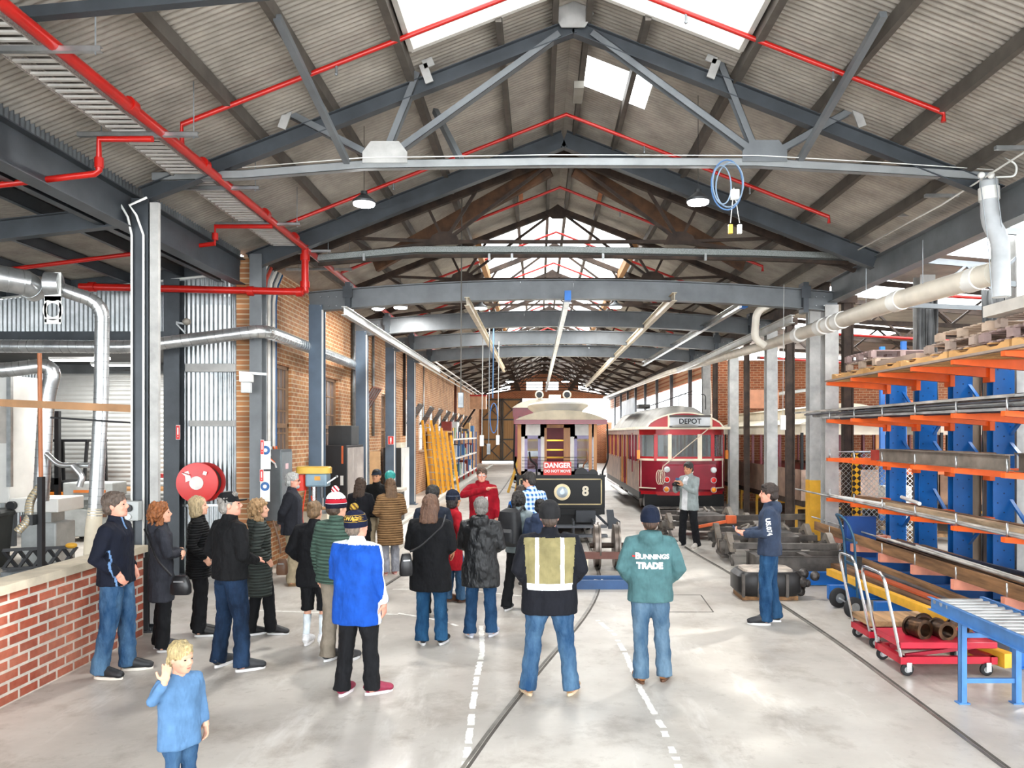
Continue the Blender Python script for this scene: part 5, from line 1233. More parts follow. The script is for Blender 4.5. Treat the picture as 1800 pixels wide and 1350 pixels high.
for x in (4.15-.45+.0, 4.55-.02): MB().bb(x-.02, x+.02, Y5-.01, Y5+.04, 1.62, 2.36).build('window_pillar', TCREAM, t5)
front(1.66, 1.72, .05).build('window_rail', TRED, t5)
front(1.72, 2.34, .01).build('windscreen', GP, t5)
b = MB()
for (x0, x1, z0, z1) in ((a0+.06, a0+.4, .78, .8), ): pass
def strip(p, q, z0, z1): b.bar((p[0], p[1]-.03, (z0+z1)/2), (q[0], q[1]-.03, (z0+z1)/2), .01, z1-z0)
strip(PLAN[0], PLAN[1], .8, .83); strip(PLAN[4], PLAN[5], .8, .83)
for i in (0, 5): x, y = PLAN[i]; x += .05 if i == 0 else -.05; b.bb(x-.015, x+.015, y-.06, y-.03, .8, 1.6)
b.build('cream_lining', TCREAM, t5)
f = MB().bb(3.5, 5.02-.0, Y5-.05, Y5+.0, .78, 1.5).build('bumper_panel', M('#8e1a30', .28, 0, .12, 2), t5, bevel=.03)
for (px, py, c, n_) in ((1172,825,'#e8ecec','headlamp'),(1254,826,'#e8ecec','headlamp'),(1172,843,'#e8201c','tail_lamp'),(1254,844,'#e8201c','tail_lamp'),(1171,860,'#f0921c','indicator'),(1254,861,'#f0921c','indicator')):
    x, z = q5(px, py); o = MB()._lathe((x, Y5-.05, z), (0,-1,0), [(0, .085), (.03, .085), (.03, .07)], 20).build(n_, GALV, t5, smooth=SM); MB().ball((x, Y5-.08, z), (.07,.03,.07), 16, 8).build('lens', M(c, .15), o, smooth=True)
text('58', .2, TCREAM, t5, (4.28, Y5-.058, 1.32), (pi/2,0,0), name='number_58', bold=.008, wt=True)
MB().bb(a0+.1, a1-.1, Y5+.1, Y5+.5, .3, .64).bb(a0, a1, Y5+.5, Y5+11, .5, .7).build('underframe', TBLK, t5)
MB().bb(a0+.25, a1-.2, Y5-.15, Y5+.1, .25, .3).build('lifeguard', IRON, t5)
for yy in (1.6, 3.2, 8, 9.5):
    for x in (a0+.45, a1-.45): MB().cyl((x-.06, Y5+yy, .36), (x+.06, Y5+yy, .36), .36, 20).build('wheel', WHM, t5, smooth=SM)
# side body
SIL = M('#a58a78', .35, .3, .25, 3, .1, 20); 
for x, s in ((a0, -1), (a1, 1)):
    MB().bb(x-.02, x+.02, Y5+.55, Y5+3.4, .7, 1.55).build('side_panel', SIL if s < 0 else MAROON, t5)
    MB().bb(x-.02, x+.02, Y5+5.6, Y5+11, .7, 1.55).build('side_panel', SIL if s < 0 else MAROON, t5)
    MB().bb(x-.03, x+.03, Y5+.55, Y5+11, 2.34, 2.5).build('cant_rail', SIL if s < 0 else TCREAM, t5)
    for k in range(15):
        y = Y5+.6+k*.74; MB().bb(x-.03, x+.03, y-.04, y+.04, .7 if 3.3 < y-Y5 < 5.7 else 1.5, 2.36).build('side_pillar', MAROON if k % 2 else OAK, t5)
MB().bb(a0+.06, a0+.1, Y5+3.4, Y5+3.5, .7, 2.4).bb(a0-.05, a0+.02, Y5+1.9, Y5+1.96, 1.2, 2.4).build('grab_pole', MAROON, t5)
MB().bb(a0-.18, a0, Y5+3.4, Y5+7.5, .38, .43).build('side_step', WHITE, t5)
MB().bb(a0+.05, a1-.05, Y5+.5, Y5+11, .7, .76).build('floor_deck', OAK, t5)
for yy in (2.6, 3.6, 4.6, 5.6, 6.6, 7.6): MB().bb(a0+.2, a0+.9, Y5+yy, Y5+yy+.08, .76, 1.5).bb(a1-.9, a1-.2, Y5+yy, Y5+yy+.08, .76, 1.5).build('seat', M('#3c5a4a', .6), t5)
MB().bb(a0+.05, a1-.05, Y5+2.0, Y5+2.06, 1.5, 2.4).build('cab_glass_wall', GP, t5)
MB().bb(a0-.06, a1+.06, Y5-.02, Y5+11, 2.5, 2.57).build('roof_cornice', TCREAM, t5)
b = MB(); secs = [(2.57, 1.28, 5.7), (2.7, 1.2, 5.6), (2.9, 1.05, 5.45), (3.05, .9, 5.3), (3.15, .7, 5.1), (3.2, .35, 4.7)]
b.loft([(4.15, Y5+5.6, z, rx, ry) for z, rx, ry in secs], 44, 3); b.build('roof', TROOF, t5, smooth=SM)
# destination box and arched gable
b = MB(); b.prism([(3.05, Y5+.0, 2.55)]+[(3.05+2.2*i/14, Y5+.0, 2.55+.42*sin(pi*i/14)**.6) for i in range(1, 14)]+[(5.25, Y5+.0, 2.55)], (0,.25,0)); b.build('destination_gable', TRED, t5)
b = MB(); P = [(3.05+2.2*i/20, 2.55+.42*max(0, sin(pi*i/20))**.6) for i in range(21)]
for p, q in zip(P, P[1:]): b.bar((p[0], Y5-.01, p[1]), (q[0], Y5-.01, q[1]), .03, .04)
b.bb(3.66, 3.72, Y5-.03, Y5, 2.55, 2.93).bb(4.86, 4.92, Y5-.03, Y5, 2.55, 2.93); b.build('cream_trim', TCREAM, t5)
db = MB().bb(3.72, 4.86, Y5-.03, Y5+.0, 2.58, 2.86).build('destination_box', M('#c9ccd0', .4), t5); MB().bb(3.7, 4.88, Y5-.04, Y5-.02, 2.84, 2.9).bb(3.7, 4.88, Y5-.04, Y5-.02, 2.55, 2.6).build('box_frame', M('#4a4440', .5), db)
text('DEPOT', .2, BLACK, t5, (4.29, Y5-.034, 2.72), (pi/2,0,0), name='depot_lettering', bold=.004, wt=True)
MB().tube([(4.9, Y5-.1, 2.6), (4.95, Y5+.3, 3.9)], .012, 6).tube([(4.9, Y5-.1, 2.6), (3.5, Y5-.16, 1.45), (3.42, Y5-.16, 1.1)], .014, 6).build('trolley_rope', M('#c9b8a4', .7), t5)
b = MB(); n = 14
for q in range(3): b.tube([(3.38+.05*q+.07*cos(2*pi*k/n), Y5-.17, 1.15+.2*sin(2*pi*k/n)) for k in range(n+1)], .012, 5, cap=False)
b.build('rope_coil', M('#c9b8a4', .7), t5)
MB().tube([(3.6, Y5+4.5, 3.25), (4.6, Y5+1.2, 3.65)], .02, 8).build('trolley_pole', BLACK, t5); MB().box((3.6, Y5+4.6, 3.3), (.4,.5,.15)).build('pole_base', IRON, t5)
MB().tube(bendy([(4.2, Y5+1.2, 3.2), (4.2, Y5+1.2, 3.55), (5.0, Y5+1.2, 3.55), (5.0, Y5+1.2, 3.1)], .1), .012, 6).build('roof_rail', BLACK, t5)
MB().bb(2.95, 3.0, Y5+2.2, Y5+5.5, 3.0, 3.5).build('roof_advert_board', M('#aeb4ba', .5, 0, .15, 3), t5)
for x, c_ in ((a0-.04, 'l'), (a1+.05, 'r')): MB().bb(x-.04, x+.04, Y5+.35, Y5+.45, 1.65, 1.9).build('side_indicator', M('#f08c1c', .3), t5)
# ---- weathered trams in the right annexe
def old_tram(x0, x1, y0, y1, lab, pan, roofc, name='weathered_tram'):
    t = thing(name, lab, 'tram', ((x0+x1)/2, (y0+y1)/2, 0))
    MB().bb(x0, x0+.04, y0, y1, .75, 1.5).bb(x0, x1, y0, y0+.04, .75, 1.5).bb(x1-.04, x1, y0, y1, .75, 1.5).build('body_panel', pan, t)
    MB().bb(x0-.03, x0+.05, y0, y1, 2.35, 2.6).bb(x0, x1, y0-.03, y0+.05, 2.35, 2.6).build('letter_board', TCREAM, t)
    for k in range(int((y1-y0)/.85)+1):
        y = y0+k*.85; MB().bb(x0-.01, x0+.05, y-.04, y+.04, 1.5, 2.4).bb(x1-.05, x1, y-.04, y+.04, 1.5, 2.4).build('window_post', MAROON if k % 3 else TBLK, t)
    for x in (x0+.4, (x0+x1)/2, x1-.4): MB().bb(x-.04, x+.04, y0-.01, y0+.04, 1.5, 2.4).build('window_post', OAK, t)
    MB().bb(x0+.3, x1-.3, y0+1, y1, .9, 1.45).build('seat_row', M('#7c2a24', .6), t)
    roofloft(y0-.2, y1, arc(x0-.12, x1+.12, 2.6, 2.82, p=2.4)).build('roof', roofc, t, smooth=SM)
    MB().bb(x0+.5, x1-.5, y0+.3, y1, 2.78, 3.02).build('clerestory', TCREAM, t); roofloft(y0+.1, y1, arc(x0+.4, x1-.4, 3.02, 3.12)).build('upper_roof', roofc, t, smooth=SM)
    MB().bb(x0+.05, x1-.05, y0, y1, .6, .75).build('underframe', RUST, t)
    for k in range(5): y = y0+.5+k*(y1-y0-1)/4; MB().bb(x0+.02, x0+.08, y-.04, y+.04, 0, .6).bb(x1-.1, x1-.04, y-.04, y+.04, 0, .6).bb(x0+.02, x1, y-.05, y+.05, .5, .6).build('trestle', YELLOW, t)
old_tram(6.35, 8.6, 18.6, 26.5, 'weathered pink-brown tram body on yellow trestles in the right annexe', SIL, TCREAM)
old_tram(9.2, 11.4, 17.6, 26.5, 'second stored cream and brown tram body farther right in the annexe', M('#8d6a50', .6, 0, .2, 3), M('#b8b0a0', .6))
old_tram(12.0, 14.2, 17.5, 26.0, 'third stored tram body at the far right of the annexe', TCREAM, TROOF)
# clutter around annexe: timber stacks
for i in range(7):
    x, y = 6.2+R.random()*2.2, 16.0+R.random()*1.4
    tag(MB().bar((x-.3, y, .06+.09*i), (x+.9, y+R.uniform(-.3,.3), .06+.09*i), .5, .08).build('timber_offcut', PLK[i % 5]), 'loose board in the pile behind the yellow-based column', 'board', 'board pile behind the yellow-based column')
tag(MB().box((7.35, 15.85, 1.0), (.55, .3, .6)).build('cream_cover', M('#d8d4cc', .7)), 'pale cloth cover glimpsed behind the mesh fence', 'cover')
t = thing('wall_heater', 'orange-brown heater box high on the annexe brick wall', 'heater', at(1337,705,25)); MB().box(at(1337,702,25), (1.0,.6,.6)).build('case', M('#c98a68', .5), t)
tag(MB().tube([at(1335,697,26.5), at(1460,680,26.5)], .06, 10).build('white_wall_pipe', WHITE, smooth=True), 'white pipe running along the annexe brick wall', 'pipe')
for i, (z, y, lab) in enumerate(((4.75, 13.0, 'nearest'), (4.6, 17.0, 'middle'), (4.5, 21.5, 'farthest'))): tag(MB().tube([(6.2, y, z), (17, y+.2, z-.6)], .03, 8).build('annexe_red_pipe', REDP, smooth=True), '%s red pipe crossing the right annexe under its roof' % lab, 'pipe', 'red pipes in the right annexe')
# ================================================================== LEFT WORKSHOP
MG = M('#a9adac', .45, .15, .1, 4); MW = M('#e2e1dc', .5, 0, .06, 2)
def P(px, py, Y): return at(px, py, Y)
t = thing('machine_cabinet', 'large white slanted-top machine cabinet at the left edge of the workshop', 'machine', (-10.7, 14.4, 0))
MB().prism([(-11.8, 14.1, 1.1), (-9.72, 14.1, 1.1), (-9.72, 14.1, 3.45), (-10.2, 14.1, 3.45), (-11.8, 14.1, 2.9)], (0,.9,0)).build('body', MW, t, bevel=.02)
MB().bb(-9.74, -9.66, 14.05, 14.12, 1.4, 3.5).build('edge_strip', GALV, t); MB().bb(-10.2, -9.74, 14.08, 14.1, 2.2, 3.0).build('grey_panel', M('#b8b2aa', .6), t)
for x in (-11.7, -9.85): 
    for y in (14.15, 14.9): MB().bb(x-.04, x+.04, y-.04, y+.04, 0, 1.1).build('leg', GALV, t)
t = thing('wheelie_bin', 'dark grey plastic bin under the white cabinet', 'bin', (-10.1, 13.9, 0))
MB().loft([(-9.75, 13.7, 0, .2, .2), (-9.75, 13.7, .9, .27, .25), (-9.75, 13.7, .93, .3, .28), (-9.75, 13.7, .97, .3, .28)], 16, 5).build('bin_body', M('#2e302e', .6), t); 
MB().loft([(-9.75, 13.7, .975, .3, .28), (-9.75, 13.7, 1.03, .26, .24)], 16, 5).build('lid', M('#262826', .5), t)
t = thing('band_saw_machine', 'small white-grey machine on a skirt below the suction hose', 'machine', (-9.1, 14.2, 0))
MB().bb(-9.45, -8.8, 14.0, 14.6, 0, .75).build('base', MG, t, bevel=.03); MB().bb(-9.6, -8.7, 13.9, 14.7, .95, 1.2).build('table', MW, t, bevel=.02); MB().bb(-9.3, -8.95, 14.1, 14.5, .75, .95).build('neck', MG, t); MB().cyl((-9.5, 13.88, 1.08), (-9.5, 13.8, 1.08), .08, 14).build('handwheel', BLACK, t)
t = thing('thicknesser', 'grey wheeled thicknesser machine in front of the roller shutter', 'machine', (-9.9, 17.1, 0))
MB().bb(-10.5, -9.3, 16.8, 17.5, .12, .72).build('base', MG, t, bevel=.02); MB().bb(-10.45, -9.35, 16.85, 17.45, .72, .95).build('mid_body', M('#8f9493', .5, .2), t, bevel=.02); MB().bb(-10.55, -9.25, 16.75, 17.5, .93, 1.0).build('table', M('#c4c8c8', .3, .6), t)
MB().bb(-10.45, -9.35, 16.85, 17.45, 1.0, 1.3).build('head', MG, t, bevel=.03); MB().bb(-10.2, -9.5, 16.83, 16.85, 1.08, 1.14).build('warning_strip', M('#c9702c', .5), t); MB().bb(-9.75, -9.45, 16.78, 16.8, .55, .62).build('badge', M('#6a4a34', .5), t)
for x in (-10.35, -9.45): 
    for y in (16.9, 17.4): MB().cyl((x-.03, y, .06), (x+.03, y, .06), .06, 12).build('caster', BLACK, t)
t = thing('forklift', 'black and orange forklift parked by the roller shutter', 'forklift', (-11.2, 18.4, 0))
MB().bb(-11.75, -10.6, 18.0, 19.2, .35, 1.0).build('body', M('#d97a1c', .45), t, bevel=.08); MB().bb(-11.6, -10.8, 18.1, 18.9, 1.0, 1.25).build('bonnet', BLACK, t, bevel=.05)
for x in (-11.75, -10.7): 
    MB().bar((x, 18.05, 1.0), (x, 18.2, 2.2), .06, .06).bar((x, 19.0, 1.0), (x, 18.95, 2.2), .06, .06).build('guard_post', BLACK, t)
MB().bb(-11.78, -10.67, 18.15, 19.0, 2.18, 2.24).build('overhead_guard', BLACK, t); MB().bb(-11.9, -11.8, 17.75, 17.85, .1, 2.9).bb(-11.2, -11.1, 17.75, 17.85, .1, 2.9).bb(-11.9, -11.1, 17.75, 17.85, 1.2, 1.35).build('mast', BLACK, t)
for x in (-11.65, -10.7):
    for y in (18.3, 19.0): MB().cyl((x-.09, y, .3), (x+.09, y, .3), .3, 20).build('wheel', RUBBER, t, smooth=SM)
MB().ball((-10.85, 18.1, 1.15), .06, 10, 6).build('beacon', M('#f07818', .3), t, smooth=True)
t = thing('work_bench', 'timber-topped bench with black lathe parts along the roller shutter', 'bench', (-9.9, 18.8, 0)); MB().bb(-10.4, -8.7, 18.4, 19.2, 1.0, 1.06).build('top', TIMN, t)
for x in (-10.35, -8.75): MB().bb(x-.04, x+.04, 18.45, 19.1, 0, 1.0).build('leg', BLACK, t)
t = thing('storage_rack', 'storage rack with yellow beam behind the white cabinet', 'rack', (-11.9, 17.0, 0)); 
for x in (-12.6, -11.1): MB().bb(x-.04, x+.04, 16.2, 16.28, 0, 3.6).bb(x-.04, x+.04, 17.0, 17.08, 0, 3.6).build('post', STEELD, t)
for z in (1.4, 2.4, 3.1): MB().bb(-12.6, -11.1, 16.18, 16.24, z-.06, z+.06).build('beam', YELLOW if z < 3 else ORANGE, t); MB().bb(-12.6, -11.1, 16.2, 17.05, z+.06, z+.09).build('shelf', PLK[1], t)
tag(MB().box((-11.6, 16.6, 2.68), (.8, .6, .36)).build('brown_crate', M('#7a4a38', .7), bevel=.03), 'brown tub on the storage rack above the yellow beam', 'crate')
tag(MB().box((-12.0, 16.6, 3.25), (.6, .5, .18)).build('timber_crate', PLK[1]), 'wooden crate on the top shelf of the storage rack', 'crate')
tag(MB().bar((-7.1, 9.5, 2.78), (-4.89, 9.35, 2.68), .05, .09).build('timber_beam', M('#a87e58', .7, 0, .15, 3)), 'long brown timber beam spanning across to the near column', 'beam')
tag(MB().cyl((-6.1, 9.6, 2.58), (-4.86, 9.5, 2.5), .012, 6).build('dark_rod', BLACK), 'thin dark rod under the brown timber beam', 'rod')
t = thing('machine_post', 'black upright post with a small red and black switch box behind the low wall', 'post', (-7.25, 11.2, 0)); MB().bb(-7.29, -7.22, 11.16, 11.24, 0, 1.75).build('post_tube', BLACK, t); MB().box((-7.38, 11.12, 1.13), (.17, .1, .15)).build('switch_box', M('#2a2c2e', .5), t); MB().box((-7.47, 11.12, 1.12), (.02, .08, .12)).build('red_switch', RED, t); MB().cyl((-7.26, 11.2, 1.75), (-7.28, 11.2, 3.55), .03, 8).build('orange_cable', M('#b8734c', .6), t)
t = thing('lattice_bed', 'black cast lattice machine bed lying on the floor behind the low wall', 'machine part', (-8.6, 13.0, 0))
b = MB(); b.bar((-9.0, 12.9, .42), (-8.0, 13.3, .42), .06, .05).bar((-9.0, 12.9, .1), (-8.0, 13.3, .1), .06, .05)
for k in range(5):
    u = k/5; p = Vector((-9.0+u, 12.9+.4*u, .1)); q = Vector((-9.0+u+.2, 12.9+.4*(u+.2), .42)); b.bar(p, q, .05, .04, up=(0,1,0)).bar((p.x, p.y, .42), (q.x, q.y, .1), .05, .04, up=(0,1,0))
b.build('lattice', BLACK, t); MB().bb(-8.9, -8.1, 12.7, 13.0, 0, .08).build('foot', GALVD, t); MB().ball((-7.85, 12.9, .5), (.1,.07,.05), 10, 6).build('yellow_knob', YELLOW, t, smooth=True)
tag(MB().cyl((-7.15, 10.0, 0), (-7.15, 10.0, .9), .02, 8).cyl((-7.15, 10.0, .85), (-7.15, 10.0, 1.0), .028, 8).build('lever_handle', BLACK), 'small black lever at the far left behind the low wall', 'lever')
# column fittings
t = thing('switch_box', 'grey switch box with round black knob on the near column', 'switch', (-4.82, 9.1, 1.5)); MB().bb(-4.93, -4.72, 9.05, 9.15, 1.35, 1.58).build('box', MG, t, bevel=.008); MB().cyl((-4.83, 9.05, 1.5), (-4.83, 9.02, 1.5), .045, 16).build('knob', BLACK, t); MB().cyl((-4.83, 9.05, 1.4), (-4.83, 9.03, 1.4), .035, 16).build('socket', M('#c9cccc', .5), t)
t = thing('emergency_light', 'white emergency light box on a bracket at the brick corner column', 'lamp', at(434, 668, 12.5)); p = at(434, 660, 12.45); MB().bar(p+Vector((-.12,0,.05)), p+Vector((.32,0,.02)), .05, .04).build('bracket', GALV, t); MB().box(p+Vector((0,-.02,-.04)), (.2,.12,.14)).build('head', WHITE, t, bevel=.01); MB().box(p+Vector((.0,-.02,-.2)), (.15,.1,.17)).build('battery_box', M('#cfd3d4', .3), t, bevel=.01)
t = thing('wall_fitting', 'bulkhead lamp on a triangular bracket beside the corrugated wall', 'lamp', at(325, 572, 12.6)); p = at(325, 572, 12.6); MB().bar(p+Vector((-.14,0,.05)), p+Vector((.02,0,.02)), .03, .03).bar(p+Vector((-.14,0,.03)), p+Vector((.0,0,-.12)), .02, .02).build('bracket', GALV, t); MB().ball(p+Vector((.03,0,.06)), (.07,.07,.06), 12, 8).build('lamp_dome', M('#8c867c', .4), t, smooth=True)
t = thing('hose_reel', 'big round red fire hose reel on the corrugated panel', 'hose reel', (-5.55, 12.6, 1.25)); c = Vector((-5.6, 12.75, 1.57))
MB()._lathe(c+Vector((.03,.08,0)), (.12,-1,0), [(0, .33), (.012, .33)], 40).build('rear_disc', M('#b01a18', .35), t, smooth=SM)
MB()._lathe(c+Vector((.03,.05,0)), (.12,-1,0), [(0, .27), (.18, .27)], 32).build('hose_coil', M('#2b2828', .6, 0, .2, 40), t, smooth=SM)
f = MB()._lathe(c+Vector((.0,-.15,0)), (.12,-1,0), [(0, .33), (.0, .335), (.02, .33), (.03, .22), (.035, .05)], 40).build('front_disc', M('#cc1f1c', .3, 0, .06, 3), t, smooth=SM)
MB()._lathe(c+Vector((.0,-.185,0)), (.12,-1,0), [(0, .11), (.012, .11)], 24).build('hub', M('#e0dcd8', .4), t, smooth=SM)
MB().box(c+Vector((-.17,-.2,.1)), (.15, .004, .16), Matrix.Rotation(-.35, 3, 'Y')).build('label', WHITE, t); MB().box(c+Vector((.14,-.19,.16)), (.06, .004, .06), Matrix.Rotation(.3, 3, 'Y')).build('label', WHITE, t)
text('FIRE HOSE REEL', .022, RED, t, tuple(c+Vector((-.15,-.205,.15))), (pi/2,.35,0), wt=True, bold=.001)
MB().bb(-6.0, -5.0, 12.93, 12.97, 1.15, 1.19).bb(-6.0, -5.0, 12.93, 12.97, 1.28, 1.32).bb(-5.63, -5.55, 12.8, 12.96, 1.2, 1.6).build('mounting_channel', GALV, t)
def firesign(name, p, w, h, lab, blue=None):
    t = thing(name, lab, 'sign', p); p = Vector(p); MB().box(p, (w, .008, h)).build('plate', WHITE, t)
    if blue:
        for dz in blue: MB()._lathe(p+Vector((0,-.005,dz)), (0,-1,0), [(0, w*.46), (.003, w*.46)], 24).build('blue_disc', M('#1c5c9c', .4), t, smooth=SM); MB()._lathe(p+Vector((0,-.009,dz)), (0,-1,0), [(0, w*.2), (.003, w*.2)], 16).build('white_symbol', WHITE, t)
    else:
        MB().box(p+Vector((0,-.005,0)), (w*.9, .004, h*.94)).build('red_field', M('#d42a28', .4), t); MB().box(p+Vector((0,-.009,h*.08)), (w*.28, .004, h*.5)).ball(p+Vector((0,-.009,-h*.3)), (w*.12,.003,w*.12), 10, 6).build('white_symbol', WHITE, t)
    return t
firesign('fire_sign', at(687, 774, 22.0), .17, .24, 'red and white fire extinguisher sign on the blue column near the ladders')
firesign('fire_sign', at(313, 760, 12.7), .07, .24, 'narrow red and white fire sign on the dark column left of the hose reel')
firesign('safety_sign', at(467, 800, 12.6), .16, .46, 'white safety notice with a blue disc on the corner column, upper', (.08,))
firesign('safety_sign', at(466, 855, 12.6), .16, .5, 'white safety notice with a blue disc on the corner column, lower', (0,))
firesign('fire_sign', at(461, 786, 12.55), .055, .24, 'tiny red sign overlapping the upper blue disc notice')
firesign('fire_sign', at(460, 836, 12.55), .06, .2, 'tiny red sign overlapping the lower blue disc notice')
firesign('fire_sign', at(295, 806, 15), .08, .2, 'small red and white tag seen through the gap beside the near column')
tag(MB().box(at(288, 836, 15.5), (.5,.3,.08)).build('red_box', RED), 'red tool box lid seen beside the near column', 'box')
t = thing('switch_cabinet', 'tall grey switch cabinet on the brick wall under the cables', 'cabinet', (-4.64, 13.7, .85)); MB().bb(-4.76, -4.5, 13.4, 14.0, .85, 2.1).build('case', M('#6e7478', .4, .2), t, bevel=.01); MB().bb(-4.5, -4.485, 13.43, 13.97, .9, 2.05).build('cabinet_door', M('#9aa2a6', .35, .3), t); MB().bb(-4.484, -4.48, 13.6, 13.75, 1.75, 1.85).build('label', M('#e8c4c8', .5), t)
t = thing('drill_press', 'pedestal drill press with yellow belt cover and red motor', 'drill press', (-3.95, 13.5, 0)); x, y = -3.95, 13.5
MB().bb(x-.25, x+.3, y-.2, y+.3, 0, .08).build('base', M('#6c7f8c', .45), t, bevel=.01); MB().cyl((x, y, .08), (x, y, 1.5), .05, 16).build('column', CHROME, t, smooth=SM)
MB().bb(x-.12, x+.26, y-.14, y+.14, 1.45, 1.68).build('head', M('#7f98a8', .4), t, bevel=.03); MB().loft([(x, y, 1.68, .3, .15), (x, y, 1.78, .3, .15), (x, y, 1.8, .28, .13)], 24, 4).build('belt_cover', M('#d9b04c', .45), t, smooth=SM)
MB().cyl((x-.22, y, 1.38), (x-.22, y, 1.66), .1, 20).build('motor', M('#d8321c', .4), t, smooth=SM); MB().bar((x+.24, y-.1, 1.5), (x+.42, y-.12, 1.62), .02, .02).ball((x+.43, y-.12, 1.63), .025, 8, 6).build('feed_handle', CHROME, t)
MB().cyl((x+.14, y, 1.25), (x+.14, y, 1.46), .03, 12).cyl((x+.14, y, 1.1), (x+.14, y, 1.25), .012, 8).build('chuck', M('#6b6c6e', .3, .8), t, smooth=SM); MB().cyl((x+.08, y, .98), (x+.08, y, 1.02), .2, 24).build('table', M('#8a8c8c', .35, .7), t, smooth=SM)
MB().tube(bendy([(x-.1, y-.16, 1.4), (x-.16, y-.2, .9), (x-.05, y-.22, .6), (x+.12, y-.2, .8), (x-.0, y-.17, 1.3)], .2), .012, 8).build('red_cable', M('#d8401c', .5), t, smooth=SM); MB().box((x+.1, y-.145, 1.6), (.1,.006,.07)).build('plate', M('#e09a3c', .5), t)
t = thing('tool_bench', 'cream work bench behind the drill press', 'bench', (-4.2, 14.4, 0)); MB().bb(-4.55, -3.85, 14.1, 14.5, .95, 1.0).build('top', TIMN, t); MB().bb(-4.5, -3.9, 14.15, 14.5, 0, .95).build('cupboard', CREAM, t)
t = thing('tambour_cabinet', 'black cabinet with a grey shuttered side against the brick wall', 'cabinet', (-4.2, 16.7, 0)); MB().bb(-4.6, -4.0, 16.0, 17.5, 0, 2.13).build('case', M('#1e1f22', .5), t, bevel=.01)
b = MB()
for k in range(16): b.bb(-4.0, -3.985, 16.04+k*.09, 16.12+k*.09, .05, 2.08)
b.build('shutter', M('#a39a94', .5), t); MB().bb(-4.11, -4.07, 15.985, 16.0, 1.75, 2.12).build('orange_strip', M('#d0602c', .5), t); MB().bb(-4.13, -4.07, 15.985, 16.0, 1.3, 1.5).build('paper_label', WHITE, t)
tag(MB().bb(-4.55, -4.05, 16.6, 17.3, 2.13, 2.55).build('dark_box', M('#35383a', .6), bevel=.01), 'dark metal box on top of the black cabinet', 'box')
tag(MB().box((-4.45, 20.6, .95), (.4, .04, 1.9)).build('board_panel', M('#d0a87c', .7)), 'plain tan board leaning between the blue columns', 'board')
t = thing('bench_grinder_stand', 'bench with teal grinder behind the smiling man', 'bench', (-4.1, 20.0, 0)); MB().bb(-4.5, -3.5, 19.6, 20.4, .88, .95).build('top', M('#bdb4a8', .6), t); MB().bb(-4.45, -3.55, 19.7, 20.3, 0, .88).build('cupboard', M('#202226', .5), t)
t = thing('teal_grinder', 'round teal disc sander on the bench behind the smiling man', 'grinder', (-3.85, 19.8, .95)); MB()._lathe((-3.85, 19.75, 1.3), (.5,-1,0), [(0, .07), (.04, .13), (.1, .14), (.13, .09)], 24).build('disc_guard', M('#1f8f8a', .35, 0, .2, 8), t, smooth=SM); MB().bb(-3.95, -3.75, 19.75, 19.95, .95, 1.15).build('foot', M('#1f8f8a', .4), t)
t = thing('white_cabinet', 'white and black cabinet beside the third blue column', 'cabinet', (-4.1, 23.3, 0)); MB().bb(-4.65, -4.12, 23.0, 24.2, 0, 1.95).build('case', M('#26282a', .5), t); MB().bb(-4.12, -4.08, 23.0, 24.2, .05, 1.95).build('cabinet_door', MW, t); MB().bb(-4.6, -4.15, 23.1, 23.9, 1.95, 2.1).build('carton', CREAM, t)
struct(MB().bb(-3.62, -3.45, 19, 58, 0, .12).build('trim_5', M('#d0cbc2', .8, 0, .08, 2), recenter=False))
t = thing('low_step', 'pale concrete step along the left wall past the benches', 'step', (-3.0, 17, 0)); MB().bb(-3.35, -2.85, 15.3, 20.0, 0, .12).build('step_block', M('#d3cec4', .8, 0, .08, 2), t, bevel=.02)
# ladders
LY = M('#e6a828', .45, 0, .1, 4)
for i in range(5):
    x0, y0 = -4.3+.17*i, 30.0+i*.25; lean = -.12
    t = thing('ladder', 'yellow fibreglass ladder leaning on the left wall, %s' % ['leftmost of the row','second in the row','middle of the row','fourth in the row','rightmost of the row'][i], 'ladder', (x0, y0, 0), 0, 'yellow ladders leaning on the left wall')
    H_ = 2.9-.15*i; p = [Vector((x0+s*.17+.25, y0-.2, 0)) for s in (-1, 1)]; q = [Vector((x0+s*.17+lean, y0+.3, H_)) for s in (-1, 1)]
    for a, c in zip(p, q): MB().bar(a, c, .09, .05, up=(0,1,0)).build('stile', LY, t)
    b = MB()
    for k in range(1, 10): u = k/10; b.cyl(p[0].lerp(q[0], u), p[1].lerp(q[1], u), .016, 6)
    b.build('rung', GALV, t)
t = thing('a_frame_ladder', 'yellow folding ladder standing left of the black tram', 'ladder', at(905, 860, 21)); 
for a, c in (((893,866),(917,790)), ((905,870),(921,790)), ((922,862),(921,790))): MB().bar(at(*a, 20.5), at(*c, 20.8), .07, .05, up=(0,1,0)).build('stile', M('#c99a34', .5), t)
b = MB()
for k in range(1, 7): u = k/7; b.bar(at(893,866,20.5).lerp(at(917,790,20.8), u), at(905,870,20.5).lerp(at(921,790,20.8), u), .03, .04)
b.build('rung', GALVD, t)
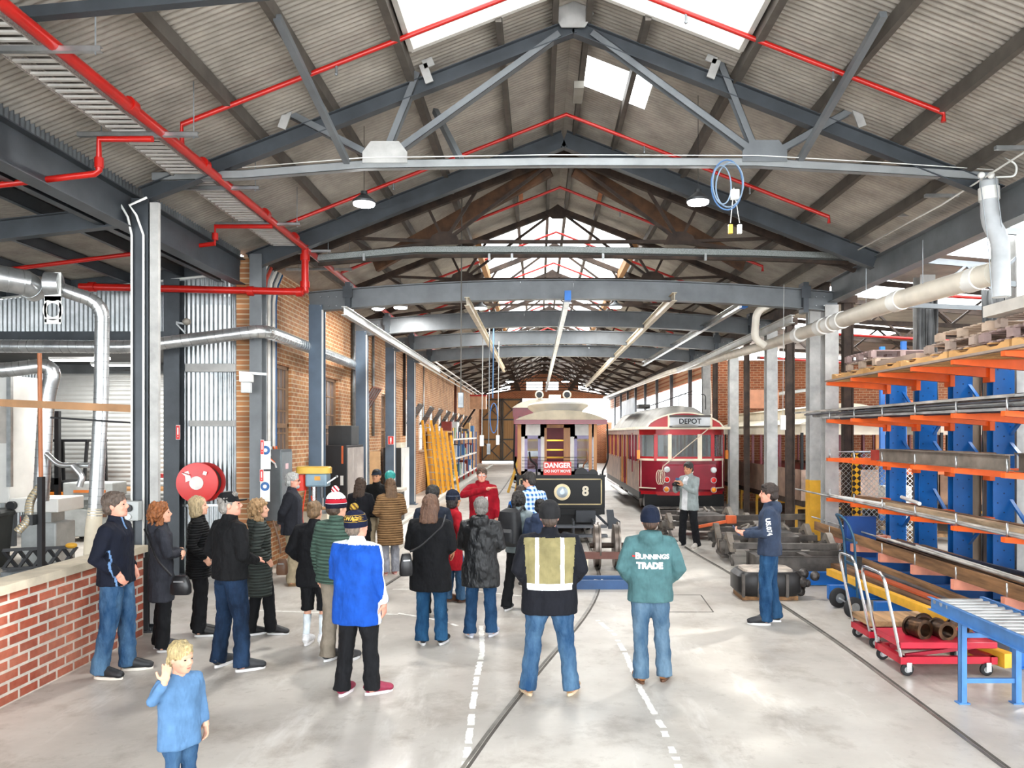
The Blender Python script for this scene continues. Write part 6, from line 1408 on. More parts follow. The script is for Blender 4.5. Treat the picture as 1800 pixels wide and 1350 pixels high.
# shelving
t = thing('plywood_shelf', 'plywood cupboard frame between the ladders and the steel shelving', 'shelf', (-4.2, 33.4, 0)); PLY = M('#cfa06a', .7, 0, .12, 3)
for y in (32.5, 34.2): MB().bb(-4.7, -3.85, y-.03, y+.03, 0, 2.5).build('side_panel', PLY, t)
for z in (.1, 1.25, 1.6, 2.45): MB().bb(-4.7, -3.85, 32.5, 34.2, z-.03, z+.03).build('shelf_board', PLY, t)
MB().bb(-4.72, -4.7, 32.5, 34.2, 0, 2.5).build('back_panel', PLY, t)
for i in range(3): tag(MB().box((-4.1, 32.8+i*.5, 1.73), (.25, .3, .2)).build('red_tub', RED, bevel=.02), 'small red tub on the plywood shelf', 'tub', 'red tubs on the plywood shelf')
t = thing('steel_shelving', 'long white steel shelving with blue posts and orange feet along the left wall', 'shelving', (-4.3, 41, 0))
for k in range(6):
    y = 34.8+k*2.6
    for x in (-4.65, -3.9): MB().bb(x-.03, x+.03, y-.03, y+.03, 0, 2.5).build('post', M('#355f96', .5), t)
    MB().bb(-3.94, -3.86, y-.05, y+.05, 0, .3).build('orange_guard', RED, t)
for z in (.25, 1.2, 2.1): MB().bb(-4.68, -3.87, 34.8, 47.8, z-.04, z+.04).build('shelf_deck', M('#dcdad4', .5), t)
cl = ['#d8d8d4','#3c6ea0','#c9a06a','#8a3428','#4a4c50','#e0b040','#6f8f6a','#b8bcc0']
nmx = {'#d8d8d4':'white','#3c6ea0':'blue','#c9a06a':'tan','#8a3428':'dark red','#4a4c50':'dark grey','#e0b040':'yellow','#6f8f6a':'green','#b8bcc0':'pale grey'}
for z, zn in ((.29, 'bottom'), (1.24, 'middle'), (2.14, 'top')):
    for k in range(16):
        y = 35.1+k*.8+R.uniform(-.1,.1); c_ = R.choice(cl); w_, d_, h_ = R.uniform(.3,.5), R.uniform(.3,.6), R.uniform(.2,.6 if z < 2 else .9)
        tag(MB().box((-4.2, y, z+h_/2), (w_, d_, h_)).build('storage_box', M(c_, .6), bevel=.02), '%s box or bin on the %s shelf of the long white shelving' % (nmx[c_], zn), 'box', '%s boxes on the %s shelf' % (nmx[c_], zn))
t = thing('wall_heater', 'tan box with a red top hanging by the far end of the brick wall', 'heater', at(841, 708, 44)); p = at(841, 708, 44); MB().box(p, (.9,.6,.72)).build('case', M('#d6a884', .5), t, bevel=.02); MB().box(p+Vector((0,0,.4)), (.92,.62,.08)).build('red_top', RED, t); MB().bar(p+Vector((-.2,0,-.36)), p+Vector((-.9,0,-1.4)), .1, .1).build('flue', RUST, t)
for i, (x, y, z) in enumerate(((-4.0, 31.0, 0),)): pass
# brick wall downpipes and conduits
for i, (y, r, m_, lab) in enumerate(((19.55, .05, GALVD, 'grey conduit rising on the brick wall behind the second blue column'), (21.9, .04, GALVD, 'ribbed grey conduit on the brick wall beyond the open sash window'), (27.0, .05, M('#3a3030', .6), 'dark downpipe on the brick wall before the small windows'), (43.5, .08, M('#6a3a30', .6), 'red-brown downpipe on the brick wall beyond the small windows'), (31.5, .03, GALV, 'thin pale conduit on the brick wall above the small windows'))):
    tag(MB().tube([(-4.72, y, 2.3), (-4.72, y, 5.2)], r, 8).build('wall_conduit', m_, smooth=SM), lab, 'conduit')
for k in range(3): tag(MB().cyl((-4.35+.35*k, 26.5, 4.95-.02*k), (-4.35+.35*k, 50, 4.95-.02*k), .03, 6).build('ceiling_conduit', WHITE), 'white conduit running along the eave above the small windows, %s' % ['outer','middle','inner'][k], 'conduit', 'white conduits along the left eave')
b = None
# ================================================================== PEOPLE
import numpy as np
from mathutils.bvhtree import BVHTree
V = Vector
def xf(b, Mx):
    b.v = [tuple(Mx @ V(v)) for v in b.v]; return b
_tx = bpy.data.textures.new('folds', 'CLOUDS'); _tx.noise_scale = .095; _tx.noise_depth = 2
_tx2 = bpy.data.textures.new('hairclump', 'CLOUDS'); _tx2.noise_scale = .03; _tx2.noise_depth = 2
def remesh(b, name, mats, parent, vox=.012, sm=4, fold=0, tex=None, quilt=0, qa=.009, matfn=None, scale=1, smf=.5):
    me = bpy.data.meshes.new('t'); me.from_pydata([tuple(V(v)) for v in b.v], [], b.f)
    import bmesh
    bm = bmesh.new(); bm.from_mesh(me); bmesh.ops.recalc_face_normals(bm, faces=bm.faces); bm.to_mesh(me); bm.free()
    o = bpy.data.objects.new('t', me); COL.objects.link(o)
    m = o.modifiers.new('r', 'REMESH'); m.mode = 'VOXEL'; m.voxel_size = vox
    if sm: m = o.modifiers.new('s', 'SMOOTH'); m.factor = smf; m.iterations = sm
    if fold: m = o.modifiers.new('d', 'DISPLACE'); m.texture = tex or _tx; m.strength = fold; m.mid_level = .5; m.texture_coords = 'LOCAL'
    bpy.context.view_layer.update()
    ev = o.evaluated_get(bpy.context.evaluated_depsgraph_get()); me2 = bpy.data.meshes.new_from_object(ev)
    bpy.data.objects.remove(o); bpy.data.meshes.remove(me)
    me2.name = name
    n = len(me2.vertices)
    if quilt:
        co = np.empty(n*3, 'f'); me2.vertices.foreach_get('co', co); nr = np.empty(n*3, 'f'); me2.vertices.foreach_get('normal', nr); co = co.reshape(-1,3); nr = nr.reshape(-1,3)
        a = np.abs(np.sin(co[:,2]*pi/quilt+.35*np.sin(co[:,0]*9)))**.5; co += nr*((a-.6)*qa)[:,None]; me2.vertices.foreach_set('co', co.ravel())
    me2.materials.clear()
    for q in (mats if isinstance(mats, (list, tuple)) else [mats]): me2.materials.append(q)
    nf = len(me2.polygons); me2.polygons.foreach_set('use_smooth', [True]*nf)
    if matfn:
        me2.polygons.foreach_set('material_index', [matfn(p.center) for p in me2.polygons])
    me2.update(); o = bpy.data.objects.new(name, me2); COL.objects.link(o)
    if parent is not None: o.parent = parent
    return o
SKIN = {k: M(c, .5, 0, .06, 12, 0, 60, .35, key='skin'+k) for k, c in (('fair', '#dba68c'), ('pink', '#d99a84'), ('tan', '#b97f5e'), ('olive', '#c08a68'))}
def hairmat(c):
    k = 'hair'+c
    if k in MC: return MC[k]
    m, nt, b = newmat(k); cc = lin(c); v = coord(nt, (14, 14, 1.2))
    nz = noise(nt, v, 6, 4, .6)
    nt.links.new(ramp(nt, nz, [(.3, tuple(x*.25 for x in cc[:3])+(1,)), (.7, tuple(min(1, x*.9) for x in cc[:3])+(1,))]), b.inputs['Base Color'])
    b.inputs['Roughness'].default_value = .5; bump(nt, b, nz, .8, .02); MC[k] = m; return m
def hand(b, W, d, nrm, side, curl=.5, sc=1, spread=.25, thumb=1.0):
    """W wrist, d direction of the hand, nrm palm normal, side +1: thumb on +cross side"""
    d = V(d).normalized(); nrm = V(nrm); nrm = (nrm-d*nrm.dot(d)).normalized(); x = d.cross(nrm)*side
    W = V(W)
    rot = Matrix((x, d, nrm)).transposed()
    b.ball(W+d*.048*sc, (.04*sc, .056*sc, .017*sc), 14, 8, rot)
    b.tube([W-d*.02*sc, W+d*.03*sc], [.027*sc, .03*sc], 10)
    for i, (off, L) in enumerate(((.028, .072), (.009, .082), (-.010, .076), (-.028, .06))):
        p = W+d*.088*sc+x*off*sc; dd = (d+x*(off/.03)*spread*.5).normalized(); pts = [p-dd*.02*sc, p]; a = 0
        for k, f in enumerate((.42, .33, .25)):
            a += curl*(.8+.15*i)*(.9 if k else .7); q = dd*cos(a)+nrm*sin(a); pts.append(pts[-1]+q*L*f*sc)
        b.tube(pts, [.0098*sc, .0098*sc, .0093*sc, .0088*sc, .0075*sc], 8)
    p = W+d*.022*sc+x*.024*sc; q1 = (d*.6+x*.9*thumb+nrm*.3).normalized(); q2 = (d*.95+x*.35*thumb+nrm*(.2+.4*curl)).normalized()
    b.tube([p, p+q1*.04*sc, p+q1*.04*sc+q2*.028*sc, p+q1*.04*sc+q2*.052*sc], [.014*sc, .0125*sc, .011*sc, .009*sc], 8)
ARMS = {  # elbow, wrist, hand dir, palm normal (for the right side, x>0); local frame faces +Y
 'down':   ((.245,-.03,1.14), (.265,.05,.89), (0,.15,-1), (-1,0,0), .5),
 'pocket': ((.29,-.08,1.15), (.19,.085,1.0), (-.25,.3,-.9), (-1,0,0), .6),
 'front':  ((.265,.0,1.14), (.10,.22,1.06), (-.7,.6,.15), (0,-.4,-1), .7),
 'crossed':((.25,.06,1.16), (-.02,.23,1.14), (-1,.1,.1), (0,-1,0), .5),
 'behind': ((.27,-.12,1.15), (.10,-.17,.98), (-.8,0,-.5), (0,1,0), .6),
 'camera': ((.26,.12,1.16), (.09,.30,1.30), (-.3,.5,.8), (-.9,.2,0), .8),
 'phone':  ((.25,.04,1.15), (.08,.30,1.12), (-.3,.9,.2), (-.3,0,1), .7),
}
def person(lab, px, py, rz, H, top, pants, shoe, hair, skin='fair', arms=('down','down'), hem=.86, bulk=1., head=(0,0), hat=None, feet=None, build=1., sleeve=1., pant_r=1., collar='stand', hood=False, quilt=0, top_matfn=None, legmat_fn=None, glasses=None, beard=None, pos=None, female=False, shorts=None, vox=.0065, lean=0, sole='#e6e6e6', shorthem=None, headscale=1., foldt=.02, hsc=1.):
    p0 = V(pos) if pos else gr(px, py); s = H/1.75
    t = thing('person', lab, 'person', (p0.x, p0.y, 0), rz); sk = SKIN[skin]; B = MB
    arm = []
    for i, sd in ((0, -1), (1, 1)):
        a = ARMS[arms[i]] if isinstance(arms[i], str) else arms[i]
        f = lambda v: V((v[0]*sd, v[1], v[2])); arm.append((f(a[0]), f(a[1]), f(a[2]), f(a[3]), a[4]))
    feet = feet or ((-.1, .0, 8), (.1, .03, -8))
    S = Matrix.Scale(s, 4)
    if lean: S = S @ Matrix.Translation((0,0,.9)) @ Matrix.Rotation(-lean, 4, 'X') @ Matrix.Translation((0,0,-.9))
    Sl = Matrix.Scale(s, 4)
    HM = Matrix.Translation((0, .005, 1.515)) @ Matrix.Rotation(head[0], 4, 'Z') @ Matrix.Rotation(head[1], 4, 'X') @ Matrix.Scale(headscale, 4)
    shx = .178*build
    # ---- body
    hb = B()
    hb.loft([(0,.035,-.005,.03,.03), (0,.03,.005,.048,.058), (0,.02,.03,.06,.075), (0,.01,.06,.068,.084), (0,.003,.10,.073,.09), (0,-.002,.14,.076,.095), (0,-.004,.175,.073,.091), (0,-.006,.205,.06,.076), (0,-.008,.226,.036,.045), (0,-.008,.234,.008,.01)], 22, 2.15)
    hb.tube([(0,.09,.118), (0,.108,.086), (0,.1,.074)], [.009,.0145,.01], 8).ball((0,.098,.075), (.02,.012,.01), 8, 6)
    hb.ball((0,.084,.04), (.026,.012,.012), 10, 6).ball((0,.074,.008), (.026,.018,.014), 10, 6).ball((-.04,.066,.075), (.022,.02,.024), 8, 6).ball((.04,.066,.075), (.022,.02,.024), 8, 6).ball((0,.083,.134), (.05,.012,.01), 10, 6)
    for sd in (-1, 1): hb.ball((sd*.078,-.006,.105), (.01,.021,.033), 10, 8)
    hb.tube([(0,-.01,-.10), (0,-.005,-.02), (0,-.0,.04)], [.062,.054,.055], 14)
    xf(hb, HM); b = hb
    b.tube([(0,-.005,.95), (0,.0,1.2), (0,-.005,1.42), (0,-.008,1.47)], [.07,.075,.07,.055], 14)
    for i, sd in ((0, -1), (1, 1)):
        el, wr, hd, pn, cu = arm[i]; sh = V((sd*shx*.9, -.01, 1.415))
        b.tube([(0,-.01,1.42), sh, (sh+el)/2, el, (el+wr)/2, wr], [.05,.045,.04,.036,.034,.024], 12)
    xf(b, S)
    for i, sd in ((0, -1), (1, 1)):
        el, wr, hd, pn, cu = arm[i]
        hh = B(); hand(hh, wr, hd, pn, -1 if (sd > 0) else 1, cu, hsc); xf(hh, S); b.add(hh.v, hh.f)
    lg = B()
    kn = []
    for i, sd in ((0, -1), (1, 1)):
        fx, fy, fa = feet[i]; hp = V((sd*.088, 0, .92)); an = V((fx, fy-.03, .085)); k = (hp+an)/2+V((0, .03, .03)); kn.append((hp, k, an))
        lg.tube([(0,0,.96), hp, (hp+k)/2, k, (k+an)/2, an, an-V((0,0,.05))], [.07,.06,.055,.045,.042,.035,.034], 12)
    xf(lg, Sl); b.add(lg.v, lg.f)
    body = remesh(b, 'body', sk, t, vox=vox, sm=2, smf=.4)
    # face details
    def hx(b_): return xf(xf(b_, HM), S)
    e = B()
    for sd in (-1, 1): e.ball((sd*.031,.0835,.112), (.0125,.008,.0065), 10, 6)
    hx(e).build('eyes', M('#2a2220', .2), body, wt=False, smooth=True)
    e = B().ball((0,.0935,.042), (.021,.0055,.0045), 10, 6); hx(e).build('mouth', M('#a85a50', .5), body, wt=False, smooth=True)
    # ---- hair
    if hair:
        kind, col = hair[0], hair[1]; hm_ = hairmat(col); b = B()
        if kind in ('short', 'buzz', 'curlshort'):
            g = .006 if kind == 'buzz' else .014
            b.ball((0,-.016,.155), (.081+g,.094+g,.086+g*.9), 20, 12).ball((0,-.05,.09), (.072+g,.055+g,.075), 16, 10)
            for sd in (-1, 1): b.ball((sd*.068,-.01,.135), (.018,.045,.05), 10, 8)
            b.ball((0,.055,.205), (.06,.035,.03), 12, 8)
        elif kind in ('long', 'bob', 'tied'):
            b.ball((0,-.016,.15), (.096,.108,.098), 20, 12).ball((0,-.04,.09), (.094,.082,.1), 18, 10)
            for sd in (-1, 1): b.ball((sd*.078,.01,.10), (.022,.05,.085), 10, 8)
            if kind == 'long': 
                L = hair[2] if len(hair) > 2 else .38
                b.loft([(0,-.07,-L+.12,.06,.025), (0,-.085,-L*.7+.12,.1,.04), (0,-.085,-.1,.115,.05), (0,-.06,.0,.108,.065), (0,-.04,.1,.1,.08)], 18, 2.5)
            elif kind == 'bob':
                b.loft([(0,-.035,-.03,.085,.06), (0,-.03,.0,.104,.086), (0,-.025,.06,.104,.09), (0,-.02,.13,.096,.09)], 18, 2.3)
            else:
                b.ball((0,-.12,.17), (.03,.03,.03), 10, 8); b.tube([(0,-.12,.17), (0,-.16,.1), (0,-.15,0), (.0,-.14,-.12)], [.025,.035,.032,.012], 10)
        elif kind == 'bun': b.ball((0,-.016,.15), (.088,.1,.093), 20, 12).ball((0,-.04,.1), (.084,.07,.08), 16, 10).ball((0,-.105,.2), (.045,.045,.04), 12, 8)
        elif kind == 'curly':
            rr = random.Random(len(lab)); L = hair[2] if len(hair) > 2 else .1
            b.ball((0,-.02,.15), (.1,.108,.1), 18, 12).ball((0,-.04,.08), (.1,.08,.1), 16, 10)
            for k in range(150):
                th = rr.uniform(0, 2*pi); z = rr.uniform(-L, .25); q = .125*sqrt(max(.15, 1-max(0, (z-.1)/.16)**2)) if z > .1 else .125
                x_, y_ = q*cos(th), q*sin(th)*.95-.02
                if y_ > .045 and z < .17: continue
                b.ball((x_, y_, z), rr.uniform(.016,.027), 7, 5)
        fold_, tx_ = (.02, _tx2) if kind not in ('buzz',) else (.004, _tx2)
        hx(b); remesh(b, 'hair', hm_, t, vox=.0085, sm=1, fold=fold_, tex=tx_)
    if beard: hx(B().ball((0,.066,.018), (.05,.04,.035), 14, 8).ball((0,.09,.058), (.03,.01,.008), 10, 6)).build('beard', hairmat(beard), t, wt=False, smooth=True)
    # ---- hats
    if hat:
        kind, c1 = hat[0], hat[1]
        if kind == 'beanie':
            b = B().loft([(0,-.012,.1,.097,.113), (0,-.012,.12,.101,.117), (0,-.012,.165,.101,.117), (0,-.014,.18,.096,.111), (0,-.016,.215,.088,.101), (0,-.02,.248,.066,.076), (0,-.022,.268,.034,.04), (0,-.022,.275,.01,.01)], 28)
            mats = [cloth(c1, fold=.7)]; fn = None; S_inv = (S @ HM).inverted()
            if len(hat) > 2: mats += [cloth(c, fold=.7) for c in hat[2]]; hf = hat[3]; fn = lambda c: hf((S_inv @ V(c)).z, math.atan2((S_inv @ V(c)).x, (S_inv @ V(c)).y))
            hx(b); o = remesh(b, 'beanie', mats, t, vox=.0055, sm=2, matfn=fn)
            if len(hat) > 4 and hat[4]:
                rr = random.Random(3); bb2 = B(); 
                for k in range(60):
                    v = V((rr.gauss(0,1), rr.gauss(0,1), rr.gauss(0,1))).normalized()*.032; bb2.ball(V((0,-.024,.292))+v, .012, 6, 4)
                bb2.ball((0,-.024,.292), .033, 10, 8); mm = [cloth(c, fold=.9) for c in hat[4]]
                hx(bb2); remesh(bb2, 'pompom', mm, t, vox=.005, sm=0, matfn=(lambda c: int((c[0]*37+c[1]*29+c[2]*41) % len(mm))) if len(mm) > 1 else None)
        elif kind == 'cap':
            b = B().loft([(0,-.012,.135,.086,.102), (0,-.012,.17,.086,.102), (0,-.014,.205,.076,.088), (0,-.016,.235,.05,.058), (0,-.016,.245,.01,.012)], 28)
            b.loft([(0,.1,.135,.062,.06), (0,.105,.147,.066,.066)], 20, 2.2); hx(b); remesh(b, 'cap', cloth(c1, fold=.3), t, vox=.006, sm=2)
    if glasses:
        b = B(); zz = .112 if glasses != 'top' else .2; yy = .098 if glasses != 'top' else .08
        for sd in (-1, 1): b.ball((sd*.033, yy, zz), (.026,.006,.018), 12, 6); b.tube([(sd*.058, yy, zz), (sd*.082, .02, zz+(.004 if glasses != 'top' else -.02)), (sd*.083, -.02, zz-.01)], .0035, 6)
        b.tube([(-.01, yy+.004, zz), (.01, yy+.004, zz)], .003, 5); hx(b).build('glasses', M('#16181c', .15) if glasses != 'clear' else glass('spec_glass', (.8,.8,.8,1), .35), t, wt=False, smooth=True)
    # ---- top garment
    k_ = bulk; wv = build
    hipw = (.185 if not female else .195)*wv; 
    def prof(z):
        if z > 1.40: u = min(1, (z-1.40)/.09); return (.175*wv*(1-u)+.075*u, .105*(1-u)+.075*u)
        if z > 1.25: return (.19*wv, .118)
        if z > 1.02: u = (1.25-z)/.23; return ((.19*(1-u)+(.165 if female else .178)*u)*wv, .118*(1-u)+.125*u)
        u = min(1, (1.02-z)/.14); return (((.165 if female else .178)*(1-u)*wv+hipw*u), .125*(1-u)+.132*u)
    b = B(); secs = []; z = hem
    while z < 1.40: rx, ry = prof(z); fl = 1+max(0, (.95-z))*.12; secs.append((0,-.005+.0*z, z, rx*k_*fl, ry*k_*fl*(1.0+.12*(wv-1)*3))); z += .06
    for z in (1.40, 1.43, 1.455, 1.475, 1.49): rx, ry = prof(z); secs.append((0,-.01, z, rx*(k_ if z < 1.45 else 1), ry))
    b.loft(secs, 30, 2.35)
    for i, sd in ((0, -1), (1, 1)):
        el, wr, hd, pn, cu = arm[i]; sh = V((sd*shx, -.01, 1.405)); sw = V((sd*shx*.55, -.01, 1.42))
        w2 = el+(wr-el)*(.97*sleeve if sleeve >= .9 else sleeve)
        b.tube([sw, sh, sh.lerp(el, .5), el, el.lerp(w2, .5), w2], [.062*k_, .071*k_, .064*k_, .056*k_, .052*k_, .042*k_], 14)
    if collar == 'stand': b.tube([(0,-.01,1.46), (0,-.008,1.5), (0,-.002,1.53)], [.085, .074, .072], 18)
    elif collar == 'open':
        b.tube([(0,-.015,1.45), (0,-.012,1.495)], [.09,.072], 18)
    if hood:
        b.loft([(0,-.09,1.36,.05,.03), (0,-.1,1.42,.11,.055), (0,-.085,1.48,.125,.075), (0,-.06,1.52,.115,.08), (0,-.045,1.535,.09,.06)], 20, 2.2)
    xf(b, S); tm = top if isinstance(top, (list, tuple)) else [top]
    tn = 'coat' if hem < .75 else 'jacket'
    g = remesh(b, tn, tm, t, vox=.0115, sm=5, fold=foldt*(1 if not quilt else .5), quilt=quilt*s if quilt else 0, matfn=(lambda c: top_matfn(V(c)/s)) if top_matfn else None)
    # ---- trousers
    b = B(); r0 = pant_r
    b.loft([(0,0,.86,.16*wv,.115), (0,0,.93,.168*wv,.122), (0,0,1.0,.165*wv,.12), (0,0,1.05,.15*wv,.11)], 24, 2.3)
    for i, (hp, k, an) in enumerate(kn):
        cut = shorthem if shorthem else .05
        lo = V((an.x, an.y+.0, cut)) if not shorthem else k.lerp(an, max(0, (k.z-cut)/(k.z-an.z)))
        b.tube([hp+V((0,0,.03)), hp.lerp(k, .45), k, k.lerp(lo, .5), lo], [.1*wv*r0, .094*wv*r0, .08*r0, .076*r0, .082*r0], 16)
    xf(b, Sl); pm = pants if isinstance(pants, (list, tuple)) else [pants]
    remesh(b, 'trousers', pm, t, vox=.0115, sm=4, fold=.03)
    if shorthem:
        for hp, k, an in kn: b = B().tube([k.lerp(an, .35), k.lerp(an, .8), an], [.05,.04,.042], 12); xf(b, Sl); b.build('sock', cloth('#dfe8f0'), t, wt=False, smooth=True)
    # ---- shoes
    sc_, so_ = (shoe if isinstance(shoe, tuple) else (shoe, sole))
    for i, (fx, fy, fa) in enumerate(feet):
        Mf = Sl @ Matrix.Translation((fx, fy+.01, 0)) @ Matrix.Scale(1.1, 4) @ Matrix.Rotation(radians(fa), 4, 'Z')
        b = B().tube([(0,-.085,.05), (0,-.07,.06), (0,-.03,.075), (0,.03,.065), (0,.09,.05), (0,.15,.04), (0,.175,.035)], [(.03,.03), (.047,.036), (.055,.042), (.05,.043), (.042,.048), (.032,.042), (.02,.025)], 16)
        b.tube([(0,-.045,.06), (0,-.04,.125)], [.045,.042], 12)
        xf(b, Mf); sh_ = remesh(b, 'shoe', M(sc_, .55, 0, .1, 20), t, vox=.008, sm=2)
        b = B(); n = 20; out = [(.044*cos(2*pi*k/n)*(1 if sin(2*pi*k/n) > 0 else .85), .043+.13*sin(2*pi*k/n), 0.0) for k in range(n)]
        b.prism([(x, y, .002) for x, y, z in out], (0,0,.024)); xf(b, Mf); b.build('sole', M(so_, .6), sh_, wt=False, smooth=SM)
    return t, g, S
def project_text(body, size, mat, parent, garment, x, z, name='lettering', bold=.003, side='back', sx=1, rot=0, off=.004):
    me_o = text(body, size, mat, None, (0,0,0), (0,0,rot), 0.001, name, bold, sx=sx); me = me_o.data
    import bmesh
    bm = bmesh.new(); bm.from_mesh(me); bmesh.ops.triangulate(bm, faces=bm.faces); bmesh.ops.subdivide_edges(bm, edges=[e for e in bm.edges if e.calc_length() > .02], cuts=1); bm.to_mesh(me); bm.free()
    bv = BVHTree.FromPolygons([v.co for v in garment.data.vertices], [p.vertices for p in garment.data.polygons])
    for v in me.vertices:
        tx, tz, dz = v.co.x, v.co.y, v.co.z
        if side == 'back': o, d = V((x+tx, -1, z+tz)), V((0,1,0))
        elif side == 'front': o, d = V((x-tx, 1, z+tz)), V((0,-1,0))
        else: o, d = V((side, x+tx*(1 if side > 0 else -1), z+tz)), V((-side/abs(side),0,0))
        h = bv.ray_cast(o, d)
        v.co = (h[0]-d*(off+dz)) if h[0] else o+d*.8
    me_o.parent = parent; me_o.matrix_parent_inverse = Matrix(); me_o.location = (0,0,0); me.update(); return me_o
JD = denim('#2c5a8c', '#5f8fbc'); JM = denim('#3f78b4', '#86b4dc'); JDK = denim('#1c3556', '#3a5c86'); JL = denim('#6c9cc8', '#a4c8e4')
KH = cloth('#b8a88c'); BLK = cloth('#17181c'); BLK2 = cloth('#1d1e22', fold=.7); NAVY = cloth('#17233c')
rad = radians
# 1 man left
lightp = cloth('#7fa8dc')
def f1(c): return 1 if (c.x > .12 and abs(c.y-.02-(1.2-c.z)*.18) < .008 and .88 < c.z < 1.22) or (c.z > 1.40 and abs(c.x-.03-(c.z-1.4)*.0) < .009 and c.y > 0) else 0
person('man in a navy jacket with light blue piping standing at the low brick wall', 205, 1186, rad(-82), 1.80, [cloth('#141a2c'), lightp], JM, ('#1a1b1e', '#e8e0d4'), ('short', '#6d5c50'), 'pink', ('pocket', 'pocket'), hem=.88, bulk=1.1, head=(0, .12), build=1.08, top_matfn=f1, feet=((-.13,.08,10),(.12,-.08,-12)))
# 2 ginger woman
person('woman with curly ginger hair in a dark grey coat with folded arms', 284, 1143, rad(-62), 1.62, cloth('#3b3d46', fold=.7), BLK, ('#2a2c34', '#e4e4e4'), ('curly', '#b8703c', .02), 'fair', ('crossed','crossed'), hem=.60, bulk=1.06, head=(-.1,.1), female=True, hood=True)
# 3 blonde bob woman
person('woman with pale blonde bob in a black quilted jacket beside the dark column', 350, 1116, rad(-68), 1.64, cloth('#17181b', 11), BLK, '#141416', ('bob', '#d8bf92'), 'fair', ('pocket','pocket'), hem=.74, bulk=1.1, female=True, quilt=.06, head=(-.2,.1))
# 4 cap man
person('man in black cap and black jacket with dark blue jeans, facing away to the right', 405, 1176, rad(-42), 1.79, cloth('#121316', fold=.8), JDK, '#2a2c30', ('buzz', '#a8a29a'), 'pink', ('pocket','front'), hem=.90, bulk=1.12, hat=('cap', '#141518'), head=(-.5,.1), build=1.08, feet=((-.17,-.02,25),(.17,.06,-15)))
# 5 curly blonde in green puffer
person('woman with curly blonde hair in a long grey-green quilted coat', 457, 1116, rad(-65), 1.6, cloth('#4c5450', 9), BLK, '#17171a', ('curly', '#c9a070', .12), 'fair', ('pocket','pocket'), hem=.52, bulk=1.15, female=True, quilt=.075, head=(-.2,.1), hood=True, feet=((-.02,-.1,15),(.05,.16,-25)))
# 6 white-haired man
person('white-haired bearded man in sunglasses and dark grey jacket with khaki trousers', 514, 1028, rad(-78), 1.76, [cloth('#3a3c46', fold=.7), cloth('#22242c')], cloth('#bfae90'), ('#b08c62', '#8a6a48'), ('short', '#cfcfcc'), 'pink', ('behind','behind'), hem=.80, bulk=1.2, beard='#dcdcd8', glasses='dark', build=1.12, top_matfn=lambda c: 1 if abs(c.x) > .2 else 0)
# 7 youth with white socks
person('person in black shorts and long white socks behind the green puffer jacket', 560, 1131, rad(-10), 1.62, BLK2, BLK2, ('#e8e8ea', '#ffffff'), ('bun', '#9a7a58'), 'fair', ('pocket','down'), hem=.72, bulk=1.15, shorthem=.42, female=True, pos=(gr(556,1131).x, 8.65, 0))
# 8 green puffer
bst = lambda z, a: (0 if z < .145 else 1 if z < .172 else 2 if z < .205 else 1 if z < .212 else 3 if z < .24 else 3)
person('person in sage green puffer jacket and red, white and navy beanie with a pompom', 592, 1163, rad(-25), 1.74, cloth('#5d7a6c', 8.5), cloth('#a39888'), ('#3a3a3c', '#e0e0e0'), ('short', '#5a4636'), 'fair', ('down','front'), hem=.84, bulk=1.22, quilt=.075, hat=('beanie', '#141a30', ['#141a30', '#c81f34', '#e4e4e6'], lambda z, a: (0 if z < .145 else 3 if z < .153 else 2 if z < .195 else 0 if z < .2 else 3), ['#e8e8ea', '#c81f34']), head=(-.2,0), feet=((-.1,0,0),(.1,.05,0)))
# 9 blue fleece
def f9(c): return 1 if (c.z > 1.455 or (c.x > .12+.0*(c.z) and -.02 < c.y < .05)) else 0
t, g, S9 = person('person in bright blue fleece with white side panel and navy beanie with gold pompom', 628, 1222, rad(-22), 1.66, [cloth('#1d5fd0', fold=.6), cloth('#e6ecf2')], cloth('#1b1c20', fold=.8), ('#8a2440', '#f0e8ec'), ('short', '#9a8878'), 'pink', ('front','down'), hem=.70, bulk=1.2, build=1.1, top_matfn=f9, hat=('beanie', '#131c3c', ['#c8a23c'], lambda z, a: 1 if .158 < z < .163 or .218 < z < .223 else 0, ['#c8a23c', '#6a4c28']), head=(-.35,.05), feet=((-.13,-.04,10),(.13,.08,-35)))
HMx = S9 @ (Matrix.Translation((0, .005, 1.515)) @ Matrix.Rotation(-.35, 4, 'Z') @ Matrix.Rotation(.05, 4, 'X'))
bo = [c for c in COL.objects if c.parent == t and c.name.startswith('beanie')][0]
pc = HMx @ V((0,0,.188)); project_text('CWAYS', .05, M('#d0aa40', .6), t, bo, pc.x+.01, pc.z, 'beanie_lettering', .001, 'back', off=.002)
# 10 long dark hair
person('person with long dark brown hair in a black jacket facing away beside the smiling man', 0, 0, rad(-15), 1.62, cloth('#1c1d24'), BLK, '#222222', ('long', '#4a3424', .45), 'olive', ('front','front'), hem=.75, bulk=1.05, female=True, pos=(at(634,800,13.2).x, 13.2, 0))
# 11 smiling man
person('smiling man in a dark cap and black sweatshirt facing the camera', 0, 0, rad(172), 1.72, cloth('#131416'), KH, '#333333', ('buzz', '#241c18'), 'olive', ('front','front'), hem=.86, hat=('cap', '#2b3340'), pos=(at(662,800,14.1).x, 14.1, 0))
# 12 tan puffer
person('woman with long brown hair in a tan quilted coat and pink boots, facing away', 686, 1010, rad(28), 1.62, cloth('#a8825a', 8), cloth('#a8aab4', fold=.9), ('#d08c84', '#e8c0b8'), ('long', '#7a5c40', .5), 'fair', ('front','front'), hem=.55, bulk=1.16, quilt=.085, female=True)
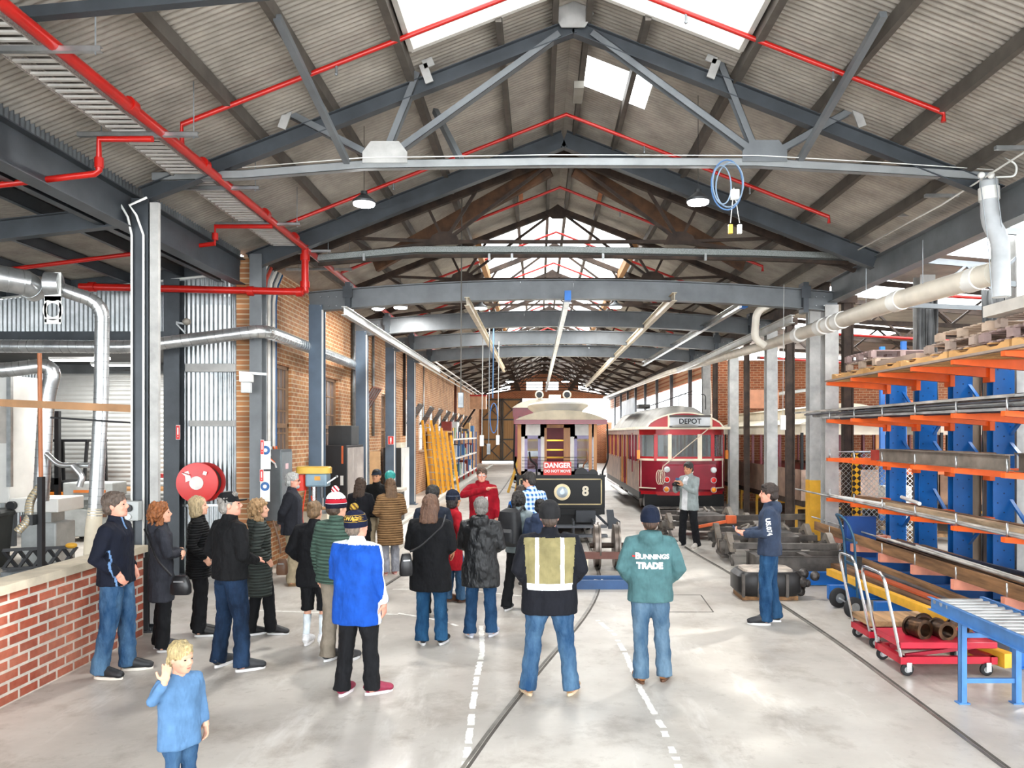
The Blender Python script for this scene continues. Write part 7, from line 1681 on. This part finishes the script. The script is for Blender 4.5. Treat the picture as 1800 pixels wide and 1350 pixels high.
# 13 dark hair head behind
person('person with short dark hair mostly hidden behind the woman in the black coat', 0, 0, rad(-5), 1.70, cloth('#2a3140'), BLK, '#222222', ('short', '#1d1816'), 'olive', ('down','down'), hem=.86, pos=(at(765,800,10.0).x-.03, 10.0, 0))
# 14 black coat woman
person('woman with shoulder-length brown hair in a black knitted coat and blue jeans', 757, 1133, rad(-12), 1.69, cloth('#141519', fold=.5), denim('#24649c', '#4a8cc0'), '#1a1a1c', ('long', '#7a5640', .26), 'fair', ('front','front'), hem=.64, bulk=1.18, female=True, build=1.06, feet=((-.1,0,25),(.12,.06,0)))
# 15 red coat
person('woman in a bright red coat and navy beanie with brown boots', 797, 1058, rad(-62), 1.56, cloth('#c41c2c'), JM, ('#8a5a38', '#5a3a28'), ('bob', '#2c2220'), 'olive', ('down','front'), hem=.52, bulk=1.02, female=True, hat=('beanie', '#1b2338', ['#8a93a8'], lambda z, a: 1 if .166 < z < .17 else 0), head=(-.2,0), feet=((-.08,-.05,0),(.08,.12,-10)))
# 16 black rain jacket
person('person with short grey hair in a shiny black rain jacket and blue jeans', 845, 1119, rad(-8), 1.63, cloth('#1b1d20', rough=.45, fold=.9, spec=.4), denim('#2a5c90', '#4a7cb0'), ('#a8aab8', '#e8e8ee'), ('short', '#8f8a84'), 'fair', ('front','front'), hem=.64, bulk=1.16, hood=True, build=1.05, head=(.35,.1), feet=((-.13,-.02,25),(.13,.06,-10)), female=True)
# 17 pointing guide
pt = ((.3,.2,1.3), (-.16,.42,1.42), (-1,.25,.25), (0,.2,-1), .15)
t, g, S_ = person('man in a bright red hoodie and glasses pointing to the right', 0, 0, rad(176), 1.78, cloth('#b8142a', fold=.8), cloth('#2a2c34'), '#333333', ('short', '#6a5040'), 'pink', ('down', pt), hem=.84, bulk=1.12, hood=True, build=1.06, glasses='clear', head=(.15,0), pos=(at(847,800,13.4).x, 13.4, 0))
project_text('UJ', .09, M('#f0e8e8', .6), t, g, -.08, 1.25, 'chest_print', .004, 'front')
# 18 checked shirt
person('dark-haired man in a blue and white checked shirt leaning left', 0, 0, rad(35), 1.78, cloth('#2f6fc0', check='#9cc0e8'), JDK, '#333333', ('short', '#2a2420'), 'pink', ('front','front'), hem=.80, bulk=1.05, head=(.5,-.2), beard='#3a2c24', pos=(at(938,800,11.9).x, 11.9, 0), lean=.12)
person('person in a bright blue jacket half hidden behind the checked shirt', 0, 0, rad(20), 1.52, cloth('#2478d8'), BLK, '#333333', ('short', '#4a3c34'), 'fair', ('front','front'), hem=.8, pos=(at(915,800,12.7).x, 12.7, 0))
# 19 backpack woman
bt = person('woman with a dark ponytail in a pale grey jacket wearing a black backpack', 912, 1070, rad(-30), 1.60, cloth('#9aa8ac'), BLK, ('#26282c', '#e8e8e8'), ('tied', '#241d1b'), 'olive', ('front','front'), hem=.84, bulk=1.05, female=True, feet=((-.1,-.18,10),(.1,.1,-5)))[0]
# 20 dark bun person
person('shorter person with dark bun and navy jacket behind the safety vest man', 0, 0, rad(-20), 1.52, cloth('#3c4a66'), BLK, '#333333', ('bun', '#1e1a1a'), 'olive', ('front','front'), hem=.8, female=True, pos=(at(950,800,10.1).x, 10.1, 0), hood=True)
# 21 safety vest
def f21(c):
    if c.z < .975 or c.z > 1.445 or abs(c.x) > .205+.07*(c.z-1) or c.y > .05: return 0
    if c.z < 1.035: return 2
    if .095 < abs(c.x) < .135: return 2
    return 1
person('man in black jacket with a mustard safety back and reflective stripes', 966, 1218, 0, 1.74, [cloth('#191b24', fold=.7), cloth('#a59a6c', fold=.4), M('#e4e8ea', .35, .1, .05, 10)], JM, ('#b08c68', '#d8c0a0'), ('buzz', '#5a4a40'), 'pink', ('pocket','pocket'), hem=.745, bulk=1.2, build=1.16, hat=('beanie', '#2a2a2c'), top_matfn=f21, feet=((-.2,-.02,18),(.2,-.02,-18)), foldt=.016)
# 22 teal hoodie
t, g, S_ = person('person in a teal hoodie with white lettering on the back and light blue jeans', 1143, 1197, rad(-4), 1.66, cloth('#5a8488', fold=.7), JL, ('#9a6840', '#5a3c28'), ('buzz', '#5a4030'), 'fair', ('pocket','pocket'), hem=.82, bulk=1.18, build=1.05, hood=True, hat=('beanie', '#17223a'), feet=((-.1,-.04,12),(.14,.04,-14)), foldt=.016)
WT = M('#eceeee', .7, 0, .05, 40)
project_text('UNNINGS', .062, WT, t, g, .03, 1.215, 'hoodie_lettering', .0025); project_text('B', .082, M('#e8d8d8', .7), t, g, -.128, 1.22, 'hoodie_lettering', .004); project_text('TRADE', .078, WT, t, g, -.015, 1.13, 'hoodie_lettering', .005)
project_text('-', .05, RED, t, g, -.165, 1.222, 'hoodie_mark', .006, off=.009)
# 23 camera man
ct = person('young man in an open pale grey shirt and black trousers holding a camera', 1211, 963, rad(128), 1.78, [cloth('#a9b4b4'), cloth('#d8dade')], cloth('#1c1d22'), ('#cfc8c0', '#e0dcd4'), ('curlshort', '#2c221e'), 'olive', ('camera','camera'), hem=.78, bulk=1.12, top_matfn=lambda c: 1 if (c.y > .07 and abs(c.x) < .06+.03*(1.4-c.z)) else 0, head=(.1,-.15), feet=((-.16,-.05,15),(.16,.05,-15)))[0]
# 24 phone man
t, g, S_ = person('man in faded navy hoodie holding a phone, sunglasses on his head', 1352, 1096, rad(72), 1.75, cloth('#3f4c64', fold=.7), denim('#2a66a4', '#5a94c8'), ('#1c1c22', '#f0f0f0'), ('short', '#3c2c24'), 'pink', ('phone','phone'), hem=.87, bulk=1.12, hood=True, glasses='top', build=1.04, feet=((-.1,.06,5),(.12,-.06,-5)))
project_text('US.074', .075, WT, t, g, .0, 1.24, 'sleeve_lettering', .003, -1, rot=-1.45)
# 25 toddler
rh = ((.31,.02,1.26), (.235,.14,1.47), (-.1,.15,1), (.75,.65,0), .12)
person('blond toddler in a light blue sweatshirt and jeans waving with one hand', 0, 0, rad(-128), 1.02, cloth('#6f9ccc', fold=.6), denim('#3f78b8', '#7fb0dc'), ('#8899aa', '#e8e8e8'), ('short', '#dcc48c'), 'fair', ('down', rh), hem=.70, bulk=1.12, build=1.08, headscale=1.32, head=(.25,-.1), pos=(at(316,1200,4.85).x, 4.85, 0), vox=.0035, foldt=.018, hsc=1.25)
# ---- carried things
LEA = M('#17171a', .35, 0, .2, 10)
def bag(name, p, size, rz, lab, strap=None, mat=LEA):
    t = thing(name, lab, 'bag', p, rz); w, d, h = size
    MB().loft([(0,0,0,w*.42,d*.4), (0,0,.02,w*.5,d*.5), (0,0,h*.5,w*.48,d*.5), (0,0,h*.9,w*.36,d*.35), (0,0,h,w*.3,d*.2)], 20, 3).build('bag_body', mat, t, wt=False, smooth=SM)
    MB().box((0,-d*.5,h*.72), (w*.5,.012,.014)).build('zip', GALV, t, wt=False)
    if strap:
        pts = [Matrix.Rotation(-rz, 3, 'Z') @ (V(q)-V(p)) for q in strap]; MB().tube(bendy(pts, .15), .011, 8).build('strap', mat, t, wt=False, smooth=SM)
    return t
p = at(318, 1045, 8.15); bag('handbag', p, (.22,.1,.2), 0, 'black leather handbag on a strap beside the ginger-haired woman', [p+V((-.1,0,.2)), at(276,985,8.1), at(254,930,8.3)])
p = at(714, 1012, 8.35); bag('handbag', p, (.15,.09,.24), .3, 'black crossbody bag at the left hip of the woman in the black coat', [p+V((.04,0,.26)), at(740,960,8.37), at(778,925,8.4), at(783,905,8.5)])
p = at(496, 1010, 8.75); bag('handbag', p, (.13,.09,.18), 0, 'brown shoulder bag with an orange strap on the woman with curly blonde hair', [p+V((-.02,0,.24)), at(492,955,8.75), at(480,915,8.8)], M('#6a4a34', .5))
c = bt; bx = thing('backpack', 'black backpack on the back of the woman in the pale grey jacket', 'backpack', (bt.location.x-.1, bt.location.y-.17, .88), rad(-30))
MB().loft([(0,-.02,0,.13,.08), (0,-.04,.05,.16,.11), (0,-.04,.3,.16,.11), (0,-.03,.46,.13,.09), (0,0,.5,.07,.05)], 24, 3.5).build('pack', M('#1a1b1f', .6, 0, .3, 8, .3, 20), bx, wt=False, smooth=SM)
MB().loft([(0,-.13,.05,.11,.04), (0,-.15,.08,.12,.05), (0,-.15,.2,.12,.05), (0,-.13,.24,.1,.03)], 20, 3.5).build('front_pocket', M('#202226', .6), bx, wt=False, smooth=SM)
for s in (-1, 1): MB().tube([(s*.09,.05,.45), (s*.11,.14,.52), (s*.12,.2,.42)], .018, 8).build('strap', BLACK, bx, wt=False)
q = V((ct.location.x, ct.location.y, 0)); fd = V((-sin(rad(128)), cos(rad(128)), 0)); cp = q+fd*.36+V((0,0,1.34))
cm = thing('camera', 'black video camera on a handheld grip held by the young man in the open shirt', 'camera', cp, rad(128)); MB().box((0,0,.0), (.13,.07,.09)).box((0,0,.055), (.05,.05,.03)).build('camera_body', BLACK, cm, wt=False, bevel=.006); MB().cyl((0,.03,0), (0,.12,0), .035, 16).build('lens', BLACK, cm, wt=False); MB().box((.0,-.02,.1), (.1,.03,.06)).build('monitor', M('#4a6a8c', .2), cm, wt=False); MB().cyl((0,0,-.05), (0,0,-.14), .018, 10).build('grip', BLACK, cm, wt=False)
q = V((t.location.x, t.location.y, 0)); fd = V((-sin(rad(72)), cos(rad(72)), 0)); cp = q+fd*.40+V((0,0,1.15)); ph = thing('phone', 'dark blue phone held by the man with sunglasses on his head', 'phone', cp, rad(72)); MB().box((0,0,0), (.075,.01,.15), Matrix.Rotation(-.6, 3, 'X')).build('case', M('#1c3c6c', .3), ph, wt=False, bevel=.004)

# ================================================================== one mesh per repeated part
SPL = ('side_post','grab_pole','window_post','window_pillar','block','chock','leg','wheel','post','upright','guard_post','doorway_x','bulkhead_x','caster','trestle','mast','cross_member','strap','cornice','rod','stringer','coupler','capital','long_member','seat','anchor','brake_hanger','base_plate_x','step_bracket','motor_case','side_panel','clip','guard_wire','sock','chord','beam','edge_plank','hanger_rod','rung','bolt','cream_lining','gold_lining_x')
def islands(me):
    par = list(range(len(me.vertices)))
    def fd(a):
        while par[a] != a: par[a] = par[par[a]]; a = par[a]
        return a
    for p in me.polygons:
        v = p.vertices; r = fd(v[0])
        for q in v[1:]: par[fd(q)] = r
    g = {}
    for p in me.polygons: g.setdefault(fd(p.vertices[0]), []).append(p)
    return list(g.values())
for o in list(COL.objects):
    if o.type != 'MESH' or o.parent is None or o.get('kind') or o.name.split('.')[0] not in SPL: continue
    if o.parent.get('kind') == 'structure' or len(o.data.vertices) > 4000: continue
    gs = islands(o.data)
    if not 1 < len(gs) < (130 if o.name.startswith('rung') else 14): continue
    nm_, me = o.name.split('.')[0], o.data
    for k, ps in enumerate(gs):
        ids = sorted({v for p in ps for v in p.vertices}); mp = {v: i for i, v in enumerate(ids)}
        m2 = bpy.data.meshes.new(nm_); m2.from_pydata([tuple(me.vertices[v].co) for v in ids], [], [[mp[v] for v in p.vertices] for p in ps])
        for q in me.materials: m2.materials.append(q)
        for a, b_ in zip(m2.polygons, ps): a.material_index = b_.material_index; a.use_smooth = b_.use_smooth
        if k == 0: o.data = m2
        else:
            c = o.copy(); c.data = m2; COL.objects.link(c)
# ================================================================== LIGHT
w = bpy.data.worlds.new('world'); scn.world = w; w.use_nodes = True; nt = w.node_tree
bg = nt.nodes['Background']; bg.inputs[0].default_value = (.93,.97,1,1); bg.inputs[1].default_value = 5.2
def sun(rx, rz, s, ang, col=(1,.96,.9)):
    l = bpy.data.lights.new('sun', 'SUN'); l.energy = s; l.angle = radians(ang); l.color = col
    o = bpy.data.objects.new('sun', l); COL.objects.link(o); o.rotation_euler = (rx, 0, rz)
sun(radians(48), radians(128), 4.5, 2.5)
scn.view_settings.view_transform = 'Standard'; scn.view_settings.look = 'None'
scn.view_settings.exposure = .85; scn.view_settings.gamma = 1; scn.view_settings.use_curve_mapping = False
try:
    scn.cycles.max_bounces = 7; scn.cycles.diffuse_bounces = 5; scn.cycles.glossy_bounces = 3; scn.cycles.transparent_max_bounces = 10
    scn.cycles.transmission_bounces = 4; scn.cycles.use_denoising = True; scn.cycles.sample_clamp_indirect = 6; scn.cycles.caustics_reflective = False; scn.cycles.caustics_refractive = False
except Exception: pass
